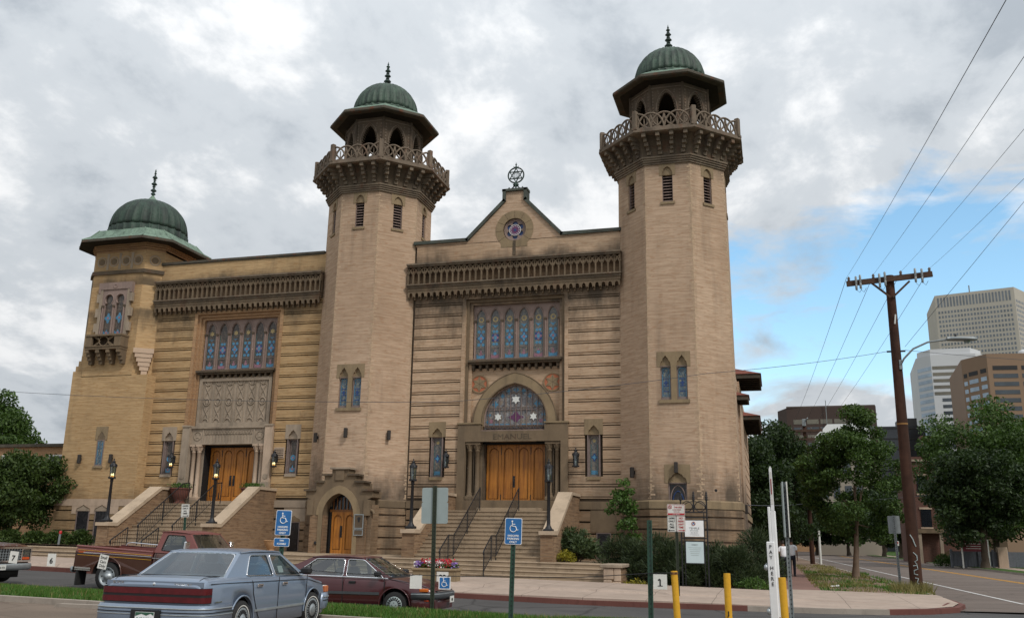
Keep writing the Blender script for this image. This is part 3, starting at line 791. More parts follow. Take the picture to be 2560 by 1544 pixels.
def bay(xc, center):
 mb_ = M['brick_bay'] if center else M['brick_yellow']
 T = FT(xc)
 b = MB(T)
 cz = [(-3.80, -3.06, 4.25, 6.64), (3.14, 3.90, 4.25, 6.64)] if center else [(-3.55, -2.83, 4.37, 6.66), (3.04, 3.76, 4.37, 6.66)]
 nx = (-3.44, 3.52) if center else (-3.19, 3.40)
 holes = [rect(a, c, d - 0.02, e) for (a, c, d, e) in cz]
 for (xa, xb) in ((-4.8, -2.43), (2.43, 4.85)):
  hs = [h for h in holes if xa < h[0][0] < xb]
  b.plate(rect(xa, xb, 0.4, 14.8), hs, 0.0, 0.32, M['brick_soiled_shade'])
 b.box(-2.43, 2.43, 0.0, 0.32, 12.28, 14.8, M['brick_soiled_shade'])
 for (a, c, d, e) in cz: b.box(a, c, 0.13, 0.32, d - 0.02, e, M['brick_soiled_shade'])
 for (xa, xb) in ((-4.72, -2.43), (2.43, 4.72)):
  grooved(b, xa, xb, 3.30, 12.62, cz, mb_, -0.07, 0.0, start=12.40 - 0.505 * 19)
 b.box(-4.75, 4.75, -0.07, 0.0, 13.70, 14.80 if center else 14.83, mb_)
 b.box(-2.43, 2.43, -0.07, 0.0, 12.30, 12.70, mb_)
 grooved(b, -4.72, -2.5, 0.5, 2.92, [], M['brick_old'], -0.14, 0.0, pitch=0.47, groove=0.07)
 grooved(b, 2.5, 4.72, 0.5, 2.92, [], M['brick_old'], -0.14, 0.0, pitch=0.47, groove=0.07)
 bandm = M['stone_brown'] if center else M['stone_grey']
 for (xa, xb) in ((-4.74, -2.5), (2.5, 4.74)): b.box(xa, xb, -0.18, 0.0, 2.92, 3.24, bandm)
 b.build('facade_wall', temple)
 f = MB(T)
 fm = M['brick_tan'] if not center else M['brick_bay']
 for (o, i, zt, zi, y0, m) in ((2.43, 2.27, 12.30, 12.14, -0.09, fm), (2.27, 2.14, 12.14, 12.01, 0.05, M['stone_brown'] if center else fm), (2.14, 2.0, 12.01, 11.90, 0.15, fm)):
  f.plate([(-o, 6.45), (-i, 6.45), (-i, zi), (i, zi), (i, 6.45), (o, 6.45), (o, zt), (-o, zt)], [], y0, 0.34, m)
 f.build('window_surround', temple)
 six_lancets(xc, M['pane_mid'] if center else M['pane'], 'round' if center else 'gold')
 for x in nx:
  if center: niche_window(xc, x, 4.25, 6.0, 6.38, 0.46, T, M['pane_mid'], False, headtop=6.64)
  else: niche_window(xc, x, 4.42, 6.02, 6.42, 0.46, T, M['pane'], True, headm=M['stone_grey'], headtop=6.66, sillm=M['stone_grey'])
 return T

def infill_center():
 xc = -10.67; T = FT(xc); st = M['stone_tan']; sb = M['stone_brown']
 b = MB(T)
 arch_o = pointed(-1.88, 1.88, 6.42, 6.55, 8.78, 10); arch_i = pointed(-1.42, 1.42, 6.22, 6.75, 8.28, 10)
 b.plate(rect(-2.0, 2.0, 6.30, 9.02), [arch_i], 0.30, 0.50, M['brick_bay'])
 b.build('upper_wall', temple)
 r = MB(T)
 ao = [(x, max(z, 6.42)) for (x, z) in arch_o]
 r.plate(arch_o, [[(x, max(z, 6.425)) for (x, z) in pointed(-1.42, 1.42, 6.425, 6.75, 8.28, 10)]], 0.16, 0.34, st)
 r.tube([(p[0], 0.17, p[1]) for p in pointed(-1.45, 1.45, 6.42, 6.75, 8.32, 10)[1:] + [(-1.45, 6.42)]], 0.045, sb, 6)
 r.tube([(p[0], 0.17, p[1]) for p in arch_o[1:] + [arch_o[0]]], 0.03, sb, 6)
 r.build('arch_surround', temple)
 for s in (-1, 1):
  q = MB(T)
  x, z = s * 1.665, 8.33
  q.plate(circle(x, z, 0.41, 28), [circle(x, z, 0.36, 28)], 0.25, 0.30, st)
  q.plate(circle(x, z, 0.36, 28), [], 0.28, 0.30, M['terracotta'])
  q.plate(hexagram(x, z, 0.345), [], 0.262, 0.29, st)
  for k in range(6):
   a = radians(k * 60 + 30); q.bar((x, 0.262, z), (x + 0.3 * cos(a), 0.262, z + 0.3 * sin(a)), 0.012, 0.012, sb)
  q.build('roundel', temple)
 w = MB(T)
 mm = M['lead']
 def zt(x):
  """height of the arch at x"""
  P = arch_i[2:]
  for (a, c) in zip(P[:-1], P[1:]):
   if min(a[0], c[0]) - 1e-6 <= x <= max(a[0], c[0]) + 1e-6 and abs(a[0] - c[0]) > 1e-6:
    return a[1] + (c[1] - a[1]) * (x - a[0]) / (c[0] - a[0])
  return 6.75
 for i in range(-5, 6):
  x = i * 0.245
  w.box(x - 0.013, x + 0.013, 0.37, 0.42, 6.24, zt(x), mm)
  if i < 5:
   for (zb, rr) in ((7.30, 0.1225), (7.95, 0.1225)):
    if zt(x + 0.12) > zb + 0.1: w.tube([(p[0], 0.385, p[1]) for p in arc(x + 0.1225, zb - 0.13, rr, 0, 180, 8)], 0.012, mm, 4)
 for z in (6.50, 7.17):
  w.box(-1.40, 1.40, 0.375, 0.42, z - 0.012, z + 0.012, mm)
 for i in range(-11, 11):
  x = i * 0.1225
  w.bar((x, 0.39, 6.25), (x + 0.1225, 0.39, 6.49), 0.03, 0.018, mm); w.bar((x + 0.1225, 0.395, 6.25), (x, 0.395, 6.49), 0.03, 0.018, mm)
 w.tube([(p[0], 0.36, p[1]) for p in arch_i], 0.05, M['mauve'], 6, closed=True)
 win = w.build('arched_window', temple)
 g = MB(T)
 g.plate(arch_i, [], 0.42, 0.44, M['pane_arch'])
 for (x, z, r_) in ((0, 7.62, 0.21), (-0.80, 6.86, 0.18), (0.80, 6.86, 0.18)):
  g.plate(hexagram(x, z, r_), [], 0.362, 0.368, M['g_white'])
 g.plate(quatre(0, 6.85, 0.33, 0.22), [], 0.41, 0.42, M['g_purple']); g.plate([(-.12, 6.9), (.12, 6.9), (0, 7.2)], [], 0.405, 0.42, M['g_purple'])
 for (x, z, r_) in ((0, 8.05, 0.13), (-0.33, 7.98, 0.11), (0.33, 7.98, 0.11), (-0.95, 7.42, 0.14), (0.95, 7.42, 0.14), (-0.62, 7.78, 0.10), (0.62, 7.78, 0.10), (0, 6.42, 0.12), (-1.22, 6.95, 0.09), (1.22, 6.95, 0.09), (-1.27, 6.65, 0.09), (1.27, 6.65, 0.09)):
  g.plate(quatre(x, z, r_, r_ * 1.1, 16), [], 0.412, 0.42, M['g_blue'])
 for s in (-1, 1):
  g.box(s * 0.75 - 0.5, s * 0.75 + 0.5, 0.413, 0.42, 6.52, 6.56, M['g_blue']); g.plate(circle(s * 1.12, 6.68, .09, 8), [], .411, .42, M['g_pink'])
  for k in range(4): g.plate(circle(s * (0.28 + 0.24 * k), 6.37, 0.06, 4), [], .412, .42, M['g_deep'])
 g.build('pane', win)
 p = MB(T)
 hole = [(-2.12, 3.28), (-2.12, 5.72), (-1.55, 5.72), (-1.50, 5.84), (-1.32, 5.94), (-1.22, 6.02), (1.22, 6.02), (1.32, 5.94), (1.50, 5.84), (1.55, 5.72), (2.12, 5.72), (2.12, 3.28)]
 hole2 = [(-2.12, 3.28), (2.12, 3.28), (2.12, 5.74), (-2.12, 5.74)]
 p.plate(rect(-2.46, 2.44, 2.80, 6.20), [[(-2.12, 3.28), (2.12, 3.28), (2.12, 5.74), (-2.12, 5.74)]], -0.16, 0.20, sb)
 p.plate([(-2.46, 6.20), (-1.42, 6.20), (-1.42, 6.44), (-1.9, 6.50), (-2.46, 6.50)], [], -0.16, 0.20, sb); p.plate([(1.42, 6.20), (2.44, 6.20), (2.44, 6.50), (1.9, 6.50), (1.42, 6.44)], [], -0.16, 0.20, sb)
 p.box(-2.50, -1.40, -0.20, 0.10, 6.50, 6.57, st); p.box(1.40, 2.48, -0.20, 0.10, 6.50, 6.57, st)
 p.box(-1.42, 1.42, -0.10, 0.44, 6.14, 6.24, M['mauve'])
 for s in (-1, 1):
  p.plate([(s * 1.42, 5.74), (s * 1.02, 5.74 + 0.0), (s * 1.08, 5.80), (s * 1.30, 5.86), (s * 1.42, 6.0)][::s], [], -0.12, 0.2, sb)
  p.box(min(s * 1.42, s * 2.12), max(s * 1.42, s * 2.12), 0.20, 0.40, 3.12, 5.74, sb)
  p.box(min(s * 1.42, s * 2.16), max(s * 1.42, s * 2.16), -0.14, 0.20, 3.00, 3.28, sb)
  p.box(min(s * 1.36, s * 1.42), max(s * 1.36, s * 1.42), 0.20, 0.86, 3.12, 5.74, M['stone_dark'])
  p.box(s * 1.76 - 0.015, s * 1.76 + 0.015, 0.05, 0.2, 3.28, 5.72, M['stone_dark'])
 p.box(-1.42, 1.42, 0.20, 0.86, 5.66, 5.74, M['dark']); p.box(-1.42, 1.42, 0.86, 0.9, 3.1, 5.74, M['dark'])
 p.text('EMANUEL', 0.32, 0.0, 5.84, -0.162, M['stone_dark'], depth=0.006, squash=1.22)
 p.build('portal', temple)
 for x in (-1.94, -1.60, 1.60, 1.94): column(T, x, 0.06, 3.28, 5.72, 0.10, sb)
 dT = T @ Matrix.Translation((0, 0.55, 0))
 ws = [-1.33, -0.665, 0.0, 0.665, 1.33]
 door_leaves(dT, list(zip(ws[:-1], ws[1:])), 3.13, 5.66, temple, {1: 1})

def infill_left():
 xc = -24.55; T = FT(xc); sg = M['stone_grey']
 p = MB(T)
 p.box(-2.0, 2.0, 0.30, 0.45, 6.5, 9.1, M['brick_yellow'])
 p.box(-1.96, 1.96, 0.22, 0.30, 6.66, 9.0, sg)
 p.plate(rect(-1.96, 1.96, 6.66, 9.0), [rect(-1.80, 1.80, 6.86, 8.84)], 0.14, 0.22, sg)
 for i in range(6):
  x = -1.5 + i * 0.6
  zl, zh, zm = 6.86, 8.84, 7.85
  p.tube([(q[0], 0.20, q[1]) for q in circle(x, zm, 0.16, 16)], 0.028, sg, 5, closed=True)
  p.plate(hexagram(x, zm, 0.11), [], 0.195, 0.22, sg)
  p.tube([(q[0], 0.20, q[1]) for q in arc(x, zh - 0.02, 0.17, 180, 360, 8)], 0.028, sg, 5)
  p.tube([(q[0], 0.20, q[1]) for q in arc(x, zl + 0.02, 0.17, 0, 180, 8)], 0.028, sg, 5)
  p.plate(circle(x, zh - 0.04, 0.10, 12), [], 0.2, 0.22, sg)
  for s in (-1, 1):
   for (a, c) in ((zm + 0.16, zh - 0.12), (zl + 0.12, zm - 0.16)):
    h = (c - a)
    p.tube([(x + s * 0.15 * cos(pi * k / 8), 0.205, a + h * k / 8) for k in range(9)], 0.022, sg, 5)
   p.box(x + s * 0.21 - 0.01, x + s * 0.21 + 0.01, 0.195, 0.22, zl, zh, sg)
 p.build('relief_panel', temple)
 q = MB(T)
 q.box(-2.02, 2.02, -0.02, 0.40, 5.80, 6.55, sg); q.box(-2.06, 2.06, -0.10, 0.3, 6.55, 6.63, sg); q.box(-2.02, 2.02, -0.06, 0.0, 5.80, 5.87, sg)
 for i in range(15):
  x = -1.17 + i * 0.167
  q.bar((x - .083, -0.035, 6.44), (x, -0.035, 6.26), 0.04, 0.03, sg); q.bar((x + .083, -0.035, 6.44), (x, -0.035, 6.26), 0.04, 0.03, sg)
  q.bar((x - .083, -0.03, 6.28), (x, -0.03, 6.46), 0.04, 0.025, sg); q.bar((x + .083, -0.03, 6.28), (x, -0.03, 6.46), 0.04, 0.025, sg)
  q.box(x - 0.012, x + 0.012, -0.04, 0.0, 5.87, 6.26, sg)
 for s in (-1, 1):
  q.tube([(k[0], -0.03, k[1]) for k in circle(s * 1.66, 6.2, 0.2, 12)], 0.02, sg, 5, closed=True); q.plate(hexagram(s * 1.66, 6.2, 0.17, 45, 4, .4), [], -0.04, 0.0, sg)
  q.box(s * 1.36 - .03, s * 1.36 + .03, -.05, 0, 5.85, 6.5, sg)
  a, c = sorted((s * 2.0, s * 2.40)); q.box(a, c, -0.20, 0.2, 3.1, 6.62, M['stone_pale'] if s > 0 else sg)
  q.box(a - .02, c + .02, -0.24, 0.2, 6.62, 6.70, sg); q.box(a - .02, c + .02, -0.24, 0.2, 3.1, 4.05, sg); q.plate(circle(s * 2.2, 4.3, .12, 14), [], -0.22, -0.2, sg)
  a, c = sorted((s * 1.36, s * 2.0)); q.box(a, c, 0.20, 0.40, 3.12, 5.80, sg); q.box(a, c, -0.12, 0.20, 3.1, 3.3, sg)
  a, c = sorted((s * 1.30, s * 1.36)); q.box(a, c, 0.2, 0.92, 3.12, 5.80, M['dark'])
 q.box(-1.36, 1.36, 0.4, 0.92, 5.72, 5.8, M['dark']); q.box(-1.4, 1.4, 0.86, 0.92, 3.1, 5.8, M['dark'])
 q.build('portal', temple)
 for x in (-1.81, -1.52, 1.52, 1.81): column(T, x, 0.04, 3.22, 5.80, 0.095, M['stone_pale'])
 dT = T @ Matrix.Translation((0, 0.6, 0))
 ws = [-1.28, -0.64, 0.0, 0.64, 1.28]
 door_leaves(dT, list(zip(ws[:-1], ws[1:])), 3.2, 5.70, temple, {1: 1, 2: -1})
 v = MB(T); v.plate(rect(2.50, 3.03, 5.12, 5.62), [rect(2.54, 2.99, 5.16, 5.58)], -0.10, -0.06, M['stone_pale']); v.box(2.54, 2.99, -0.072, -0.068, 5.16, 5.58, M['dark'])
 for i in range(5): v.box(2.54, 2.99, -0.095, -0.075, 5.19 + i * .085, 5.23 + i * .085, M['stone_pale'])
 v.build('vent_grille', temple)

bay(-10.67, True); bay(-24.55, False)
infill_center(); infill_left()
cornice(-10.67, -5.05, 4.80, 36)
cornice(-24.55, -4.66, 4.42, 34)

def gable():
 T = FT(-10.73)
 b = MB(T)
 z0 = 14.80
 out = [(-4.75, z0), (4.78, z0), (4.78, 14.86), (2.19, 14.86), (0.52, 16.66), (0.52, 17.14), (-0.52, 17.14), (-0.52, 16.66), (-2.25, 14.90), (-4.75, 14.90)]
 ring = circle(0, 15.31, 0.56, 28)
 b.plate(out, [ring], -0.07, 0.30, M['brick_tower'])
 b.build('gable_wall', temple)
 c = MB(T)
 line = [(4.80, 14.93), (2.19, 14.93), (0.50, 16.72), (0.50, 17.22)]
 line2 = [(-0.50, 17.22), (-0.50, 16.72), (-2.25, 14.97), (-4.80, 14.97)]
 for L_ in (line, line2):
  for p, q in zip(L_[:-1], L_[1:]):
   p3 = Vector((p[0], 0.10, p[1])); q3 = Vector((q[0], 0.10, q[1])); d = (q3 - p3).normalized() * 0.05
   c.bar(p3 - d, q3 + d, 0.52, 0.15, M['coping'])
   n = Vector((-d.z, 0, d.x)).normalized() * 0.09 * (-1 if L_ is line2 and False else 1)
 c.box(-0.60, 0.60, -0.16, 0.36, 17.16, 17.27, M['coping'])
 c.build('gable_coping', temple)
 s = MB(T)
 key = [(-0.62, 14.48), (0.62, 14.48)] + arc(0, 15.31, 0.89, -47, 227, 30)
 s.plate(key, [circle(0, 15.31, 0.54, 28)], -0.085, 0.0, M['stone_tan'])
 for k in range(9):
  a = radians(-36 + k * 31.5); s.bar((0.56 * cos(a), -0.088, 15.31 + 0.56 * sin(a)), (0.88 * cos(a), -0.088, 15.31 + 0.88 * sin(a)), 0.008, 0.014, M['stone_brown'])
 s.box(-0.07, 0.07, -0.09, -0.07, 14.1, 14.76, M['stone_dark'])
 s.build('rose_surround', temple)
 w = MB(T)
 w.plate(circle(0, 15.31, 0.55, 28), [circle(0.30 * cos(radians(90 + 60 * k)), 15.31 + 0.30 * sin(radians(90 + 60 * k)), 0.125, 12) for k in range(6)] + [circle(0, 15.31, 0.155, 16)], 0.05, 0.12, M['mauve'])
 w.tube([(p[0], 0.04, p[1]) for p in circle(0, 15.31, 0.50, 28)], 0.035, M['mauve'], 6, closed=True)
 w.tube([(p[0], 0.04, p[1]) for p in circle(0, 15.31, 0.26, 20)], 0.018, M['g_white'], 5, closed=True)
 rw = w.build('rose_window', temple)
 g = MB(T); g.plate(circle(0, 15.31, 0.5, 24), [], 0.11, 0.13, M['g_deep']); g.plate(circle(0, 15.31, 0.24, 20), [], 0.035, 0.05, M['g_purple'])
 for k in range(12): g.plate(circle(.19 * cos(k * pi / 6), 15.31 + .19 * sin(k * pi / 6), .022, 6), [], .028, .04, M['g_white'])
 g.plate(hexagram(0, 15.31, .09), [], .03, .04, M['g_deep'])
 g.build('pane', rw)
 e = MB(T); m = M['bronze']; zc = 17.98; y = 0.05
 e.tube([(p[0], y, p[1]) for p in circle(0, zc, 0.37, 32)], 0.035, m, 6, closed=True)
 for rot in (90, 270):
  P = [(0.335 * cos(radians(rot + 120 * k)), y, zc + 0.335 * sin(radians(rot + 120 * k))) for k in range(3)]
  for k in range(3): e.bar(P[k], P[(k + 1) % 3], 0.04, 0.04, m)
 e.tube([(p[0], y, p[1]) for p in [(0.10 * cos(a), zc + 0.15 * sin(a)) for a in [2 * pi * k / 16 for k in range(16)]]], 0.02, m, 5, closed=True)
 e.tube([(0, y, zc - 0.17), (0, y, zc + 0.17)], 0.018, m, 5)
 e.lathe([(0.0, 17.25), (0.03, 17.25), (0.03, 17.40), (0.13, 17.47), (0.14, 17.53), (0.05, 17.60)], m, 12, (0, y, 0))
 e.lathe([(0.02, zc + .36), (.05, zc + .42), (.02, zc + .46), (.045, zc + .52), (.01, zc + .60), (0.005, zc + .66)], m, 8, (0, y, 0))
 for s in (-1, 1):
  e.tube([(s * 0.03, y, 17.55), (s * .10, y, 17.42), (s * .20, y, 17.32), (s * .30, y, 17.30), (s * .34, y, 17.36), (s * .30, y, 17.40)], 0.03, m, 6)
  e.tube([(s * .06, y, zc + .42), (s * .10, y, zc + .40), (s * .12, y, zc + .45)], .015, m, 5)
  e.tube([(s * 0.02, y - .12 * s, 17.5), (s * .06, y - .25 * s, 17.28)], .02, m, 5)
 e.build('star_emblem', temple)
gable()
c = MB(FT(-24.55)); c.box(-4.66, 4.40, -0.14, 0.32, 14.83, 14.95, M['fascia']); c.box(-4.66, 4.40, -0.10, 0.3, 14.80, 14.83, M['coping']); c.build('parapet_coping', temple)

# ------------------------------------------------------------------ octagonal towers
C8, S8 = cos(pi / 8), sin(pi / 8)
def octa(R, cx, cy): return [(cx + R * cos(radians(22.5 + 45 * k)), cy + R * sin(radians(22.5 + 45 * k))) for k in range(8)]
def octa_ring(b, prof, cx, cy, m):
 b.lathe([(r, z) for r, z in prof], m, 8, (cx, cy, 0), smooth=False, rot=radians(22.5))
def RZ(z): return 2.585 - (z - 1.0) * 0.0064

def tower(cx, cy, base_m, niche, dz=0.0):
 s = MB()
 def face(k, holes_by):
  T = Matrix.Translation((cx, cy, 0)) @ Matrix.Rotation(radians(45 * k), 4, 'Z')
  fn = lambda p: (p.x, p.y - RZ(p.z) * C8, p.z)
  z0, z1 = 0.3, 17.32
  s.T = T; s.fn = fn
  s.plate([(-RZ(z0) * S8, z0), (RZ(z0) * S8, z0), (RZ(z1) * S8, z1), (-RZ(z1) * S8, z1)], holes_by, 0.0, 0.34, M['brick_tower'])
  s.T = None; s.fn = None
  return T, fn
 louv = pointed(-0.22, 0.22, 15.55, 16.78, 17.14, 5)
 twin = [ogee(0.05 + q - 0.21, 0.05 + q + 0.21, 7.17, 8.56, 8.98) for q in (-0.325, 0.325)]
 frames = {}
 for k in range(8):
  hs = [louv] if k in (-1 % 8, 0, 1, 2) else []
  if k == 0:
   hs = hs + twin
   if niche: hs = hs + [ogee(0.08 - 0.36, 0.08 + 0.36, 2.0, 3.96, 4.34)]
  if k == 0 and not niche: pass
  frames[k] = face(k, hs)
 tw = s.build('tower', temple)
 for k in (7, 0, 1, 2):
  T, fn = frames[k]; t = MB(T, fn)
  t.plate(rect(-0.34, 0.34, 16.74, 17.30), [pointed(-0.22, 0.22, 16.741, 16.80, 17.14, 5)], -0.015, 0.05, M['stone_tan'])
  t.plate(pointed(-0.22, 0.22, 16.78, 16.80, 17.13, 5), [], 0.06, 0.2, M['stone_tan'])
  t.build('window_head', tw)
  t = MB(T, fn); t.box(-0.30, 0.30, -0.05, 0.2, 15.44, 15.55, M['stone_tan']); t.build('window_sill', tw)
 T, fn = frames[0]; t = MB(T, fn)
 t.plate(rect(-0.62, 0.72, 8.50, 9.12), [ogee(0.05 + q - 0.21, 0.05 + q + 0.21, 8.501, 8.56, 8.98) for q in (-0.325, 0.325)], -0.015, 0.05, M['stone_tan'])
 t.box(-0.065, 0.165, -0.012, 0.05, 7.17, 8.50, M['stone_tan']); t.build('window_head', tw)
 t = MB(T, fn); t.box(-0.56, 0.66, -0.06, 0.2, 7.03, 7.17, M['stone_tan']); t.build('window_sill', tw)
 if niche:
  t = MB(T, fn); t.plate(rect(-0.42, 0.58, 3.90, 4.62), [ogee(0.08 - 0.36, 0.08 + 0.36, 3.901, 3.96, 4.34)], -0.015, 0.05, M['stone_tan']); t.build('window_head', tw)
 for k in (7, 0, 1, 2):
  T, fn = frames[k]; l = MB(T, fn)
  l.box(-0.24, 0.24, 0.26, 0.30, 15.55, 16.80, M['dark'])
  for s_ in (-1, 1): l.box(s_ * .22 - .025, s_ * .22 + .025, .06, .14, 15.55, 16.78, M['lead'])
  for i in range(9):
   z = 15.60 + i * 0.132
   l.add([(-.2, .08, z), (.2, .08, z), (.2, .2, z + .07), (-.2, .2, z + .07), (-.2, .08, z + .022), (.2, .08, z + .022), (.2, .2, z + .092), (-.2, .2, z + .092)], [(0, 1, 2, 3), (4, 5, 6, 7), (0, 1, 5, 4)], M['mauve'])
  l.build('louvre_window', tw)
 T, fn = frames[0]
 for q in (-0.325, 0.325):
  x = 0.05 + q
  w = MB(T, fn)
  w.plate(rect(x - .21, x + .21, 7.17, 8.55), [rect(x - .165, x + .165, 7.28, 8.50)], 0.07, 0.14, M['lead'])
  w.box(x - .21, x + .21, .09, .14, 8.55, 9.0, M['stone_tan'])
  w.box(x - .17, x + .17, .11, .13, 7.27, 8.5, M['pane_blue'])
  for s_ in (-1, 1): w.box(x + s_ * .14 - .012, x + s_ * .14 + .012, .10, .11, 7.3, 8.2, M['g_blue'])
  w.tube([(p[0], .105, p[1]) for p in arc(x, 8.33, .125, -45, 225, 12)], .014, M['g_blue'], 4)
  w.plate(quatre(x, 7.86, .09, .1), [], .1, .11, M['g_deep'])
  for z in (7.5, 7.72, 8.0): w.box(x - .11, x + .11, .103, .11, z, z + .04, M['g_deep'])
  w.build('stained_window', tw)
 if niche:
  w = MB(T, fn); x = 0.08
  w.box(x - .36, x + .36, .08, .14, 3.9, 4.4, M['stone_tan'])
  w.plate(rect(x - .36, x + .36, 2.0, 3.92), [rect(x - .31, x + .31, 2.05, 3.86)], .06, .14, M['lead'])
  w.box(x - .33, x + .33, .11, .13, 2.02, 3.9, M['pane_night'])
  w.tube([(p[0], .1, p[1]) for p in pointed(x - .28, x + .28, 2.1, 3.3, 3.82, 7)], .022, M['mauve'], 5, closed=True)
  w.tube([(p[0], .1, p[1]) for p in pointed(x - .2, x + .2, 2.15, 3.2, 3.6, 7)], .02, M['g_deep'], 5, closed=True)
  w.plate([(x - .06, 2.3), (x + .08, 2.3), (x + .05, 3.2), (x - .02, 3.3)], [], .1, .11, M['pane_arch'])
  w.build('stained_window', tw)
 q = MB()
 for k in (7, 0, 1, 2):
  T, fn = frames[k]; q.T = T; q.fn = fn
  z = 3.3; i = 0
  while z < 17.1:
   for s_ in (-1, 1):
    if (k == 7 and s_ < 0) or (k == 2 and s_ > 0): continue
    w_ = random.uniform(.05, .19) if (i % 2 == 0) == (s_ > 0) else random.uniform(.03, .08)
    e_ = s_ * RZ(z) * S8; q.box(min(e_, e_ - s_ * w_), max(e_, e_ - s_ * w_), -.004, .03, z, z + .058, M['brick_pale'])
   z += .066 * (2 if random.random() < .4 else 1); i += 1
 q.T = None; q.fn = None
 q.build('corner_bricks', tw)
 b = MB()
 z = 0.3
 R0 = 2.66
 while z < 2.90:
  octa_ring(b, [(R0, z), (R0, min(z + 0.40, 2.90))], cx, cy, M['brick_old']); z += 0.47
 octa_ring(b, [(R0 + .03, 2.93), (R0 + .03, 3.20), (R0 - .03, 3.25)], cx, cy, base_m)
 b.build('tower_base', tw)
 g = MB()
 for i in range(4):
  octa_ring(g, [(2.50 + 0.045 * i, 17.26 + i * 0.085), (2.50 + 0.045 * (i + 1), 17.26 + i * 0.085), (2.50 + 0.045 * (i + 1), 17.335 + i * 0.085), (2.48 + 0.045 * i, 17.335 + i * 0.085)], cx, cy, M['stone_slab'])
 octa_ring(g, [(2.55, 17.5), (2.62, 17.62), (2.68, 18.0), (2.78, 18.25), (2.95, 18.46)], cx, cy, M['stone_dark'])  # recessed wall darker than the brackets: shade under the gallery put into the colour
 octa_ring(g, [(3.26, 18.44), (3.36, 18.48), (3.36, 18.56), (3.32, 18.58), (3.32, 18.64), (2.4, 18.66)], cx, cy, M['stone_rail'])
 for k in range(8):
  T = Matrix.Translation((cx, cy, 0)) @ Matrix.Rotation(radians(45 * k), 4, 'Z'); g.T = T
  for i in range(4):
   f = -0.375 + 0.25 * i
   for j in range(5):
    za = 17.66 + j * 0.155; dep = 2.33 + 0.135 * (j + 1)
    hw = 0.085 if j % 2 == 0 else 0.068
    u = f * (dep * 2 * S8 / C8) * 0.94
    g.box(u - hw, u + hw, -dep - (0.03 if j % 2 == 0 else 0), -2.25, za, za + 0.15, M['stone_slab'])
 g.T = None
 g.build('gallery', tw)
 r = MB(); m = M['stone_rail']
 Rr = 3.20
 for (px, py), k in zip(octa(Rr, cx, cy), range(8)):
  a = radians(22.5 + 45 * k)
  r.T = Matrix.Translation((px, py, 0)) @ Matrix.Rotation(a, 4, 'Z')
  r.bbox(-.10, .10, -.10, .10, 18.62, 19.50, m, .02); r.box(-.12, .12, -.12, .12, 18.62, 18.72, m)
 for k in range(8):
  r.T = Matrix.Translation((cx, cy, 0)) @ Matrix.Rotation(radians(45 * k), 4, 'Z')
  y = -Rr * C8; W_ = 2 * Rr * S8 - 0.20
  cell = W_ / 4
  for i in (-1, 0, 1):
   pts = [(i * cell + cell * 0.99 * cos(t), y, 18.66 + 0.70 * sin(t)) for t in [pi * q / 14 for q in range(15)]]
   r.tube(pts, 0.045, m, 6)
   pts = [(i * cell + cell * 0.99 * cos(t), y + 0.02, 19.32 - 0.64 * sin(t)) for t in [pi * q / 14 for q in range(15)]]
   r.tube(pts, 0.040, m, 6)
  for sgn in (-1, 1):
   pts = [(sgn * (2 * cell) - sgn * cell * 0.99 * cos(t), y, 18.66 + 0.70 * sin(t)) for t in [pi / 2 * q / 8 for q in range(9)]]
   r.tube(pts, 0.045, m, 6)
   pts = [(sgn * (2 * cell) - sgn * cell * 0.99 * cos(t), y + .02, 19.32 - 0.64 * sin(t)) for t in [pi / 2 * q / 8 for q in range(9)]]
   r.tube(pts, 0.040, m, 6)
  for i in (-1.5, -0.5, 0.5, 1.5):
   r.tube([(i * cell, y + .01, 18.66), (i * cell, y + .01, 19.12)], .026, m, 5)
  r.box(-W_ / 2, W_ / 2, y - .05, y + .05, 18.64, 18.70, m)
 r.T = None
 r.build('balustrade', tw)
 f = MB(); Rb = 1.86
 for k in range(8):
  T = Matrix.Translation((cx, cy, 0)) @ Matrix.Rotation(radians(45 * k), 4, 'Z'); f.T = T
  y = -Rb * C8; hw = Rb * S8
  P = pointed(-.40, .40, 18.75, 20.0, 20.92, 9)
  scal = []
  for i, p in enumerate(P):
   scal.append(p)
   if 2 <= i < len(P) - 1:
    q = P[i + 1]; scal.append(((p[0] + q[0]) / 2 * 0.86, (p[1] + q[1]) / 2 - 0.05))
  f.plate(rect(-hw, hw, 18.6, 21.34), [scal], y, y + .22, M['belfry'])
  f.tube([(p[0], y - .01, p[1]) for p in pointed(-.46, .46, 18.75, 20.0, 21.02, 9)[1:]], .03, M['stone_rail'], 5)
  f.box(-hw, hw, y - .03, y, 21.10, 21.16, M['stone_rail'])
  for s_ in (-1, 1):
   f.box(s_ * hw - .045, s_ * hw + .045, y - .045, y + .03, 18.6, 21.34, M['belfry'])
   for j in range(12): f.box(s_ * (hw - .12) - .035, s_ * (hw - .12) + .035, y - .018, y, 19.2 + j * .155, 19.29 + j * .155, M['stone_rail'])
   for j in range(4): f.plate(hexagram(s_ * (.30 + .02 * j), 20.62 + j * .12, .05), [], y - .014, y, M['stone_rail'])
 f.T = None
 octa_ring(f, [(1.7, 18.66), (1.7, 18.70), (.01, 18.71)], cx, cy, M['dark'])
 octa_ring(f, [(1.80, 21.33), (.01, 21.34)], cx, cy, M['dark'])
 f.build('belfry', tw)
 k_ = MB()
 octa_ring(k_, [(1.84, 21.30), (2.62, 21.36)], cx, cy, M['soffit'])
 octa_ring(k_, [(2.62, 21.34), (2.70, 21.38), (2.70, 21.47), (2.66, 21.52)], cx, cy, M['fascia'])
 octa_ring(k_, [(2.67, 21.52), (1.66, 22.10), (1.60, 22.14)], cx, cy, M['copper_roof'])
 k_.build('canopy', tw)
 d = MB()
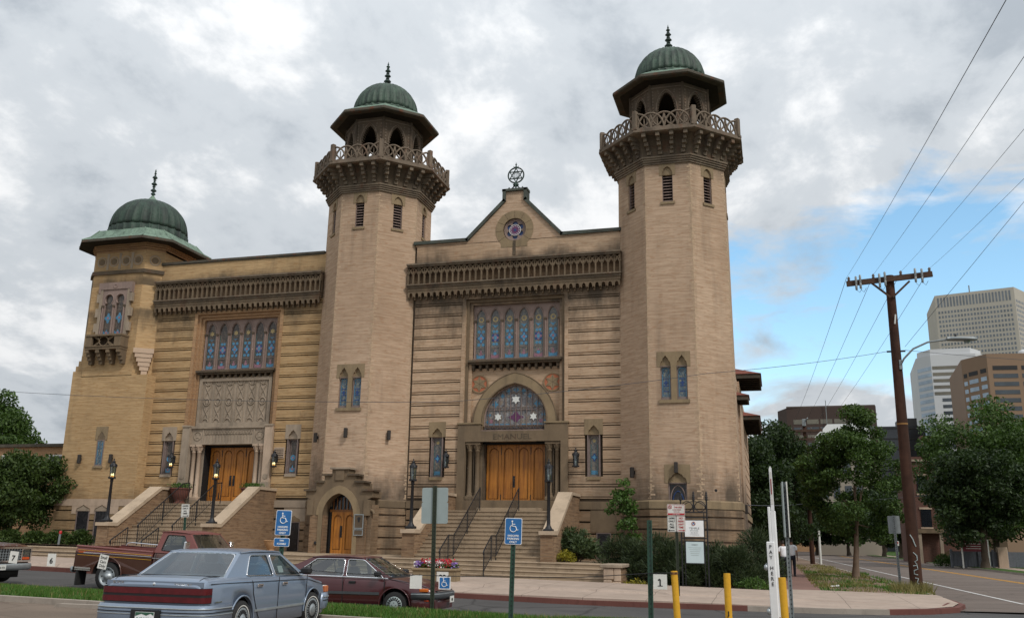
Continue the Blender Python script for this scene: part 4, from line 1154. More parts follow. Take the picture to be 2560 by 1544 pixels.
 prof = [(1.62, 22.05), (1.62, 22.14), (1.56, 22.17)]
 for i in range(15):
  t = i / 14 * pi / 2; prof.append((1.55 * cos(t) ** 0.92 + 0.02, 22.17 + 1.66 * sin(t)))
 lob = lambda a: 1.0 + 0.042 * (abs(cos(a * 16)) ** 14) - 0.014 * abs(sin(a * 16)) ** 6
 d.lathe(prof, M['copper_dome'], 256, (cx, cy, 0), True, lob)
 for j in range(16):
  a = j * 2 * pi / 16; d.lathe([(0.0, -.05), (.045, -.03), (.05, 0.02), (.0, .05)], M['bronze'], 6, (cx + .52 * cos(a), cy + .52 * sin(a), 23.72))
 d.build('dome', tw)
 n = MB()
 prof = [(.20, 23.80), (.10, 23.86), (.05, 23.90)]
 z = 23.90
 for (r_, h) in ((.13, .12), (.19, .22), (.10, .09), (.165, .20), (.09, .09), (.145, .18), (.075, .08), (.10, .14), (.05, .11)):
  prof += [(r_ * .5, z + h * .12), (r_, z + h * .45), (r_ * .55, z + h * .88), (.028, z + h)]; z += h
 prof += [(.012, z + .06), (.003, z + .12)]
 n.lathe(prof, M['bronze'], 12, (cx, cy, 0))
 n.build('finial', tw)
 return tw, frames
tower(-17.85, 38.96, M['stone_brown'], False)
tower(-3.68, 38.96, M['stone_tan'], True)

# ------------------------------------------------------------------ arched porch at the foot of the left-hand tower
def porch():
 xc = -17.68; Y = 35.95
 T = Matrix.Translation((xc, Y, 0)); b = MB(T)
 out = [(-1.28, .8), (1.28, .8), (1.28, 3.20), (1.54, 3.30), (1.54, 3.55), (1.09, 3.55), (1.09, 3.90), (.72, 3.90), (.72, 4.19), (.38, 4.19), (.38, 4.46), (-.38, 4.46), (-.38, 4.19), (-.72, 4.19), (-.72, 3.90), (-1.09, 3.90), (-1.09, 3.55), (-1.54, 3.55), (-1.54, 3.30), (-1.28, 3.20)]
 arch = pointed(-.71, .71, .82, 2.55, 3.46, 9)
 for s in (-1, 1): b.box(min(s * .71, s * 1.28), max(s * .71, s * 1.28), 0.0, 0.9, .3, 2.55, M['brick_pier'])
 up = [(p[0], p[1]) for p in out if p[1] > 2.6]
 top = [(1.28, 2.55), (1.28, 3.20)] + [p for p in out if p[1] >= 3.3] + [(-1.28, 3.20), (-1.28, 2.55)] + [(-.71, 2.55)] + list(reversed([p for p in arch[2:] if p[1] > 2.56])) + [(.71, 2.55)]
 b.plate(top, [], 0.0, 0.9, M['stone_brown'])
 ring = [(x * 1.42, 2.55 + (z - 2.55) * 1.36) for (x, z) in arch[2:]]
 inner = [p for p in arch[2:]]
 for i in range(len(ring) - 1):
  b.plate([inner[i], ring[i], ring[i + 1], inner[i + 1]], [], -0.03, 0.02, M['stone_tan'])
 for (xa, xb, z) in ((-.46, .46, 4.46), (-.82, -.36, 4.19), (.36, .82, 4.19), (-1.18, -.70, 3.90), (.70, 1.18, 3.90), (-1.62, -1.06, 3.55), (1.06, 1.62, 3.55)):
  b.box(xa, xb, -0.10, 0.6, z, z + .075, M['stone_dark'] if z < 4.4 else M['stone_grey'])
 b.box(-.20, .20, -.05, 0, 4.0, 4.42, M['stone_brown'])
 for s in (-1, 1):
  b.box(s * 1.30 - .14, s * 1.30 + .14, -.04, .5, 2.55, 3.2, M['stone_brown']); b.box(min(s * .71, s * .9), max(s * .71, s * .9), -.03, .02, .82, 2.55, M['stone_tan'])
 b.box(1.28, 1.50, .10, .8, .8, 3.0, M['brick_old']); b.tube([(p[0], -.02 + .1, p[1]) for p in arc(1.44, 2.62, .16, 0, 180, 8)], .06, M['stone_brown'], 6)
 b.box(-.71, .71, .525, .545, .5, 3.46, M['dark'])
 b.box(-.71, .71, .02, .52, .5, .925, M['steps'])
 b.build('arched_porch', temple)
 door_leaves(T @ Matrix.Translation((0.06, .45, 0)), [(-.56, 0), (0, .56)], .93, 2.70, temple, {0: 1})
 f = MB(T @ Matrix.Translation((0.06, .45, 0))); f.box(-.66, .66, 0, .06, 2.70, 2.80, M['door_edge']); f.box(-.66, -.565, 0, .06, .93, 2.7, M['dark']); f.box(-.6, .6, .055, .07, 2.8, 3.4, M['glass_dark'])
 for k in range(7): f.box(-.5 + k * .165 - .015, -.5 + k * .165 + .015, .0, .04, 2.8, 3.3, M['door_edge'])
 f.build('fanlight', temple)
 p = MB(T)
 for (z0, z1) in ((2.02, 2.60), (1.74, 1.99)):
  p.plate(rect(.78, 1.20, z0, z1), [rect(.81, 1.17, z0 + .03, z1 - .03)], -.06, -.03, M['steel']); p.box(.81, 1.17, -.045, -.032, z0 + .03, z1 - .03, M['brick_soiled_shade'])
 p.plate(circle(.99, 2.42, .07, 12), [], -.05, -.04, M['black']); p.box(.95, 1.03, -.05, -.04, 2.28, 2.36, M['black'])
 p.build('plaque', temple)
 q = MB(T); q.bbox(-1.0, -.90, -.09, 0, 1.35, 1.48, M['black'], .02); q.build('door_buzzer', temple)
porch()

# ------------------------------------------------------------------ corner turret
def turret():
 sm = M['stone_grey']
 by = M['brick_yellow']
 YF = 37.3
 b = MB()
 b.box(-33.22, -28.87, YF, 42.0, 3.2, 9.15, by)
 b.box(-33.28, -28.81, YF - .06, 42.0, 2.92, 3.24, M['stone_pale'])
 for s_ in range(6):
  z = 9.15 + s_ * 0.27; b.box(-33.22 + 0.09 * s_, -32.7, YF + .05 * s_, 41.0, z, z + 0.27, by)
 b.box(-33.02, -32.72, YF + .5, YF + 1.6, 10.77, 11.5, by); b.box(-33.08, -32.70, YF + .45, YF + 1.65, 11.5, 11.62, M['stone_dark'])
 z = 0.9
 while z < 2.9:
  b.box(-33.24, -28.85, YF - .04, 42.0, z, min(z + .40, 2.92), M['brick_yellow']); z += .46
 b.box(-33.2, -28.9, YF + .05, 41.9, .5, 2.95, M['brick_soiled_shade'])
 cxs = -31.15
 def stage(x0, x1, ch, y0, y1, z0, z1, m):
  P = [(x0, y0), (x1, y0), (x1 + ch, y0 + ch), (x1 + ch, y1), (x0 - ch, y1), (x0 - ch, y0 + ch)]
  n = len(P); vs = [(p[0], p[1], z0) for p in P] + [(p[0], p[1], z1) for p in P]
  b.add(vs, [tuple(range(n - 1, -1, -1)), tuple(range(n, 2 * n))] + [(i, (i + 1) % n, n + (i + 1) % n, n + i) for i in range(n)], m)
 stage(-32.72, -29.78, .66, YF, 41.4, 9.12, 14.33, by)
 stage(-32.78, -29.72, .68, YF - .07, 41.45, 14.33, 14.52, M['stone_dark'])
 stage(-32.72, -29.78, .66, YF + .02, 41.4, 14.52, 15.60, by)
 for i in range(4): stage(-32.72 - .03 * i, -29.78 + .03 * i, .66, YF - .04 * i, 41.4, 15.52 + i * .1, 15.60 + i * .1, M['brick_tan'])
 tr = b.build('turret', temple)
 T0 = Matrix.Translation((0, YF + .02, 0))
 def disc(T, x):
  f = MB(T); f.plate(circle(x, 15.02, .27, 20), [circle(x, 15.02, .21, 20)], -.02, 0.01, M['stone_grey']); f.plate(circle(x, 15.02, .17, 16), [], -.012, .01, M['stone_brown']); f.build('frieze_disc', tr)
 for i in range(4):
  disc(T0, -32.35 + i * .72)
  if i < 3: f = MB(T0); x = -32.35 + i * .72; f.plate(rect(x + .29, x + .43, 14.6, 15.45), [], -.015, .01, M['stone_grey']); f.build('frieze_panel', tr)
 disc(Matrix.Translation((-29.45, YF + .33 + .02, 0)) @ Matrix.Rotation(radians(45), 4, 'Z'), 0)
 q = MB()
 for j in range(6):
  z0 = 9.15 + j * .21; h = .16 + .075 * j
  a = (-29.78 - .1 * j * .35, YF - .01 - .012 * j); c = (-28.86 + .02 * j, YF + .0 + .10 * j * .9)
  m_ = ((a[0] + c[0]) / 2, (a[1] + c[1]) / 2)
  hw = (.14 + .066 * j)
  q.T = Matrix.Translation((-29.22 - .02 * j, YF + .16 - .012 * j, 0)) @ Matrix.Rotation(radians(36), 4, 'Z')
  q.box(-hw, hw, -.02 - .030 * j, .5, z0, z0 + (.20 if j < 5 else .24), M['stone_cream'])
 q.T = None
 q.build('corner_corbel', tr)
 T = Matrix.Translation((-31.18, YF - .125, 0))
 w = MB(T)
 w.plate([(-.98, 13.3), (-.98, 13.85), (.98, 13.85), (.98, 13.3), (.86, 13.3), (.86, 13.5), (-.86, 13.5), (-.86, 13.3)], [], -.06, .125, M['mauve'])
 for s_ in (-1, 1):
  a, c = sorted((s_ * .72, s_ * .88)); w.box(a, c, -.04, .125, 11.1, 13.5, M['stone_grey'])
  for j in range(3):
   a, c = sorted((s_ * .88, s_ * 1.04)); w.box(a, c, -.045, .1, 11.35 + j * .75, 11.78 + j * .75, M['stone_grey'])
 holes = []
 for x in (-.33, .33):
  holes.append([(x - .22, 11.1), (x + .22, 11.1), (x + .22, 12.72)] + arc(x, 13.0, .235, -55, 235, 16) + [(x - .22, 12.72)])
 w.plate(rect(-.72, .72, 11.08, 13.5), holes, -.01, .12, M['mauve'])
 for x in (-.62, 0, .62): w.tube([(x, -.05, 11.1), (x, -.05, 12.6)], .035, M['mauve'], 6); w.box(x - .06, x + .06, -.09, 0, 12.58, 12.68, M['stone_dark'])
 for x in (-.33, .33): w.tube([(p[0], -.015, p[1]) for p in arc(x, 13.0, .26, -50, 230, 16)], .025, M['mauve'], 5)
 w.plate(circle(0, 13.67, .12, 12), [circle(0, 13.67, .07, 10)], -.08, -.05, M['mauve'])
 win = w.build('keyhole_window', tr)
 for x in (-.33, .33):
  g = MB(T)
  g.box(x - .24, x + .24, .08, .10, 11.08, 13.26, M['pane'])
  g.plate(quatre(x, 12.05, .21, .26), [], .07, .08, M['g_blue']); g.plate(circle(x, 12.05, .06, 8), [], .064, .08, M['g_pink'])
  g.plate([(x - .2, 11.1), (x + .2, 11.1), (x + .2, 11.42), (x + .1, 11.3), (x, 11.46), (x - .1, 11.3), (x - .2, 11.42)], [], .07, .08, M['g_blue']); g.plate(circle(x, 11.3, .07, 8), [], .064, .08, M['g_pink'])
  g.build('pane', win)
 T = Matrix.Translation((-31.18, YF, 0)); k = MB(T)
 xa, xb = -1.06, .98; D = .55; m = M['stone_brown']
 k.box(xa, xb, -D, 0, 10.38, 10.50, m); k.box(xa - .03, xb + .03, -D - .04, 0, 10.50, 10.55, m); k.box(xa - .03, xb + .03, -D - .04, 0, 11.03, 11.12, m)
 for (p, q_) in ((xa, xa + .36), (xb - .38, xb)): k.box(p, q_, -D, -D + .12, 10.55, 11.03, m)
 for (p, q_) in ((xa, xa + .1), (xb - .1, xb)): k.box(p, q_, -D + .12, 0, 10.55, 11.03, m)
 x0, x1 = xa + .36, xb - .38
 for c_ in (0.5,): 
  mid = (x0 + x1) / 2; hw = (x1 - x0) / 2
  k.tube([(mid + .26 * cos(t), -D + .06, 10.79 + .24 * sin(t)) for t in [2 * pi * i / 16 for i in range(16)]], .03, m, 5, closed=True)
  for s_ in (-1, 1):
   k.tube([(mid + s_ * (hw * (1 - .62 * sin(t))), -D + .06, 10.79 + .24 * cos(t) * 1.0) for t in [pi * i / 10 for i in range(11)]], .03, m, 5)
   k.tube([(mid + s_ * (hw * .32 + hw * .62 * abs(cos(t))), -D + .07, 10.79 + .24 * cos(t)) for t in [pi * i / 10 for i in range(11)]], .025, m, 5)
 k.box(x0, x1, -.06, 0, 10.5, 11.03, M['brick_soiled_shade'])
 for i in range(4):
  x = xa + .12 + i * (xb - xa - .24) / 3
  for j in range(4): k.box(x - .1, x + .1, -D * (1 - .2 * j) + .02, 0, 10.38 - .17 * (j + 1), 10.38 - .17 * j, m); 
 k.build('balcony', tr)
 niche_window(0, .0, 4.78, 6.0, 6.42, .42, Matrix.Translation((-31.06, YF - .0, 0)), M['pane_blue'], False, par=tr, keyhole=False, headtop=6.62) if False else None
 v = MB(Matrix.Translation((-31.06, YF, 0)))
 v.plate(rect(-.34, .34, 6.02, 6.66), [ogee(-.21, .21, 6.021, 6.08, 6.44)], -.02, .0, M['stone_tan']); v.box(-.21, .21, -.004, .0, 6.02, 6.44, M['stone_brown'])
 v.plate(rect(-.21, .21, 4.78, 6.02), [rect(-.165, .165, 4.84, 5.98)], -.02, -.0, M['lead']); v.box(-.165, .165, -.006, -.002, 4.84, 5.98, M['pane_blue']); v.box(-.27, .27, -.06, 0, 4.68, 4.78, M['stone_tan'])
 for s_ in (-1, 1): v.box(s_ * .12 - .012, s_ * .12 + .012, -.012, -.006, 4.9, 5.9, M['g_blue'])
 v.build('niche_window', tr)
 for x in (-31.52, -30.49):
  u = MB(Matrix.Translation((x, YF - .06, 0)))
  u.plate(rect(-.36, .36, 1.2, 2.68), [rect(-.31, .31, 1.25, 2.66)], -.015, .02, M['lead']); u.box(-.31, .31, -.006, .0, 1.25, 2.66, M['pane_night'])
  for p in range(1, 4): u.box(-.31 + p * .155 - .006, -.31 + p * .155 + .006, -.012, -.006, 1.25, 2.66, M['black'])
  u.plate([(-.36, 2.68), (.36, 2.68), (.34, 2.78), (.12, 2.86), (0, 2.93), (-.12, 2.86), (-.34, 2.78)], [], -.03, .02, M['stone_grey'])
  u.tube([(p_[0], -.03, p_[1]) for p_ in [(-.37, 2.68), (-.35, 2.79), (-.13, 2.88), (0, 2.96), (.13, 2.88), (.35, 2.79), (.37, 2.68)]], .018, M['stone_brown'], 5)
  u.build('basement_window', tr)
 s2 = MB(); s2.box(-32.2, -29.6, YF - .055, YF - .045, 2.55, 2.93, M['stone_pale']); s2.build('stone_panel', tr)
 cx, cy = -31.12, 39.0
 r = MB()
 def oct2(hx, ch, y0, y1, z): return [(cx - hx + ch, y0, z), (cx + hx - ch, y0, z), (cx + hx, y0 + ch, z), (cx + hx, y1 - ch, z), (cx + hx - ch, y1, z), (cx - hx + ch, y1, z), (cx - hx, y1 - ch, z), (cx - hx, y0 + ch, z)]
 def loft(A, B, m):
  r.add(A + B, [(i, (i + 1) % 8, 8 + (i + 1) % 8, 8 + i) for i in range(8)], m)
 E0 = oct2(2.76, 1.0, 36.38, 41.65, 15.83); E1 = oct2(2.80, 1.02, 36.33, 41.70, 15.83); E2 = oct2(2.80, 1.02, 36.33, 41.70, 15.96)
 I0 = oct2(2.0, .66, 37.3, 41.2, 15.90)
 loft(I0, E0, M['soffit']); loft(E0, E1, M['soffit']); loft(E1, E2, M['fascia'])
 top = oct2(1.98, .62, 37.02, 41.0, 16.62)
 mid = [tuple(Vector(a).lerp(Vector(t_), .5) - Vector((0, 0, .10))) for a, t_ in zip(E2, top)]
 loft(E2, mid, M['copper_roof']); loft(mid, top, M['copper_roof']); r.add(top, [tuple(range(8))], M['copper_roof'])
 for k in range(8):
  a, m_, t_ = Vector(E2[k]), Vector(mid[k]), Vector(top[k])
  r.tube([a, m_, t_], .035, M['copper_roof'], 5)
  a2, t2 = Vector(E2[(k + 1) % 8]), Vector(top[(k + 1) % 8]); m2 = Vector(mid[(k + 1) % 8])
  nn = 5 if (a - a2).length > 2 else 2
  for i in range(1, nn):
   f_ = i / nn; r.tube([a.lerp(a2, f_), m_.lerp(m2, f_), t_.lerp(t2, f_)], .018, M['copper_roof'], 4)
 r.build('turret_roof', tr)
 d = MB()
 prof = [(1.93, 16.60), (1.93, 16.98), (1.84, 17.02)]
 for i in range(17):
  t = i / 16 * pi / 2; prof.append((1.86 * cos(t) ** .9 + .03, 17.02 + 1.80 * sin(t)))
 lob = lambda a: 1.0 + 0.040 * (abs(cos(a * 14)) ** 14) - 0.014 * abs(sin(a * 14)) ** 6
 d.lathe(prof, M['copper_dark'], 252, (cx, cy, 0), True, lob)
 d.lathe([(.62, 18.72), (.45, 18.80), (.20, 18.94), (.08, 19.12), (.04, 19.18)], M['copper_roof'], 16, (cx, cy, 0))
 for j in range(22):
  a = j * 2 * pi / 22; d.lathe([(0, -.04), (.04, -.02), (.045, .02), (0, .05)], M['bronze'], 6, (cx + .68 * cos(a), cy + .68 * sin(a), 18.70))
 d.build('dome', tr)
 n = MB(); prof = [(.05, 19.14)]; z = 19.16
 for (r_, h) in ((.13, .19), (.16, .20), (.07, .08), (.10, .09), (.155, .20), (.07, .08), (.09, .09), (.14, .20), (.06, .08), (.07, .12), (.05, .12)):
  prof += [(r_ * .5, z + h * .12), (r_, z + h * .45), (r_ * .55, z + h * .88), (.028, z + h)]; z += h
 prof += [(.003, z + .08)]
 n.lathe(prof, M['bronze'], 12, (cx, cy, 0)); n.build('finial', tr)
turret()

# ------------------------------------------------------------------ body behind the front, side wing with tiled eaves
b = MB()
b.box(-33.0, -6.2, 38.9, 62.0, 0.2, 14.2, M['brick_tan'])
b.build('nave', temple)
def wing():
 b = MB(); bt = M['brick_tower']
 b.box(-6.0, -1.55, 40.9, 62.0, .2, 9.6, bt)
 z = .4
 while z < 9.2: b.box(-1.55, -1.48, 41.2, 62.0, z, z + .42, bt); z += .5
 b.box(-1.55, -1.40, 46.0, 50.5, .2, 9.4, bt)
 b.box(-1.55, -1.42, 41.2, 62, 2.92, 3.24, M['stone_tan'])
 b.build('side_wing', temple)
 def eave(y0, y1, xo, z0):
  r = MB()
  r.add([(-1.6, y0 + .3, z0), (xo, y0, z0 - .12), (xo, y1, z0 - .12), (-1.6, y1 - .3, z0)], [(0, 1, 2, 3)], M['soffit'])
  r.box(xo, xo + .05, y0, y1, z0 - .12, z0 + .10, M['fascia']); r.box(-1.8, xo + .05, y0 - .05, y0, z0 - .12, z0 + .10, M['fascia']); r.box(-1.8, xo + .05, y1, y1 + .05, z0 - .12, z0 + .10, M['fascia'])
  r.add([(xo + .1, y0 - .1, z0 + .10), (xo + .1, y1 + .1, z0 + .10), (-3.2, y1 - .8, z0 + .85), (-3.2, y0 + .8, z0 + .85)], [(0, 1, 2, 3), (0, 3, 2, 1)], M['tile_red'])
  r.add([(xo + .1, y0 - .1, z0 + .10), (-3.2, y0 + .8, z0 + .85), (-3.2, y0 - .1, z0 + .10)], [(0, 1, 2)], M['tile_red'])
  for k in range(int((y1 - y0) / .6)):
   y = y0 + .3 + k * .6; r.box(-1.55, xo - .03, y - .05, y + .05, z0 - .17, z0 - .02, M['soffit'])
  r.build('tiled_eave', temple)
 eave(46.2, 50.2, -.42, 9.70)
 eave(52.5, 60.0, -.62, 8.45)
 eave(44.3, 46.0, -1.0, 8.35)
wing()
def basement(x, z0, z1, w, lintel):
 b = MB(Matrix.Translation((x, FY - .14, 0)))
 b.plate(rect(-w / 2, w / 2, z0, z1), [rect(-w / 2 + .04, w / 2 - .04, z0 + .04, z1 - .04)], -.02, .0, M['lead']); b.box(-w / 2 + .04, w / 2 - .04, -.008, 0, z0 + .04, z1 - .04, M['pane_night'])
 if lintel == 'block': b.box(-w * .55, w * .6, -.03, 0, z1, z1 + .34, M['stone_grey'])
 else:
  b.plate([(-w / 2, z1), (w / 2, z1), (w * .46, z1 + .12), (w * .15, z1 + .2), (0, z1 + .28), (-w * .15, z1 + .2), (-w * .46, z1 + .12)], [], -.03, 0, M['stone_brown'])
  b.box(-w * .9, w * .9, -.012, 0, z1 + .02, 2.92, M['stone_grey'] if x < -15 else M['stone_brown'])
 b.tube([(p[0], -.012, p[1]) for p in pointed(-w * .35, w * .35, z0 + .1, z1 - .4, z1 - .1, 5)], .012, M['iron'], 4, closed=True)
 b.build('basement_window', temple)
basement(-22.15, .95, 2.22, .55, 'block'); basement(-20.75, .95, 2.30, .60, 'arch'); basement(-6.75, .95, 2.0, .60, 'arch')
# ------------------------------------------------------------------ ground, streets, pavements
def tri_poly(b, pts, zf, m, drop=0.0, mskirt=None):
 tris = tessellate_polygon([[Vector((p[0], p[1], 0)) for p in pts]])
 vs = [(p[0], p[1], zf(p[0], p[1])) for p in pts]
 fs = []
 for t in tris:
  a, c, d = (Vector(vs[i]) for i in t)
  fs.append(tuple(t) if (c - a).cross(d - a).z > 0 else tuple(reversed(t)))
 b.add(vs, fs, m)
 if drop:
  n = len(pts)
  b.add(vs + [(v[0], v[1], v[2] - drop) for v in vs], [(i, (i + 1) % n, n + (i + 1) % n, n + i) for i in range(n)], mskirt or m)
def sheet(name, xs, ys, zf, m, kind='structure', wob=0.0):
 b = MB()
 vs = [(x, y, zf(x, y) + (wob * mnoise.noise(Vector((x * .7, y * .7, 0))) if wob else 0)) for y in ys for x in xs]
 nx = len(xs)
 b.add(vs, [(j * nx + i, j * nx + i + 1, (j + 1) * nx + i + 1, (j + 1) * nx + i) for j in range(len(ys) - 1) for i in range(nx - 1)], m, True)
 return b.build(name, kind=kind)
def frange(a, b, n): return [a + (b - a) * i / n for i in range(n + 1)]
def STZ(x, y): return GZ(x, y) - 0.03 * max(0.0, min(5.6, 25.2 - y))
def SWZ(x, y): return GZ(x, y) + 0.125 + 0.008 * (y - 25.2)
def TEZ(x): return 0.89 + 0.009 * max(0.0, -6.0 - x)
def LOTZ(x, y):
 t = max(0.0, min(1.0, (y - 14.5) / 3.0))
 return (0.012 * max(0.0, -6.0 - x)) * (1 - t) + (GZ(x, y) * .9 - 0.0) * t
def KX(y): return 4.9 - 0.027 * max(0.0, y - 30)      # near kerb of the side street

sheet('ground', [-1500, -400, -120, -60, 0, 60, 120, 400, 1500], [-60, 0, 40, 80, 150, 300, 600, 1200, 2500], lambda x, y: -0.34 + (0.0 if abs(x) < 61 else 0), M['dry_lawn'])
sheet('parking_lot', frange(-45, 25, 40), frange(-12, 17.3, 24), LOTZ, M['asphalt_lot'])
xs_ = frange(-62, 62, 62)
sheet('front_street', xs_, [19.5, 20.5, 21.5, 22.5, 23.5, 24.5, 25.2, 26.2, 27.6], lambda x, y: STZ(x, y), M['asphalt'])
sheet('side_street', frange(0, 1, 8), [27.4, 30, 35, 40, 50, 60, 80, 110, 150, 220, 400], lambda x, y: 0, M['asphalt_side'])
_ss = bpy.data.objects['side_street'].data
for v in _ss.vertices:
 k0 = KX(v.co.y) - .15 if v.co.y > 28 else 2.0
 k1 = 14.9 if v.co.y < 400 else 14.5
 f = v.co.x; v.co.x = k0 + (k1 - k0) * f; v.co.z = 0.004 + 0.05 * sin(pi * f)

b = MB()
def band_line(b, p, q, w, zf, m, n=24):
 P = [(p[0] + (q[0] - p[0]) * i / n, p[1] + (q[1] - p[1]) * i / n) for i in range(n + 1)]
 vs = []
 for (x, y) in P: vs += [(x - w / 2, y, zf(x, y)), (x + w / 2, y, zf(x, y))]
 b.add(vs, [(2 * i, 2 * i + 1, 2 * i + 3, 2 * i + 2) for i in range(n)], m)
def ssz(x, y):
 k0 = KX(y) - .15; f = (x - k0) / (14.9 - k0); return 0.004 + 0.05 * sin(pi * max(0, min(1, f))) + 0.008
band_line(b, (6.95, 31.5), (4.75, 130), .13, ssz, M['lane_white'], 60)
b.build('road_marking', kind='structure')
b = MB(); band_line(b, (11.15, 36), (9.0, 160), .11, ssz, M['lane_yellow'], 60); band_line(b, (11.38, 36), (9.23, 160), .11, ssz, M['lane_yellow'], 60)
b.build('road_marking', kind='structure')

KERB = [(-62, 27.0), (-40, 27.0), (-22, 27.0), (-16.5, 26.9), (-14.5, 26.2), (-12.4, 25.35), (-11, 25.2), (-5, 25.15), (-0.8, 25.1), (1.2, 25.1), (2.6, 25.45), (3.7, 26.2), (4.5, 27.3), (4.9, 28.8), (4.92, 31)]
in_ = []
for (x, y), (p, q), (r_, s_) in zip(KERB, [KERB[0]] + KERB[:-1], KERB[1:] + [KERB[-1]]):
 d = Vector((r_ - p, s_ - q)).normalized(); in_.append((x - d.y * .16, y + d.x * .16))
b = MB(); br = MB()
for i in range(len(KERB) - 1):
 tgt = br if (KERB[i][0] < -0.9 or 2.5 < KERB[i][0] < 4.95) else b
 mm = M['kerb_red'] if tgt is br else M['kerb']
 P = [KERB[i], KERB[i + 1], in_[i + 1], in_[i]]
 top = [(p[0], p[1], SWZ(p[0], 25.2) + 0.004) for p in P]; bot = [(p[0], p[1], STZ(p[0], p[1]) - .05) for p in P]
 tgt.add(top, [(0, 1, 2, 3)], M['kerb']) if tgt is br and False else tgt.add(top, [(0, 1, 2, 3)], mm)
 tgt.add(top + bot, [(0, 4, 5, 1)], mm)
b.build('kerb', kind='structure'); br.build('kerb', kind='structure')

b = MB()
side = [(KX(y) - .16, y) for y in (33.0,)]
PAVE = in_[:] + [(4.75, 32.6), (1.5, 33.5), (0.1, 33.6), (-0.2, 32.0), (-2.9, 31.75), (-5.0, 31.7), (-5.6, 31.7), (-20, 31.7), (-40, 31.7), (-62, 31.7)]
tri_poly(b, PAVE, lambda x, y: SWZ(x, y), M['pavement'])
b.build('front_pavement', kind='structure')
b = MB(); tri_poly(b, [(3.3, 26.9), (4.2, 27.6), (4.55, 28.9), (3.4, 28.3)], lambda x, y: SWZ(x, y) + .005, M['kerb_red']); b.build('kerb_ramp', kind='structure')
b = MB()
for (y0, y1) in zip([33.3, 45, 60, 80, 120], [45, 60, 80, 120, 200]):
 f = lambda y: (0.15 + .028 * (y - 33) * .8, 1.5 - .022 * (y - 33)) if y < 60 else (0.75, 0.9 + .2)
 xa, xb = 0.12 + .018 * (y0 - 33), 1.5 + 0.0 * y0 - .010 * (y0 - 33); xc_, xd = 0.12 + .018 * (y1 - 33), 1.5 - .010 * (y1 - 33)
 b.add([(min(xa, .6), y0, .135), (max(xb, 1.0), y0, .135), (max(xd, 1.0), y1, .135), (min(xc_, .6), y1, .135)], [(0, 1, 2, 3)], M['pavement_red'])
b.build('side_pavement', kind='structure')
ys_ = [32.2, 33, 34, 36, 38, 40, 43, 46, 50, 55, 62, 70, 85, 110, 150]
b = MB(); vs = []
for y in ys_:
 x0 = max(1.0, 1.5 - .01 * (y - 33)) if y > 33.2 else 2.2; x1 = KX(y) - .1
 for i in range(9):
  f = i / 8; vs.append((x0 + (x1 - x0) * f, y, .115 + .05 * sin(pi * f) + .02 * mnoise.noise(Vector((f * 5, y * .6, 2)))))
b.add(vs, [(j * 9 + i, j * 9 + i + 1, (j + 1) * 9 + i + 1, (j + 1) * 9 + i) for j in range(len(ys_) - 1) for i in range(8)], M['soil'], True)
b.build('verge', kind='structure')
b = MB()
for (y0, y1) in zip(ys_[:-1], ys_[1:]):
 b.add([(KX(y0) - .1, y0, .15), (KX(y0) + .05, y0, .15), (KX(y1) + .05, y1, .15), (KX(y1) - .1, y1, .15), (KX(y0) + .05, y0, -.05), (KX(y1) + .05, y1, -.05), (KX(y0) - .1, y0, -.05), (KX(y1) - .1, y1, -.05)], [(0, 1, 2, 3), (1, 4, 5, 2), (0, 3, 7, 6)], M['kerb'])
b.build('kerb', kind='structure')
b = MB()
tri_poly(b, [(15.0, 20), (60, 20), (60, 400), (14.4, 400), (14.5, 120), (14.7, 80)], lambda x, y: .14, M['lawn'], .3, M['kerb'])
b.build('lawn', kind='structure')
b = MB(); tri_poly(b, [(16.2, 50), (17.8, 50), (17.4, 300), (16.0, 300)], lambda x, y: .146, M['pavement']); tri_poly(b, [(14.7, 92), (16.0, 92), (16.0, 97), (14.7, 97)], lambda x, y: .147, M['pavement']); tri_poly(b, [(17.8, 92), (30, 92), (30, 97), (17.8, 97)], lambda x, y: .147, M['pavement']); b.build('far_pavement', kind='structure')
sheet('planting_bed', frange(-5.5, -0.15, 8), [31.95, 33, 34.5, 36, 38, 42], lambda x, y: .16 + .10 * max(0, y - 32), M['soil'], wob=.05)
sheet('side_bed', frange(-1.6, 0.2, 3), [36, 45, 60, 90], lambda x, y: .12, M['soil'])
sheet('planting_bed', frange(-62, -28.6, 10), [33.6, 35, 37.2, 44], lambda x, y: TEZ(x) + .06, M['soil'], wob=.04)
def LAWNZ(x, y):
 t = (y - 17.25) / 2.5
 return (LOTZ(x, 17.2) + .10) * (1 - t) + (STZ(x, 19.8) + .16) * t + .10 * sin(pi * max(0, min(1, t)))
LY = lambda x: 17.25
sheet('lawn_strip', frange(-45, 12, 57), [17.25, 17.7, 18.2, 18.7, 19.2, 19.75], LAWNZ, M['lawn'], wob=.02)
b = MB()
for i in range(57):
 x0, x1 = -45 + i, -44 + i
 for (ya, yb, zf) in ((17.08, 17.27, lambda x: LOTZ(x, 17.2) + .115), (19.72, 19.88, lambda x: STZ(x, 19.8) + .15)):
  b.add([(x0, ya, zf(x0)), (x1, ya, zf(x1)), (x1, yb, zf(x1)), (x0, yb, zf(x0)), (x0, ya, zf(x0) - .3), (x1, ya, zf(x1) - .3), (x1, yb, zf(x1) - .3), (x0, yb, zf(x0) - .3)], [(0, 1, 2, 3), (0, 4, 5, 1), (3, 2, 6, 7)], M['kerb'])
b.build('kerb', kind='structure')

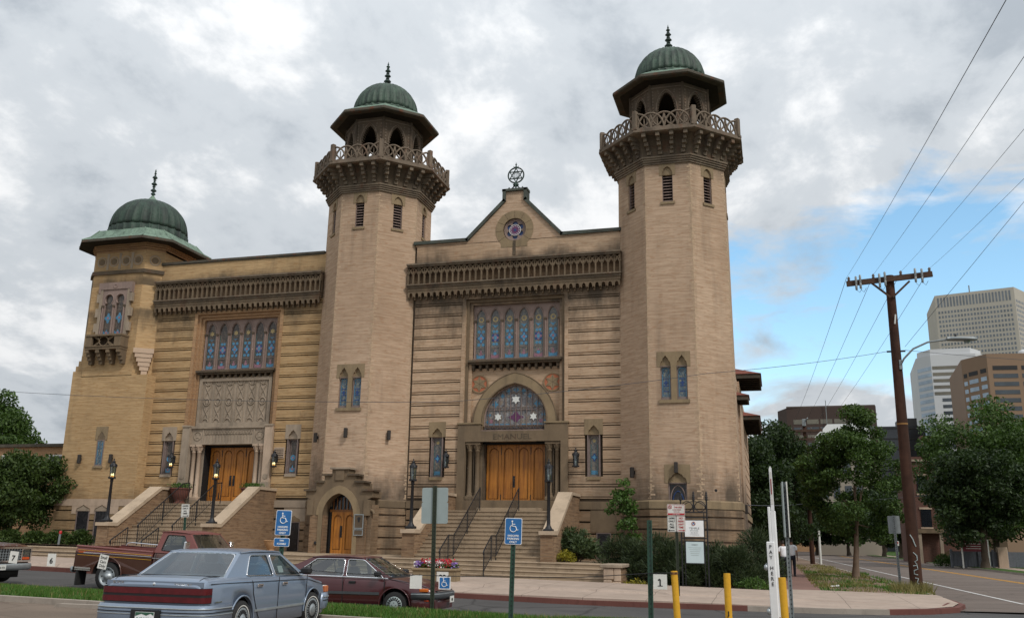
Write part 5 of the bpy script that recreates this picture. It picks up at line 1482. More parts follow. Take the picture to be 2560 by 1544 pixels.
b = MB()
xs2 = [-62, -40, -30, -20, -13, -6, -5.62]
def strip(y0, y1, zf, m):
 vs = []
 for x in xs2: vs += [(x, y0, zf(x)), (x, y1, zf(x))]
 b.add(vs, [(2 * i, 2 * i + 2, 2 * i + 3, 2 * i + 1) for i in range(len(xs2) - 1)], m)
for k in range(6):
 y0 = 31.65 + .27 * k
 zt_ = lambda x, k=k: TEZ(x) - .144 * (4 - k)
 if k == 5: break
 y1 = y0 + .27 if k < 4 else 40.5
 vs = []
 for x in xs2: vs += [(x, y0, zt_(x)), (x, y1 + (.02 if k < 4 else 0), zt_(x)), (x, y0, zt_(x) - .2), (x, y0 - .025, zt_(x)), (x, y0 - .025, zt_(x) - .035), (x, y0, zt_(x) - .035)]
 for i in range(len(xs2) - 1):
  a, c = 6 * i, 6 * i + 6
  b.add([vs[a], vs[c], vs[c + 1], vs[a + 1], vs[c + 2], vs[a + 2], vs[a + 3], vs[c + 3], vs[c + 4], vs[a + 4], vs[c + 5], vs[a + 5]], [(0, 1, 2, 3), (11, 5, 4, 10)], M['steps'])
  b.add([vs[a + 3], vs[c + 3], vs[c], vs[a], vs[c + 4], vs[a + 4], vs[c + 5], vs[a + 5]], [(0, 1, 2, 3), (0, 5, 4, 1), (5, 7, 6, 4)], M['coping_pale'])
b.build('terrace', kind='structure')
e = empty('stone_pier', (-5.35, 32.3, .12), label='low rough pink stone pier closing the right end of the front steps', cat='pier')
b = MB(); b.bbox(-5.62, -5.08, 31.55, 33.1, .1, .80, M['brick_pier'], .03)
for (x0, x1, z0, z1) in ((-5.64, -5.36, .12, .42), (-5.35, -5.06, .12, .36), (-5.64, -5.30, .43, .79), (-5.29, -5.06, .37, .79)): b.bbox(x0, x1, 31.50, 31.60, z0, z1, M['stone_pale'], .02)
b.build('stonework', e)
b = MB(); b.bbox(-5.75, -5.0, 31.45, 33.2, .80, .92, M['stone_grey'], .02); b.build('cap', e)

# ------------------------------------------------------------------ the two entrance staircases
def staircase(xc, lamps, land, label, nst, yland, cheekx, bx0, bx1):
 root = empty('entrance_staircase', (xc, 33.3, TEZ(xc)), label=label, cat='staircase')
 z0 = TEZ(xc); rise = (land - z0) / nst; y0 = 33.35; tr = (yland - y0) / (nst - 1)
 b = MB()
 for i in range(nst):
  ya = y0 + tr * i; zt_ = z0 + rise * (i + 1)
  b.box(bx0, bx1, ya, 38.0 if i == nst - 1 else ya + tr + .03, zt_ - rise - .02, zt_ - .05, M['steps'])
  b.box(bx0, bx1, ya - .03, (38.3 if i == nst - 1 else ya + tr + .02), zt_ - .05, zt_, M['steps'])
 b.build('steps', root)
 for (xa, xb) in cheekx:
  c = MB()
  out = [(33.2, .6), (38.0, .6), (38.0, land + .62), (yland + .1, land + .62), (33.75, z0 + .92), (33.2, z0 + .92)]
  c.T = Matrix(((0, 1, 0, 0), (1, 0, 0, 0), (0, 0, 1, 0), (0, 0, 0, 1)))
  c.plate(out, [], xa, xb, M['brick_pier'])
  w = c.build('cheek_wall', root)
  k = MB(); k.T = c.T
  o2 = [(33.12, z0 + .92), (33.72, z0 + .92), (yland + .08, land + .62), (38.0, land + .62), (38.0, land + .74), (yland + .0, land + .74), (33.68, z0 + 1.06), (33.12, z0 + 1.06)]
  k.plate(o2, [], xa - .05, xb + .05, M['coping_pale'])
  k.build('coping', w)
 return root
staircase(-10.7, None, 2.80, 'wide central stone staircase climbing to the doorway below the arched window', 12, 36.3, ((-13.62, -13.14), (-8.24, -7.76)), -13.16, -8.22)
staircase(-24.55, None, 3.02, 'left stone staircase with pale sloping copings below the left doorway', 12, 36.4, ((-27.32, -26.78), (-22.28, -21.80)), -26.80, -22.26)
b = MB(); b.box(-12.1, -9.3, 37.55, 38.5, 2.8, 2.96, M['steps']); b.box(-12.05, -9.35, 37.95, 38.6, 2.96, 3.12, M['stone_brown']); b.build('door_step', temple)
b = MB(); b.box(-26.0, -23.1, 37.7, 38.6, 3.02, 3.19, M['steps']); b.build('door_step', temple)

def handrail(x, path, feet, label, group):
 """iron rail: path of (y, z) along the top, infill of thin balusters"""
 root = empty('handrail', (x, path[-1][0], path[-1][1] - .9), label=label, cat='handrail', group=group)
 b = MB(); m = M['iron']
 b.tube([(x, y, z) for (y, z) in path], .024, m, 6)
 y0, z0 = path[-1]
 b.tube([(x, y0, z0), (x, y0 - .06, z0 - .05), (x, y0 - .05, z0 - .12), (x, y0 + .02, z0 - .13)], .022, m, 6)
 b.build('top_rail', root)
 c = MB()
 for (p, q) in zip(path[:-1], path[1:]): c.tube([(x, p[0], p[1] - .72), (x, q[0], q[1] - .72)], .014, m, 5)
 tot = 0
 for (p, q) in zip(path[:-1], path[1:]):
  n = max(1, int(abs(p[0] - q[0]) / .125))
  for i in range(n):
   f = i / n; y = p[0] + (q[0] - p[0]) * f; z = p[1] + (q[1] - p[1]) * f
   c.tube([(x, y, z), (x, y, z - .72)], .0095, m, 4)
 c.build('balusters', root)
 for (y, z, zb) in feet:
  f = MB(); f.tube([(x, y, z), (x, y, zb)], .021, m, 6); f.build('post', root)
 return root
zt = TEZ(-10)
for x, nm in ((-11.6, 'black iron handrail on the left of the central staircase, with a kink near its foot'), (-9.95, 'black iron handrail on the right of the central staircase, behind the handicapped sign')):
 handrail(x, [(36.45, 3.72), (33.35, 1.80), (32.75, 1.80), (31.85, 1.28)], [(36.45, 3.72, 2.8), (34.9, 2.76, 1.8), (33.35, 1.8, .85), (32.75, 1.8, .85), (31.85, 1.28, .3)], nm, 'iron handrails on the staircases')
zl = TEZ(-24.5)
for x, nm in ((-25.5, 'long black iron handrail on the left side of the left staircase'), (-23.85, 'long black iron handrail on the right side of the left staircase, behind the lamp post')):
 handrail(x, [(36.7, 3.95), (36.2, 3.88), (33.45, 2.05)], [(36.7, 3.95, 3.0), (35.0, 3.05, 2.0), (33.45, 2.05, 1.0)], nm, 'iron handrails on the staircases')
for x, nm in ((-25.45, 'short black iron handrail at the foot of the left staircase, above the pickup bed'), (-24.0, 'short black iron handrail at the foot of the left staircase, nearer its middle')):
 handrail(x, [(32.75, 1.92), (31.8, 1.42)], [(32.75, 1.92, 1.0), (31.8, 1.42, .6)], nm, 'iron handrails on the staircases')

# ------------------------------------------------------------------ lamp posts and wall lanterns
M['lamp_glass'] = m_glass('lamp_glass', (0.05, 0.05, 0.045), 0.75)
M['lamp_lit'] = m_glow('lamp_lit', (1.0, 0.45, 0.10), 1.3)
M['lamp_core'] = m_glow('lamp_core', (1.0, 0.75, 0.35), 4.0)
M['bulb'] = m_plain('bulb', (0.7, 0.68, 0.62), .4)
def lantern(parent, c, s, lit):
 x, y, z = c
 m = M['iron']
 b = MB()
 for k in range(6):
  a = k * pi / 3
  b.tube([(x + .105 * s * cos(a), y + .105 * s * sin(a), z), (x + .135 * s * cos(a), y + .135 * s * sin(a), z + .46 * s)], .012 * s, m, 4)
  b.tube([(x + .15 * s * cos(a), y + .15 * s * sin(a), z - .06 * s), (x + .15 * s * cos(a), y + .15 * s * sin(a), z + .02 * s)], .016 * s, m, 5)
  b.tube([(x + .15 * s * cos(a), y + .15 * s * sin(a), z + .44 * s), (x + .16 * s * cos(a), y + .16 * s * sin(a), z + .56 * s)], .014 * s, m, 5)
 b.lathe([(.03 * s, -.08 * s), (.15 * s, -.05 * s), (.15 * s, 0), (.10 * s, .01 * s)], m, 6, c, False)
 b.lathe([(.16 * s, .45 * s), (.155 * s, .50 * s), (.13 * s, .56 * s), (.07 * s, .62 * s), (.065 * s, .66 * s), (.09 * s, .67 * s), (.03 * s, .71 * s), (.02 * s, .76 * s), (.03 * s, .78 * s), (.005, .82 * s)], m, 12, c)
 b.build('lantern_cage', parent)
 g = MB(); g.lathe([(.098 * s, .0), (.125 * s, .45 * s)], M['lamp_glass'], 6, c, False, caps=False); g.build('lantern_glass', parent)
 k = MB()
 if lit:
  for q in (-.035, .035): k.lathe([(.0, .07 * s), (.026 * s, .09 * s), (.03 * s, .12 * s), (.012 * s, .17 * s), (0, .18 * s)], M['lamp_core'], 8, (x + q * s, y, z))
  k.lathe([(.06 * s, .02 * s), (.075 * s, .05 * s), (.06 * s, .075 * s)], M['lamp_lit'], 10, c)
 else: k.lathe([(.015 * s, .0), (.02 * s, .10 * s), (.04 * s, .14 * s), (.035 * s, .20 * s), (0, .23 * s)], M['bulb'], 8, c)
 k.build('bulb', parent)
def lamp_post(x, y, zb, lit, label):
 root = empty('lamp_post', (x, y, zb), label=label, cat='lamp post', group='lantern lamp posts on the staircase piers')
 b = MB(); b.bbox(x - .17, x + .17, y - .17, y + .17, zb, zb + .10, M['iron'], .02)
 b.lathe([(.15, .10), (.11, .16), (.075, .22), (.07, .3), (.055, 1.66), (.075, 1.68), (.06, 1.72), (.09, 1.76)], M['iron'], 12, (x, y, zb)); b.build('post', root)
 lantern(root, (x, y, zb + 1.84), 0.98, lit)
lamp_post(-27.08, 33.46, TEZ(-27) + 1.06 - .0, True, 'lit lantern lamp post on the pier at the far left staircase wall')
lamp_post(-22.05, 33.46, TEZ(-22) + 1.06, True, 'lit lantern lamp post in front of the left wooden doors')
lamp_post(-13.38, 33.46, TEZ(-13) + 1.06, False, 'unlit lantern lamp post on the pier left of the central staircase')
lamp_post(-8.0, 33.46, TEZ(-8) + 1.06, False, 'unlit lantern lamp post on the pier right of the central staircase')
def wall_lantern(x, zb, lit, label):
 y = FY - .07
 root = empty('wall_lantern', (x, y, zb), label=label, cat='wall lantern', group='wall lanterns beside the doorways')
 lantern(root, (x, y - .26, zb + .1), .92, lit)
 b = MB(); b.box(x - .05, x + .05, y - .03, y, zb + .3, zb + .62, M['iron']); b.tube([(x, y, zb + .5), (x, y - .14, zb + .58), (x, y - .16, zb + .36)], .02, M['iron'], 6); b.tube([(x, y, zb + .3), (x, y - .22, zb + .02)], .015, M['iron'], 5); b.build('bracket', root)
wall_lantern(-27.32, 4.66, True, 'lit wall lantern left of the left wooden doors'); wall_lantern(-21.88, 4.66, True, 'lit wall lantern under the vent grille right of the left doors')
wall_lantern(-13.58, 4.58, False, 'unlit dark wall lantern left of the central doorway'); wall_lantern(-7.86, 4.58, False, 'unlit dark wall lantern right of the central doorway')
def floodlight(x, y, z, rz, label):
 root = empty('floodlight', (x, y, z), (0, 0, rz), label=label, cat='floodlight', group='small box floodlights fixed to the brick')
 b = MB(); b.bbox(-.07, .07, -.20, -.06, 0, .42, M['louvre'], .015); b.build('housing', root, world=False)
 c = MB(); c.box(-.03, .03, -.07, .0, .14, .28, M['black']); c.build('bracket', root, world=False)
 return root
floodlight(-32.08, 37.3, 4.90, 0, 'box floodlight left of the narrow turret window'); floodlight(-30.30, 37.3, 4.90, 0, 'box floodlight right of the narrow turret window')
ap = lambda z: RZ(z) * C8
for (cx_, k, z, lab) in ((-17.85, 7, 5.75, 'box floodlight on the left face of the left octagonal tower'), (-17.85, 0, 5.85, 'box floodlight above the arched porch of the left octagonal tower'), (-17.85, 1, 5.8, 'box floodlight on the right face of the left octagonal tower'), (-3.68, 7, 4.15, 'box floodlight on the left face of the right octagonal tower'), (-3.68, 0, 4.28, 'box floodlight over the dark niche window of the right octagonal tower')):
 a = radians(45 * k); r_ = ap(z) + .012
 floodlight(cx_ + r_ * sin(a) + (.05 if k == 0 else 0), 38.96 - r_ * cos(a), z, a, lab)
floodlight(-1.42, 45.0, 3.0, radians(90), 'box floodlight on the right flank of the temple where a cable is fixed')
b = MB(Matrix.Translation((-2.15, 36.62, 3.62))); b.lathe([(.05, -.1), (.06, -.02), (.03, 0)], M['black'], 8, axis='y'); o = b.build('wall_cap', temple)

# ------------------------------------------------------------------ urns, flower box
def urn_planter(x, y, zb, s, mat, label, green, group):
 root = empty('urn_planter', (x, y, zb), label=label, cat='planter', group=group)
 b = MB(); b.lathe([(.26 * s, 0), (.28 * s, .06 * s), (.20 * s, .14 * s), (.26 * s, .22 * s), (.40 * s, .42 * s), (.46 * s, .62 * s), (.47 * s, .68 * s), (.52 * s, .72 * s), (.50 * s, .76 * s), (.42 * s, .74 * s), (.40 * s, .66 * s), (0, .66 * s)], mat, 24, (x, y, zb)); b.build('bowl', root)
 return root
# ------------------------------------------------------------------ plants
rng = np.random.default_rng(7)
def leaf_mesh(name, P, size, mat, parent=None, aspect=0.5, direction=None, dirmix=0.0, world=True, kind=None, curl=0.0):
 """many leaf-shaped faces at points P"""
 n = len(P)
 off = np.array(wloc(parent)) if (parent is not None and world) else np.zeros(3)
 P = np.asarray(P, float) - off
 u = rng.normal(size=(n, 3))
 if direction is not None: u = u * (1 - dirmix) * 0.6 + np.asarray(direction) * dirmix
 u /= np.linalg.norm(u, axis=1)[:, None] + 1e-9
 w = rng.normal(size=(n, 3)); w -= u * (w * u).sum(1)[:, None]; w /= np.linalg.norm(w, axis=1)[:, None] + 1e-9
 s = size * rng.uniform(0.6, 1.25, n)[:, None]
 V = np.empty((n, 4, 3))
 V[:, 0] = P - u * s * 0.5; V[:, 1] = P + w * s * aspect * 0.5 - u * s * .05; V[:, 2] = P + u * s * 0.5; V[:, 3] = P - w * s * aspect * 0.5 - u * s * .05
 me = bpy.data.meshes.new(name)
 me.vertices.add(n * 4); me.vertices.foreach_set('co', V.astype(np.float32).ravel())
 me.loops.add(n * 4); me.loops.foreach_set('vertex_index', np.arange(n * 4, dtype=np.int32))
 me.polygons.add(n); me.polygons.foreach_set('loop_start', np.arange(0, n * 4, 4, dtype=np.int32)); me.polygons.foreach_set('loop_total', np.full(n, 4, dtype=np.int32))
 me.materials.append(mat); me.update(calc_edges=True); me.validate()
 o = bpy.data.objects.new(name, me); COL.objects.link(o)
 if parent is not None:
  o.parent = parent; KIDS.setdefault(parent.name, []).append(o)
 if kind: o['kind'] = kind
 return o
def blob_points(blobs, n):
 vol = np.array([b[3] ** 2 for b in blobs]); k = rng.choice(len(blobs), n, p=vol / vol.sum())
 B = np.array(blobs)[k]
 d = rng.normal(size=(n, 3)); d /= np.linalg.norm(d, axis=1)[:, None]
 r = rng.uniform(0, 1, n) ** 0.42
 d *= (B[:, 3] * r)[:, None]; d[:, 2] *= 0.72
 return B[:, :3] + d, d
def crown_blobs(c, rad, n, size, shape='round', hollow=.35):
 out = []
 while len(out) < n:
  p = rng.uniform(-1, 1, 3)
  q = np.linalg.norm(p)
  if q > 1 or q < hollow: continue
  if shape == 'tall': p[:2] *= (1.0 - 0.55 * max(0, p[2])) 
  if shape == 'flat' and p[2] < -.6: continue
  out.append((c[0] + p[0] * rad[0], c[1] + p[1] * rad[1], c[2] + p[2] * rad[2], size * rng.uniform(.6, 1.3)))
 return out
def tree(name, base, crown_c, rad, nb, bs, nl, ls, leaf, label, group=None, tr=.16, shape='round', bark='bark', lean=(0, 0), cat='tree', limbs=9, aspect=.5, forks=None):
 root = empty(name, base, label=label, cat=cat, group=group)
 c = (base[0] + crown_c[0], base[1] + crown_c[1], base[2] + crown_c[2])
 blobs = crown_blobs(c, rad, nb, bs, shape)
 t = MB()
 top = Vector((c[0] + lean[0], c[1] + lean[1], c[2] - rad[2] * .15)); b0 = Vector(base)
 pts, rs = [], []
 for i in range(8):
  f = i / 7; p = b0.lerp(top, f); p.x += .12 * tr * 6 * mnoise.noise(Vector((base[0], f * 2.2, 1))) * (f > 0); p.y += .5 * tr * mnoise.noise(Vector((base[1], f * 2.2, 5))) * (f > 0)
  pts.append(p); rs.append(tr * (1.35 if i == 0 else 1.0) * (1 - .72 * f))
 t.tube(pts, rs, M[bark], 9)
 order = sorted(blobs, key=lambda q: rng.uniform())
 for q in order[:limbs]:
  f = rng.uniform(.40, .9); s = pts[int(f * 7)]; e = Vector(q[:3]); mid = s.lerp(e, .5) + Vector((0, 0, -.08 * (e - s).length))
  t.tube([s, mid, e], [tr * .42 * (1.1 - f), tr * .26 * (1.1 - f), tr * .06], M[bark], 6)
 if forks:
  for (dx, dy, dz, r_) in forks: t.tube([b0 + Vector((0, 0, .4)), b0 + Vector((dx * .5, dy * .5, dz * .45)), b0 + Vector((dx, dy, dz))], [r_, r_ * .8, r_ * .4], M[bark], 7)
 t.build('trunk', root)
 P, D = blob_points(blobs, nl)
 leaf_mesh('crown', P, ls, M[leaf], root, aspect)
 return root
def bush(name, c, rad, n, ls, leaf, label, cat='shrub', group=None, aspect=.4, up=.5, lump=.25, lumps=14, stems=True):
 """c at the ground; dome of leaves with lumps"""
 root = empty(name, c, label=label, cat=cat, group=group)
 blobs = []
 for i in range(lumps):
  a = rng.uniform(0, 2 * pi); e = rng.uniform(0.1, 1.0)
  rr = sqrt(1 - e * e) if e < 1 else 0
  blobs.append((c[0] + rad[0] * .72 * rr * cos(a), c[1] + rad[1] * .72 * rr * sin(a), c[2] + rad[2] * .70 * e, lump * rng.uniform(.8, 1.4) * max(rad)))
 blobs.append((c[0], c[1], c[2] + rad[2] * .4, max(rad[0], rad[1]) * .62)); blobs.append((c[0] - rad[0] * .4, c[1], c[2] + rad[2] * .3, rad[0] * .5)); blobs.append((c[0] + rad[0] * .4, c[1], c[2] + rad[2] * .3, rad[0] * .5))
 P, D = blob_points(blobs, n)
 P[:, 2] = np.maximum(P[:, 2], c[2] + .02)
 d = D / (np.linalg.norm(D, axis=1)[:, None] + 1e-6) + np.array([0, 0, 0.6])
 leaf_mesh('foliage', P, ls, M[leaf], root, aspect, d, up)
 if stems:
  t = MB()
  for i in range(7):
   q = blobs[i % len(blobs)]; t.tube([(c[0] + .08 * cos(i), c[1] + .08 * sin(i), c[2] - .05), tuple(Vector(c).lerp(Vector(q[:3]), .6)), q[:3]], [.025, .016, .006], M['bark'], 5)
  t.build('stems', root)
 return root

tree('maple_tree', (-34.35, 36.0, 1.12), (-.15, 0, 2.5), (2.3, 2.1, 1.7), 64, .70, 30000, .18, 'leaf_maple', 'round leafy young tree left of the temple turret, in front of the low brick annexe', tr=.11, forks=[(-.9, .1, 1.7, .06), (.8, .1, 1.6, .06), (.2, -.3, 1.9, .06)])
tree('elm_tree', (-61.6, 60.0, 0.5), (0, 0, 8.2), (3.9, 4, 4.5), 46, 1.15, 24000, .30, 'leaf_mid', 'big loose tree rising behind the flat roofed brick annexe at the far left', tr=.35)
tree('maple_sapling', (-5.55, 35.5, 1.0), (0, 0, 1.75), (.62, .6, 1.2), 26, .27, 1700, .16, 'leaf_bright', 'slim green sapling against the foot of the right octagonal tower', tr=.03, shape='tall', limbs=12)
tree('street_tree', (3.55, 48.4, .12), (.25, 0, 4.95), (2.65, 2.2, 3.2), 90, .56, 34000, .165, 'leaf_mid', 'young street tree with a crooked pale trunk on the dry verge beside the side street', tr=.16, shape='tall', bark='bark_pale', limbs=12)
for (x, y, h, r, n, lab) in ((-2.2, 66, 8.2, 3.0, 12000, 'dark dense tree immediately behind the tiled eaves on the temple flank'),
        (0.2, 78, 10.6, 3.4, 13000, 'tall dark tree left of the wooden pole that stands behind the two walkers'),
        (1.0, 100, 10.5, 3.6, 9000, 'dark tree behind the second wooden pole on the left side of the side street'),
        (-1.5, 128, 11.5, 4.6, 7000, 'distant dark tree far down the left side of the side street')):
 tree('dense_tree', (x, y, .1), (0, 0, h * .58), (r, r, h * .47), 60, r * .36, int(n * 2.2), .28, 'leaf_dark', lab, 'dark trees along the side street', tr=.22)
for (x, y, h, r, n, leaf, lab) in ((17.8, 88, 13.6, 5.3, 34000, 'leaf_mid', 'large spreading green tree right of the leaning utility pole, above the grey fence'),
        (25.0, 92, 13.0, 6.0, 30000, 'leaf_mid', 'large green tree cut by the right edge of the photo'),
        (15.3, 80, 9.2, 3.5, 20000, 'leaf_dark', 'smaller dark tree immediately right of the leaning utility pole'),
        (19.5, 118, 12.0, 4.4, 8000, 'leaf_dark', 'dark tree standing behind the large spreading tree on the right'),
        (15.2, 150, 10.0, 4.0, 6000, 'leaf_dark', 'distant dark tree on the right verge beyond the driveway'),
        (1.5, 158, 8.6, 4.2, 7000, 'leaf_dark', 'leftmost of the low dark trees closing the view at the end of the street'),
        (6.3, 162, 8.2, 4.0, 7000, 'leaf_dark', 'second from left of the low dark trees closing the view at the street end'),
        (11.0, 160, 8.8, 4.2, 7000, 'leaf_mid', 'third from left of the low trees closing the view at the street end'),
        (15.8, 135, 8.4, 3.8, 8000, 'leaf_dark', 'low dark tree right of the road beyond the grey fence'),
        (10.5, 215, 12.0, 6.5, 7000, 'leaf_dark', 'distant tree closing the right end of the side street'),
        (3.5, 225, 12.5, 6.5, 7000, 'leaf_dark', 'distant tree closing the left end of the side street')):
 tree('shade_tree', (x, y, .1), (0, 0, h * .59), (r, r, h * .42), 95, r * .28, int(n * 1.35), .31 if y < 130 else .62, leaf, lab, 'trees across the side street', tr=.3)

bush('rhododendron', (-7.25, 34.9, .92), (.95, .8, 1.5), 5200, .16, 'leaf_rhodo', 'tall round broad leaved bush right of the central staircase, below the lamp post', aspect=.38, lumps=20, lump=.22)
b_ = bush('golden_plant', (-7.55, 33.95, .9), (.55, .35, .48), 900, .10, 'leaf_yellow', 'small yellow leaved plant at the foot of the round bush beside the stair pier', cat='plant', lumps=9, lump=.3)
for (c, rad, n, lab) in (((-5.35, 34.3, .40), (1.15, .95, 1.5), 9000, 'dark juniper at the left end of the row, behind the stone pier'),
       ((-4.1, 33.6, .25), (1.35, 1.0, 1.65), 11000, 'broad dark juniper beneath the temple notice board, left half'),
       ((-2.75, 32.95, .18), (1.25, .9, 1.2), 9000, 'low front juniper directly behind the middle yellow bollards'),
       ((-2.3, 34.2, .4), (1.3, .9, 1.3), 9000, 'dark juniper behind the foot of the temple notice board'),
       ((-1.5, 33.0, .2), (1.15, .8, 1.35), 9000, 'dark juniper right of the temple notice board'),
       ((-.75, 34.1, .3), (.85, .9, 1.72), 7500, 'tallest dark juniper at the right end of the row beside the white pay post')):
 c = (c[0], c[1], c[2]); rad = (rad[0] * 1.05, rad[1], rad[2] * 1.28)
 bush('juniper_bush', c, rad, n, .17, 'leaf_juniper', lab, group='dark junipers in the front bed', aspect=.16, up=.75, lumps=26, lump=.20)
bush('golden_plant', (-.75, 32.25, .15), (.75, .3, .42), 900, .11, 'leaf_bright', 'low bright green plant with yellow flowers in front of the tallest juniper', cat='plant', lumps=10, lump=.3)
bush('golden_plant', (-4.6, 32.05, .15), (.55, .2, .30), 500, .10, 'leaf_yellow', 'low yellowish plant at the kerb side foot of the stone pier', cat='plant', lumps=8, lump=.3)
for (x, r, h, lab) in ((-33.4, .85, .75, 'clipped green shrub at the left end of the bed below the turret'), (-32.0, .75, .70, 'clipped green shrub below the left turret basement window'), (-30.75, .8, .72, 'clipped green shrub below the right turret basement window'), (-29.5, .75, .78, 'clipped green shrub beside the far left lamp post pier')):
 bush('clipped_shrub', (x, 34.9, TEZ(x) + .02), (r, .6, h), 2600, .12, 'leaf_maple', lab, group='shrubs in the bed below the turret', aspect=.5, lumps=16, lump=.25)
bush('clipped_shrub', (-35.6, 34.6, TEZ(-35) + .02), (1.3, .7, .8), 3500, .13, 'leaf_mid', 'loose shrub at the left edge of the photo beneath the round leafy tree', group='shrubs in the bed below the turret', lumps=18)
for (x, y, r, h, lab) in ((13.9, 86, 1.6, 1.3, 'round green hedge bush left of the grey fence'), (15.6, 84.5, 1.4, 1.0, 'lower green bush in front of the grey fence')):
 bush('hedge_bush', (x, y, .12), (r, 1.0, h), 2200, .2, 'leaf_mid', lab, group='bushes across the side street')

def grass(name, xr, yr, n, zf, h, mat, w=.012, dens=None, label=None):
 x = rng.uniform(*xr, n); y = rng.uniform(*yr, n)
 if dens is not None:
  k = dens(x, y); m_ = rng.uniform(0, 1, n) < k; x, y = x[m_], y[m_]; n = len(x)
 z = np.array([zf(a, c) for a, c in zip(x, y)])
 hh = h * rng.uniform(.5, 1.3, n); a = rng.uniform(0, 2 * pi, n)
 lean = rng.normal(0, .35, (n, 2)) * hh[:, None]
 V = np.empty((n, 3, 3))
 V[:, 0] = np.stack([x - np.cos(a) * w, y - np.sin(a) * w, z - .01], 1); V[:, 1] = np.stack([x + np.cos(a) * w, y + np.sin(a) * w, z - .01], 1)
 V[:, 2] = np.stack([x + lean[:, 0], y + lean[:, 1], z + hh], 1)
 me = bpy.data.meshes.new(name)
 me.vertices.add(n * 3); me.vertices.foreach_set('co', V.astype(np.float32).ravel())
 me.loops.add(n * 3); me.loops.foreach_set('vertex_index', np.arange(n * 3, dtype=np.int32))
 me.polygons.add(n); me.polygons.foreach_set('loop_start', np.arange(0, n * 3, 3, dtype=np.int32)); me.polygons.foreach_set('loop_total', np.full(n, 3, dtype=np.int32))
 me.materials.append(mat); me.update(calc_edges=True)
 o = bpy.data.objects.new(name, me); COL.objects.link(o)
 tag(o, label, 'grass', None, 'stuff')
 return o
grass('lawn_grass', (-24, -1), (17.28, 19.75), 90000, LAWNZ, .085, M['grass'], .011, lambda x, y: np.clip(.75 + 1.5 * np.array([mnoise.noise(Vector((a * .8, c * 1.1, 7))) for a, c in zip(x, y)]), .12, 1), label='short green lawn strip between the parking lot and the street')
grass('lawn_grass', (-24, -1), (17.28, 19.75), 5000, LAWNZ, .11, M['grass_dry'], .010, label='odd dry blades in the lawn strip between parking lot and street')
_vz = lambda x, y: .13
def _vd(x, y):
 v = np.array([mnoise.noise(Vector((a * .9, c * .35, 3))) for a, c in zip(x, y)])
 return np.clip(.10 + 1.9 * v, 0.02, 1)
grass('verge_grass', (1.25, 4.75), (32.6, 75), 15000, _vz, .16, M['grass_dry'], .02, lambda x, y: _vd(x, y) * (x < KX(40) - .03 * (y - 40)), label='dry straw coloured grass on the verge of the side street')
grass('verge_grass', (1.4, 4.7), (32.6, 60), 15000, _vz, .13, M['grass'], .02, lambda x, y: np.clip(_vd(x + 20, y + 9), 0, 1), label='patches of green grass on the verge of the side street')
grass('verge_grass', (3.7, 5.0), (34.2, 36.8), 2600, _vz, .34, M['grass_dry'], .014, lambda x, y: np.exp(-((x - 4.5) ** 2 + (y - 35.4) ** 2) / .5), label='tall dry grass round the foot of the leaning utility pole')

# ------------------------------------------------------------------ flower box, urns
def flower_box():
 X, Y, Z = -10.28, 28.0, SWZ(-10.3, 28)
 r = empty('flower_box', (X, Y, Z), label='long tan planter box of red and white flowers on the pavement behind the maroon car', cat='planter')
 b = MB(); b.bbox(X - .70, X + .70, Y - .28, Y + .28, Z, Z + .50, M['stone_tan'], .02); b.bbox(X - .74, X + .74, Y - .32, Y + .32, Z + .44, Z + .52, M['stone_tan'], .02); b.build('box', r)
 p = MB(); p.box(X + .12, X + .50, Y - .30, Y - .285, Z + .10, Z + .42, M['white_old']); p.text('99', .24, X + .31, Z + .17, Y - .302, M['black'], bold=.006); p.build('number_panel', r)
 P = np.stack([rng.uniform(X - .66, X + .66, 900), rng.uniform(Y - .22, Y + .22, 900), Z + .5 + rng.uniform(0, .14, 900)], 1)
 leaf_mesh('leaves', P, .10, M['leaf_bright'], r, .4, np.array([0, 0, 1.0]), .4)
 cols = {'red': m_plain('petal_red', (.45, .015, .03), .6), 'white': m_plain('petal_white', (.75, .72, .7), .6), 'violet': m_plain('petal_violet', (.22, .12, .40), .6)}
 for nm, n, xa, xb, h in (('red', 420, -.45, .55, .26), ('white', 300, -.3, .3, .2), ('violet', 140, -.66, -.45, .18), ('violet', 40, .5, .66, .15), ('white', 60, -.68, -.58, .16)):
  P = np.stack([rng.uniform(X + xa, X + xb, n), rng.uniform(Y - .26, Y + .2, n), Z + .54 + rng.uniform(0, h, n)], 1)
  leaf_mesh('blossoms', P, .07, cols[nm], r, .8)
flower_box()
clay = m_stone('clay', (.16, .065, .05), .2, .3)
for (x, lab) in ((-26.35, 'big dark red urn with a plant left of the left wooden doors'), (-22.65, 'big dark red urn with a plant right of the left wooden doors')):
 r = urn_planter(x, 37.25, 3.02, .95, clay, lab, True, 'dark red urns at the left doors')
 P = np.stack([x + rng.normal(0, .2, 500), 37.25 + rng.normal(0, .2, 500), 3.72 + rng.uniform(0, .22, 500)], 1)
 leaf_mesh('plant', P, .16, M['leaf_bright'], r, .25, np.array([0, 0, 1.0]), .5)
urn_planter(-20.1, 34.9, TEZ(-20) + .01, .62, m_stone('clay_tan', (.42, .24, .12), .15, .2), 'tan clay urn on the terrace right of the left staircase wall', False, None)
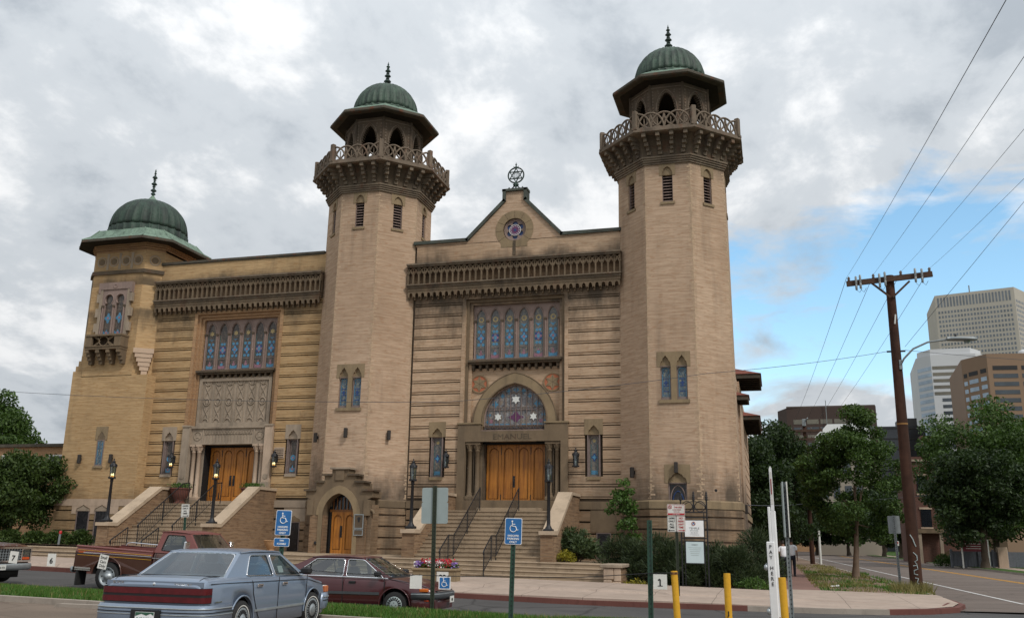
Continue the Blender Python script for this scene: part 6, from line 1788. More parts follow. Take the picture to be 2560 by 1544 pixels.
# ------------------------------------------------------------------ vehicles (x forward, y left, z up)
def interp(tab, x):
 if x <= tab[0][0]: return tab[0][1]
 for (a, u), (b, v) in zip(tab[:-1], tab[1:]):
  if x <= b:
   t = (x - a) / (b - a); t = t * t * (3 - 2 * t) * .5 + t * .5
   return u + (v - u) * t
 return tab[-1][1]
def rrect(pts, r, n=4):
 """polygon with rounded corners"""
 out = []; k = len(pts)
 for i in range(k):
  p, a, c = Vector(pts[i]), Vector(pts[i - 1]), Vector(pts[(i + 1) % k])
  d1 = (a - p); d2 = (c - p); rr = min(r, d1.length * .45, d2.length * .45)
  s = p + d1.normalized() * rr; e = p + d2.normalized() * rr
  for j in range(n + 1):
   t = j / n; q = s * (1 - t) ** 2 + p * 2 * t * (1 - t) + e * t ** 2; out.append((q.x, q.y))
 return out
def car_shell(parent, top, wid, sill, arches, x0, x1, paint, name='body', wz=.55, crown=.02, gap_mat=None):
 """lofted lower body; arches = [(x, z, r)]"""
 b = MB()
 n = 150
 xs = [x0 + (x1 - x0) * i / n for i in range(n + 1)]
 secs = []
 for x in xs:
  zb = interp(sill, x) if isinstance(sill, list) else sill
  for (ax, az, ar) in arches:
   if abs(x - ax) < ar: zb = max(zb, az + sqrt(ar * ar - (x - ax) ** 2))
  zt = interp(top, x); w = interp(wid, x)
  zs = [zb, max(zb + .004, sill if not isinstance(sill, list) else interp(sill, x)) + .03, 0, 0, 0, 0]
  L = []
  def at(z): return max(z, zb + .002)
  z_m = at(wz)
  L = [(w - .05, zb), (w - .015, at(zb + .02)), (w, at(min(wz, zt - .2))), (w - .012, at(zt - .16)), (w - .030, at(zt - .07)), (w - .060, zt - .018), (w - .11, zt), (w * .55, zt + crown * .75), (0, zt + crown)]
  secs.append([(x, -y, z) for (y, z) in L] + [(x, y, z) for (y, z) in reversed(L[:-1])])
 m = len(secs[0])
 vs = [p for s in secs for p in s]
 fs = []
 for i in range(n):
  for j in range(m - 1):
   fs.append((i * m + j, i * m + j + 1, (i + 1) * m + j + 1, (i + 1) * m + j))
 b.add(vs, fs, paint, True)
 b.add(secs[0], [tuple(range(m))], paint); b.add(secs[-1], [tuple(range(m - 1, -1, -1))], paint)
 wmin = min(interp(wid, ax) for ax, _, _ in arches)
 b.box(x0 + .1, x1 - .1, -wmin + .25, wmin - .25, .18, .40, M['dark'])
 for (ax, az, ar) in arches:
  for s in (-1, 1):
   w = interp(wid, ax)
   P = [(ax + (ar + .012) * cos(t), az + (ar + .012) * sin(t)) for t in [pi * k / 14 for k in range(15)]]
   b.add([(p[0], s * (w - .05), p[1]) for p in P] + [(p[0], s * (w - .32), p[1]) for p in P], [(i, i + 1, 16 + i, 15 + i) for i in range(14)], M['dark'])
   b.add([(p[0], s * (w - .30), p[1]) for p in P], [tuple(range(15))], M['dark'])
   b.tube([(p[0], s * (w + .004), p[1]) for p in P], .016, paint, 6)
 return b.build(name, parent, world=False)
def wheel(parent, x, y, r, w, side, rim, steer=0.0, whitewall=False):
 root = empty('wheel', (x, y, r), (0, 0, steer)); root.parent = parent; KIDS.setdefault(parent.name, []).append(root)
 t = MB(); s = side
 prof = [(r * .62, -w / 2), (r * .93, -w / 2), (r * .985, -w * .38), (r, -w * .2), (r, w * .2), (r * .985, w * .38), (r * .93, w / 2), (r * .62, w / 2)]
 t.lathe(prof, M['rubber'], 36, axis='y', caps=False)
 if whitewall: t.lathe([(r * .72, s * (w / 2 + .003)), (r * .77, s * (w / 2 + .004))], M['white_old'], 36, axis='y', caps=False)
 t.build('tyre', root, world=False)
 k = MB()
 f = s * w / 2
 if rim == 'hub':          # full cover with many slots
  k.lathe([(r * .66, f - s * .015), (r * .64, f + s * .004), (r * .56, f - s * .004), (r * .30, f + s * .012), (r * .28, f + s * .02), (0.001, f + s * .026)], M['steel'], 36, axis='y', caps=False)
  for i in range(22):
   a = 2 * pi * i / 22
   k.bar((r * .36 * cos(a), f + s * .012, r * .36 * sin(a)), (r * .54 * cos(a), f + s * .002, r * .54 * sin(a)), .012, .022, M['black'])
  k.lathe([(r * .18, f + s * .028), (0.001, f + s * .034)], M['galv'], 20, axis='y', caps=False)
 elif rim == 'alloy':      # pale disc with short vents near the edge
  k.lathe([(r * .66, f - s * .02), (r * .64, f + s * .0), (r * .20, f + s * .02), (0.001, f + s * .022)], M['sign_back'], 36, axis='y', caps=False)
  for i in range(18):
   a = 2 * pi * i / 18
   k.bar((r * .36 * cos(a), f + s * .016, r * .36 * sin(a)), (r * .58 * cos(a), f + s * .008, r * .58 * sin(a)), .01, .03, M['black'])
  for i in range(4): k.lathe([(.012, f + s * .024), (.001, f + s * .03)], M['black'], 8, (.05 * cos(i * pi / 2), 0, .05 * sin(i * pi / 2)), axis='y')
 else:                     # deep steel truck rim
  k.lathe([(r * .64, f - s * .0), (r * .62, f + s * .008), (r * .56, f - s * .03), (r * .42, f - s * .06), (r * .24, f - s * .02), (r * .22, f + s * .02), (0.001, f + s * .025)], M['steel'], 32, axis='y', caps=False)
  for i in range(8):
   a = 2 * pi * i / 8; k.lathe([(.026, f - s * .04), (.001, f - s * .038)], M['black'], 8, (r * .48 * cos(a), 0, r * .48 * sin(a)), axis='y')
 k.build('rim', root, world=False)
 return root
CARGLASS = m_glass('car_glass', (.03, .035, .035), .80)
TRIMGREY = m_plain('trim_grey', (.05, .055, .06), .5, var=.1)
def greenhouse(parent, paint, zb, zr, yb, yt, belt, roofx, win, trim, crown=.05, pil=.028):
 """belt = (rear x, front x) at height zb, roofx likewise at zr; win = side window polygons in (x,z)"""
 (bx0, bx1), (rx0, rx1) = belt, roofx
 sl = lambda p, s: (p.x, s * (yb + (yt - yb) * (p.z - zb) / (zr - zb) - p.y), p.z)
 b = MB()
 outline = [(bx0, zb), (bx1, zb), (rx1, zr), (rx0, zr)]
 holes = [rrect(w, .05) for w in win]
 for s in (-1, 1):
  b.fn = lambda p, s=s: sl(p, s)
  b.plate(outline, holes, 0.0, pil, paint)
  for h in holes: b.tube([(p[0], -.004, p[1]) for p in h], .011, trim, 5, closed=True)
 b.fn = None
 n1, n2 = 14, 12
 vs = []
 for i in range(n1 + 1):
  x = rx0 - .03 + (rx1 - rx0 + .06) * i / n1
  e = 1 - abs(2 * i / n1 - 1) ** 4
  for j in range(n2 + 1):
   v = -1 + 2 * j / n2
   vs.append((x, v * (yt + .012), zr - .012 + crown * (1 - abs(v) ** 3.2) * (.35 + .65 * e) + .014 * e))
 b.add(vs, [(i * (n2 + 1) + j, (i + 1) * (n2 + 1) + j, (i + 1) * (n2 + 1) + j + 1, i * (n2 + 1) + j + 1) for i in range(n1) for j in range(n2)], paint, True)
 for s in (-1, 1): b.tube([(rx0 - .02, s * (yt + .005), zr - .01), (rx0 + .3, s * (yt + .012), zr + .012), (rx1 - .3, s * (yt + .012), zr + .012), (rx1 + .02, s * (yt + .005), zr - .01)], .016, paint, 6)
 def endpanel(xb, xr, bow):
  f = lambda p: (xb + (xr - xb) * p.z + bow * (1 - (p.x / yb) ** 2) * (1 - .4 * p.z), p.x * (1 + (yt / yb - 1) * p.z), zb + (zr + crown * .35 * (1 - (p.x / yb) ** 2) - zb) * p.z)
  return f
 pan = []
 for (xb, xr, bow, nm) in ((bx1, rx1, .10, 'windshield'), (bx0, rx0, -.10, 'rear_window')):
  f = endpanel(xb, xr, bow)
  g = MB(None, f)
  N = 12
  hole = rrect([(-yb * .93, .05), (yb * .93, .05), (yb * .90, .93), (-yb * .90, .93)], .10)
  fr = MB(None, f)
  for (p, q, r0, r1) in ((-yb, -yb * .91, 0, 1), (yb * .91, yb, 0, 1)):
   fr.add([(p, 0, 0), (q, 0, 0), (q, 0, 1), (p, 0, 1)], [(0, 1, 2, 3)], paint)
  for i in range(N):
   u0, u1 = -yb * .95 + 1.9 * yb * i / N, -yb * .95 + 1.9 * yb * (i + 1) / N
   fr.add([(u0, 0, .92), (u1, 0, .92), (u1, 0, 1.0), (u0, 0, 1.0)], [(0, 1, 2, 3)], paint, True)
   fr.add([(u0, 0, -.02), (u1, 0, -.02), (u1, 0, .07), (u0, 0, .07)], [(0, 1, 2, 3)], M['black'], True)
   g.add([(u0 * .98, 0, .05), (u1 * .98, 0, .05), (u1 * .98, 0, .94), (u0 * .98, 0, .94)], [(0, 1, 2, 3)], CARGLASS, True)
  fr.tube([(p[0], 0, p[1]) for p in hole], .013, trim, 5, closed=True)
  pan.append((g, fr, nm))
 cab = b.build('cabin', parent, world=False)
 for g, fr, nm in pan:
  o = g.build(nm, parent, world=False); fr.build('frame', o, world=False)
 for w in win:
  for s in (-1, 1):
   g = MB(None, lambda p, s=s: sl(p, s)); g.plate(rrect(w, .05), [], .012, .014, CARGLASS, back=False); g.build('side_window', parent, world=False)
 return cab, sl
def seats(parent, xs, zs, w, m, rest=.52):
 for x in xs:
  rear = x < -.5
  for y in (-w, w):
   b = MB(); b.bbox(x - .25, x + .27, y - .25, y + .25, zs - .12, zs + .06, m, .04)
   b.T = Matrix.Translation((x - .22, y, zs)) @ Matrix.Rotation(radians(-14), 4, 'Y'); b.bbox(-.08, .05, -.25, .25, 0, rest - (.1 if rear else 0), m, .05)
   if not rear: b.bbox(-.05, .04, -.13, .13, rest + .03, rest + .2, m, .04)
   b.build('seat', parent, world=False)
def bumper(parent, pts, z0, z1, m, strip, name='bumper', thick=.07):
 """bar following plan points (x, y)"""
 b = MB(); n = len(pts)
 prof = [(0, z0), (.6, z0 + .02), (1.0, z0 + (z1 - z0) * .35), (1.0, z1 - (z1 - z0) * .25), (.7, z1), (0, z1)]
 vs = []
 for i, (x, y) in enumerate(pts):
  a = Vector(pts[max(i - 1, 0)]); c = Vector(pts[min(i + 1, n - 1)]); d = (c - a).normalized(); nrm = Vector((d.y, -d.x))
  for (o, z) in prof: vs.append((x + nrm.x * o * thick, y + nrm.y * o * thick, z))
 k = len(prof)
 b.add(vs, [(i * k + j, (i + 1) * k + j, (i + 1) * k + j + 1, i * k + j + 1) for i in range(n - 1) for j in range(k - 1)] + [tuple(range(k)), tuple(range((n - 1) * k + k - 1, (n - 1) * k - 1, -1))], m, True)
 if strip:
  for (fz, mm, rr) in strip:
   P = []
   for i, (x, y) in enumerate(pts):
    a = Vector(pts[max(i - 1, 0)]); c = Vector(pts[min(i + 1, n - 1)]); d = (c - a).normalized(); nrm = Vector((d.y, -d.x))
    P.append((x + nrm.x * thick * 1.02, y + nrm.y * thick * 1.02, z0 + (z1 - z0) * fz))
   b.tube(P, rr, mm, 5)
 return b.build(name, parent, world=False)
def arcpts(P, n=5):
 """soften a plan polyline"""
 out = [P[0]]
 for i in range(1, len(P) - 1):
  p, a, c = Vector(P[i]), Vector(P[i - 1]), Vector(P[i + 1]); r = min((a - p).length, (c - p).length) * .42
  s = p + (a - p).normalized() * r; e = p + (c - p).normalized() * r
  for j in range(n + 1):
   t = j / n; q = s * (1 - t) ** 2 + p * 2 * t * (1 - t) + e * t * t; out.append((q.x, q.y))
 return out + [P[-1]]

# ---------------- light blue sedan
def blue_sedan():
 root = empty('sedan_car', (-9.17, 14.71, .045), (radians(0.3), 0, radians(93.6)), label='light metallic blue four door sedan in the foreground, seen from behind', cat='car')
 paint = m_paint('paint_blue', (.19, .24, .315), metal=.35, rough=.32, dirt=.18)
 dark_red = m_plain('tail_red', (.085, .006, .010), .16, var=.25, scale=9, spec=.6)
 top = [(-2.38, .86), (-2.34, .93), (-2.25, .965), (-1.35, .985), (-1.0, .97), (.9, .93), (1.2, .92), (2.0, .80), (2.3, .70), (2.36, .62)]
 wid = [(-2.38, .80), (-2.30, .85), (-1.9, .875), (-.5, .885), (1.4, .88), (2.0, .84), (2.25, .76), (2.36, .62)]
 ar = [(-1.25, .31, .37), (1.43, .31, .37)]
 car_shell(root, top, wid, .20, ar, -2.38, 2.36, paint)
 win = [[(-1.02, .985), (-.07, .965), (-.12, 1.30), (-.72, 1.30)], [(.00, .965), (1.00, .945), (.42, 1.285), (-.03, 1.30)]]
 cab, sl = greenhouse(root, paint, .94, 1.345, .80, .63, (-1.72, 1.18), (-.98, .40), win, M['chrome'])
 b = MB()
 for s in (-1, 1):
  b.box(-.86, 1.06, s * .888 - .006, s * .888 + .008, .42, .455, M['steel']); b.box(-2.28, -1.64, s * .872 - .008, s * .872 + .008, .46, .49, M['steel'])
  for x in (-.02, 1.12): b.box(x - .006, x + .006, s * .884 - .004, s * .884 + .004, .22, .94, M['black'])
  b.tube([(-.62, s * .884, .24), (-.72, s * .886, .36), (-.84, s * .886, .55), (-.92, s * .884, .72), (-.93, s * .868, .88), (-.92, s * .80, .96)], .007, M['black'], 4)
  b.tube([(-2.2, s * .84, .90), (-1.0, s * .87, .89), (1.2, s * .868, .86), (2.1, s * .82, .72)], .006, M['black'], 4)
  b.box(-2.1, -1.9, s * .876 - .004, s * .876 + .006, .63, .645, M['chrome'])
 b.build('side_trim', root, world=False)
 for s in (-1, 1):
  for x in (-.80, .12):
   h = MB(); h.bbox(x, x + .19, s * .884 - .012, s * .884 + .012, .80, .85, M['chrome'], .008); h.box(x + .03, x + .16, s * .884 - .016, s * .884 + .016, .812, .828, M['black']); h.build('door_handle', root, world=False)
 t = MB()
 P = arcpts([(-2.20, -.875), (-2.39, -.845), (-2.41, 0), (-2.39, .845), (-2.20, .875)])
 def ribbon(z0, z1, off, m):
  vs = []
  for (x, y) in P: vs += [(x - off, y * (1 + off * .3), z0), (x - off, y * (1 + off * .3), z1)]
  t.add(vs, [(2 * i, 2 * i + 2, 2 * i + 3, 2 * i + 1) for i in range(len(P) - 1)], m)
 ribbon(.625, .845, .012, M['black']); ribbon(.635, .715, .018, dark_red); ribbon(.75, .838, .018, dark_red)
 t.build('taillight', root, world=False)
 k = MB()
 k.box(-2.365, -2.33, -.80, .80, .85, .93, paint)
 for y in (-.62,): k.box(-1.5, -1.49, y, y, .9, .9, paint)
 k.T = Matrix.Translation((-2.372, 0, 0)) @ Matrix.Rotation(radians(-90), 4, 'Z')
 k.text('BUICK', .055, -.60, .885, -.001, M['chrome'], squash=1.2); k.build('boot_badge', root, world=False); k = MB(k.T); k.text('CENTURY', .06, .48, .865, -.001, M['chrome'], squash=1.1); k.build('boot_badge', root, world=False); k = MB(k.T)
 k.lathe([(.028, 0), (.02, -.006), (.0, -.008)], M['chrome'], 12, (0, -.002, .885), axis='y')
 k.build('boot_lock', root, world=False)
 b = MB()
 b.tube([(-2.36, -.70, .86), (-2.30, -.705, .95), (-2.2, -.71, .985), (-1.75, -.715, .995)], .006, M['black'], 4); b.tube([(-2.36, .70, .86), (-2.30, .705, .95), (-2.2, .71, .985), (-1.75, .715, .995)], .006, M['black'], 4); b.tube([(-1.75, -.715, .995), (-1.75, .715, .995)], .006, M['black'], 4)
 b.build('boot_lid_gap', root, world=False)
 rear = arcpts([(-1.68, -.885), (-2.36, -.885), (-2.44, -.60), (-2.44, .60), (-2.36, .885), (-1.68, .885)][::-1])
 bumper(root, rear, .26, .60, paint, [(.86, M['steel'], .012), (.70, M['black'], .008), (.60, M['steel'], .009)], thick=.06)
 f = arcpts([(1.85, .86), (2.30, .80), (2.44, .50), (2.44, -.50), (2.30, -.80), (1.85, -.86)][::-1])
 bumper(root, f[::-1][::-1], .28, .58, paint, [(.75, M['steel'], .012), (.55, M['black'], .009)], thick=.05)
 p = MB(); p.T = Matrix.Translation((-2.515, 0, 0)) @ Matrix.Rotation(radians(-90), 4, 'Z')
 p.box(-.24, .24, -.012, .04, .30, .53, M['black'])
 p.build('plate_recess', root, world=False)
 p = MB(); p.T = Matrix.Translation((-2.532, 0, 0)) @ Matrix.Rotation(radians(-90), 4, 'Z')
 green = m_plain('plate_green', (.03, .10, .06), .5)
 p.box(-.155, .155, -.006, 0, .34, .50, M['white']); p.plate([(-.15, .44), (-.05, .475), (.03, .45), (.10, .48), (.15, .45), (.15, .496), (-.15, .496)], [], -.009, -.006, green); p.text('845 HKA', .085, 0, .362, -.008, green, squash=.80, bold=.002); p.box(.10, .14, -.009, -.006, .345, .365, M['sign_red'])
 p.build('licence_plate', root, world=False)
 for s in (-1, 1):
  h = MB(); h.bbox(2.28, 2.36, s * .62 - .17, s * .62 + .17, .60, .70, M['white_old'], .02); h.build('headlight', root, world=False)
  h = MB(); h.bbox(2.12, 2.27, s * .80 - .03, s * .80 + .035, .58, .70, m_plain('amber', (.45, .14, .05), .25), .012); h.build('side_marker', root, world=False)
  m_ = MB(); m_.bbox(.80, .96, s * .97 - .09, s * .97 + .09, .96, 1.08, M['black'], .03); m_.box(.84, .92, min(s * .84, s * .92), max(s * .84, s * .92), .97, 1.0, M['black']); m_.build('mirror', root, world=False)
  wheel(root, -1.25, s * .79, .31, .20, s, 'hub', 0, True); wheel(root, 1.43, s * .79, .31, .20, s, 'hub', radians(-7), True)
 seatm = m_plain('seat_blue', (.05, .065, .09), .9)
 seats(root, (-.75, .25), .62, .38, seatm)
 d = MB(); d.box(.65, 1.15, -.7, .7, .62, .90, M['black']); d.box(-1.65, -1.05, -.7, .7, .80, .90, seatm); d.tube([(.45 + .05 * sin(t), .38 + .18 * cos(t), .86 + .17 * sin(t)) for t in [2 * pi * i / 16 for i in range(16)]], .014, M['black'], 5, closed=True); d.build('interior', root, world=False)
 c = MB(None, lambda p: sl(p, -1)); c.box(.22, .40, .024, .028, 1.0, 1.11, M['white']); c.build('window_card', root, world=False)
 return root
blue_sedan()

# ---------------- maroon sedan
def maroon_sedan():
 root = empty('sedan_car', (-9.75, 20.95, -.10), (0, 0, radians(2.1)), label='dark maroon four door sedan parked behind the lawn strip', cat='car')
 paint = m_paint('paint_maroon', (.062, .007, .010), metal=.1, rough=.28, dirt=.12)
 low = m_paint('paint_maroon_low', (.028, .008, .010), metal=.1, rough=.45, coat=.2)
 top = [(-2.26, .80), (-2.2, .88), (-2.0, .92), (-1.4, .93), (.95, .865), (1.2, .86), (1.9, .74), (2.15, .66), (2.24, .58)]
 wid = [(-2.26, .74), (-2.1, .81), (-1.5, .845), (1.2, .85), (1.8, .825), (2.1, .76), (2.24, .66)]
 ar = [(-1.27, .29, .35), (1.33, .29, .36)]
 car_shell(root, top, wid, .19, ar, -2.26, 2.24, paint)
 win = [[(-1.22, .90), (.02, .885), (.0, 1.265), (-.72, 1.265)], [(.10, .885), (1.03, .865), (.48, 1.25), (.08, 1.265)]]
 cab, sl = greenhouse(root, paint, .875, 1.305, .775, .60, (-1.78, 1.18), (-.82, .40), win, M['chrome'])
 b = MB()
 for s in (-1, 1):
  b.box(-.92, .96, s * .852 - .008, s * .852 + .012, .50, .56, TRIMGREY); b.box(-.94, .98, s * .847 - .01, s * .847 + .008, .20, .30, M['black'])
  for x in (.06, 1.08): b.box(x - .006, x + .006, s * .850 - .005, s * .850 + .005, .22, .87, M['black'])
  b.tube([(-.86, s * .85, .28), (-.98, s * .852, .6), (-1.10, s * .84, .80), (-1.15, s * .80, .88)], .007, M['black'], 4)
  b.tube([(1.15, s * .80, .855), (1.7, s * .80, .77), (2.15, s * .70, .66)], .007, M['black'], 4)
  b.tube([(-1.25, s * .835, .895), (1.15, s * .82, .86)], .012, M['chrome'], 5)
 b.build('side_trim', root, world=False)
 for s in (-1, 1):
  for x in (-.72, .20):
   h = MB(); h.bbox(x, x + .17, s * .85 - .012, s * .85 + .014, .74, .79, M['black'], .008); h.build('door_handle', root, world=False)
  q = MB(None, lambda p, s=s: sl(p, s)); q.box(-.86, -.835, -.004, .02, .90, 1.20, M['black']); q.build('window_bar', root, world=False)
  m_ = MB(); m_.bbox(.86, 1.0, s * .92 - .09, s * .92 + .09, .90, 1.02, M['black'], .03); m_.build('mirror', root, world=False)
  wheel(root, -1.27, s * .755, .29, .185, s, 'alloy'); wheel(root, 1.33, s * .755, .29, .185, s, 'alloy')
  h = MB(); h.bbox(1.90, 2.10, s * .755 - .05, s * .755 + .045, .585, .66, m_plain('amber2', (.50, .12, .02), .25), .012); h.build('indicator', root, world=False)
  h = MB(); h.bbox(1.98, 2.12, s * .76 - .04, s * .76 + .04, .38, .42, m_plain('amber3', (.45, .06, .02), .3), .01); h.build('side_marker', root, world=False)
  t_ = MB(); t_.bbox(-2.28, -2.2, s * .55 - .2, s * .55 + .2, .62, .78, m_plain('tail2', (.2, .01, .01), .2), .02); t_.build('taillight', root, world=False)
 g = MB(); g.box(2.19, 2.255, -.58, .58, .56, .61, M['black']); g.box(2.20, 2.262, -.56, .56, .578, .59, M['chrome']); g.build('grille', root, world=False)
 f = arcpts([(1.74, -.86), (2.16, -.80), (2.30, -.45), (2.30, .45), (2.16, .80), (1.74, .86)])
 bumper(root, f, .42, .57, TRIMGREY, [(.8, M['steel'], .008)], thick=.06)
 f2 = arcpts([(1.74, -.83), (2.10, -.77), (2.24, -.42), (2.24, .42), (2.10, .77), (1.74, .83)])
 bumper(root, f2, .20, .42, paint, None, 'front_apron', thick=.03)
 bumper(root, arcpts([(-1.75, .84), (-2.2, .78), (-2.33, .4), (-2.33, -.4), (-2.2, -.78), (-1.75, -.84)]), .36, .56, TRIMGREY, None)
 p = MB(); p.T = Matrix.Translation((2.37, .18, 0)) @ Matrix.Rotation(radians(90), 4, 'Z'); p.box(-.15, .15, -.01, 0, .33, .47, M['white_old']); p.text('HJK', .08, 0, .365, -.012, M['green_dark']); p.build('licence_plate', root, world=False)
 for (y, a) in ((-.35, .5), (.30, .55)):
  w = MB(); w.tube([(1.12, y, .90), (.98, y + .30, 1.0), (.93, y + .46, 1.04)], .01, M['black'], 5); w.build('wiper', root, world=False)
 seatm = m_plain('seat_grey', (.10, .10, .105), .9)
 seats(root, (-.85, .15), .56, .36, seatm)
 d = MB(); d.box(.6, 1.1, -.68, .68, .56, .84, M['black']); d.box(-1.7, -1.1, -.65, .65, .76, .86, M['black']); d.tube([(.48 + .05 * sin(t), .36 + .17 * cos(t), .80 + .16 * sin(t)) for t in [2 * pi * i / 16 for i in range(16)]], .014, M['black'], 5, closed=True); d.build('interior', root, world=False)
maroon_sedan()

# ---------------- two brown pickups of one kind
def pickup(loc, rot, label, bed_sign):
 root = empty('pickup_truck', loc, rot, label=label, cat='pickup truck', group='brown pickup trucks in the street')
 up = m_paint('paint_rust', (.150, .038, .030), rough=.45, coat=.2, dirt=.2)
 lo = m_paint('paint_brown', (.066, .020, .010), rough=.30, coat=.5, dirt=.15, metal=.1)
 ch = M['chrome']
 ZB, ZT = .48, 1.12
 W_ = .98
 b = MB()
 for s in (-1, 1):
  arch = [(-1.75 + .46 * cos(t), .42 + .46 * sin(t)) for t in [pi * k / 14 for k in range(15)]]
  out = [(-2.80, ZB), (-2.22, ZB)] + [(x, max(z, ZB)) for (x, z) in reversed(arch)] + [(-1.28, ZB), (-.42, ZB), (-.42, ZT - .02), (-2.80, ZT + .02)]
  low = [p for p in out if p[1] < 1.0] + [(-.42, .96), (-2.80, .98)]
  b.fn = lambda p, s=s: (p.x, s * (W_ - p.y - .05 * max(0, (p.z - .95) / .2) ** 2 - .03 * max(0, (.7 - p.z) / .25)), p.z)
  b.plate(low, [], 0, .03, lo)
  b.plate([(-2.80, .98), (-.42, .96), (-.42, ZT - .02), (-2.80, ZT + .02)], [], .0, .03, up)
  b.fn = None
  b.add([(-2.82, s * .95, ZT + .02), (-.42, s * .95, ZT - .02), (-.42, s * .80, ZT - .01), (-2.82, s * .80, ZT + .03)], [(0, 1, 2, 3)], up)
  b.tube([(-2.82, s * .935, ZT + .0), (-.42, s * .935, ZT - .04)], .035, up, 8)
  b.box(-2.78, -.44, s * .80 - .02, s * .80 + .02, .62, ZT, up)
  b.tube([(p[0], s * (W_ + .0), p[1]) for p in arch], .02, lo, 6)
  P = arch
  b.add([(p[0], s * .95, p[1]) for p in P] + [(p[0], s * .62, p[1]) for p in P], [(i, i + 1, 16 + i, 15 + i) for i in range(14)], M['dark']); b.add([(p[0], s * .62, p[1]) for p in P], [tuple(range(15))], M['dark'])
  for (z0, z1) in ((.86, .92),): b.box(-2.6, -.6, s * .775 - .012, s * .775 + .012, z0, z1, lo)
  b.tube([(-2.80, s * .88, .5), (-2.815, s * .93, .6), (-2.815, s * .93, 1.0)], .03, lo, 6)
 b.box(-2.78, -.44, -.8, .8, .58, .62, lo); b.box(-.46, -.42, -.82, .82, .6, ZT - .02, up)
 b.build('cargo_bed', root, world=False)
 t = MB(); t.bbox(-2.84, -2.78, -.82, .82, .58, ZT + .01, lo, .015); t.build('tailgate', root, world=False)
 r = MB()
 for s in (-1, 1):
  r.tube([(-2.6, s * .87, ZT + .02), (-2.56, s * .87, ZT + .09), (-2.42, s * .87, ZT + .11), (-.8, s * .87, ZT + .07), (-.66, s * .87, ZT - .02)], .016, ch, 6) if s > 0 else None
 r.build('bed_rail', root, world=False)
 k = MB()
 for s in (-1, 1):
  k.box(-2.55, -.44, s * (W_ + .004) - .006, s * (W_ + .004) + .008, .955, .975, ch); k.box(-.40, 1.9, s * (W_ + .004) - .006, s * (W_ + .004) + .008, .93, .95, ch)
  k.tube([(-2.74, s * (W_ + .002), 1.03), (-.44, s * (W_ + .002), 1.0)], .006, M['yellow'], 4); k.tube([(-2.74, s * (W_ + .002), .90), (-.44, s * (W_ + .002), .885)], .006, M['yellow'], 4)
  k.box(-2.78, -2.28, s * .968 - .006, s * .968 + .012, .54, .58, ch); k.box(-2.78, -2.28, s * .968 - .006, s * .968 + .012, .50, .525, ch)
 k.build('side_moulding', root, world=False)
 for s in (-1, 1):
  h = MB(); h.box(-2.72, -2.50, s * (W_ + .0) - .004, s * (W_ + .0) + .012, .955, 1.005, m_plain('amber4', (.36, .08, .02), .25)); h.build('side_marker', root, world=False)
  h = MB(); h.bbox(-2.83, -2.79, s * .88 - .07, s * .88 + .07, .68, .98, m_plain('tail3', (.25, .01, .01), .25), .01); h.build('taillight', root, world=False)
  h = MB(); h.bbox(-2.70, -2.66, s * .80 - .20, s * .80 + .20, .10, .50, M['rubber'], .005); h.build('mud_flap', root, world=False)
 bumper(root, [(-2.86, .95), (-2.92, .7), (-2.92, -.7), (-2.86, -.95)], .42, .58, M['steel'], None, thick=.06)
 top = [(-.36, 1.10), (.75, 1.09), (1.0, 1.10), (1.9, 1.09), (2.35, 1.06), (2.46, 1.0)]
 wid = [(-.36, .97), (.8, .98), (2.0, .98), (2.35, .96), (2.46, .94)]
 car_shell(root, top, wid, .46, [(1.65, .42, .46)], -.38, 2.46, lo, 'body', wz=.75, crown=.035)
 win = [[(-.22, 1.15), (.62, 1.13), (.36, 1.55), (-.16, 1.55)]]
 cab, sl = greenhouse(root, up, 1.08, 1.625, .93, .74, (-.40, .98), (-.34, .48), win, M['black'], crown=.06, pil=.05)
 d = MB()
 for s in (-1, 1):
  for x in (-.30, .84): d.box(x - .006, x + .006, s * .984 - .006, s * .984 + .004, .5, 1.08, M['black'])
 d.build('door_gap', root, world=False)
 for s in (-1, 1):
  h = MB(); h.bbox(-.2, -.02, s * .985 - .012, s * .985 + .014, .86, .91, ch, .008); h.build('door_handle', root, world=False)
  m_ = MB(); m_.bbox(.62, .70, s * 1.10 - .10, s * 1.10 + .10, 1.18, 1.42, ch, .02); m_.tube([(.66, s * .95, 1.14), (.66, s * 1.08, 1.2)], .012, ch, 5); m_.build('mirror', root, world=False)
  wheel(root, -1.75, s * .82, .38, .26, s, 'truck'); wheel(root, 1.65, s * .82, .38, .26, s, 'truck')
 seatm = m_plain('seat_brown', (.05, .03, .022), .9)
 q = MB(); q.bbox(-.2, .3, -.75, .75, .70, .86, seatm, .04); q.bbox(-.28, -.12, -.75, .75, .82, 1.28, seatm, .05); q.build('seat', root, world=False)
 q = MB(); q.box(.66, .95, -.8, .8, .85, 1.06, M['black']); q.tube([(.5 + .07 * sin(t), .38 + .19 * cos(t), 1.06 + .18 * sin(t)) for t in [2 * pi * i / 16 for i in range(16)]], .014, M['black'], 5, closed=True); q.build('interior', root, world=False)
 g = MB()
 g.box(2.44, 2.50, -.94, .94, .62, 1.0, M['black']); g.plate([(-.95, .60), (.95, .60), (.95, 1.02), (-.95, 1.02)], [[(-.60, .66), (.60, .66), (.60, .95), (-.60, .95)], [(-.88, .66), (-.64, .66), (-.64, .95), (-.88, .95)], [(.64, .66), (.88, .66), (.88, .95), (.64, .95)]], 0, .03, ch) if False else None
 def gb(y0, y1, z0, z1, m, x=2.50, dx=.03): g.box(x, x + dx, y0, y1, z0, z1, m)
 gb(-.95, .95, .955, 1.01, ch); gb(-.95, .95, .60, .645, ch); gb(-.95, -.90, .6, 1.0, ch); gb(.90, .95, .6, 1.0, ch); gb(-.60, -.56, .6, 1.0, ch); gb(.56, .60, .6, 1.0, ch)
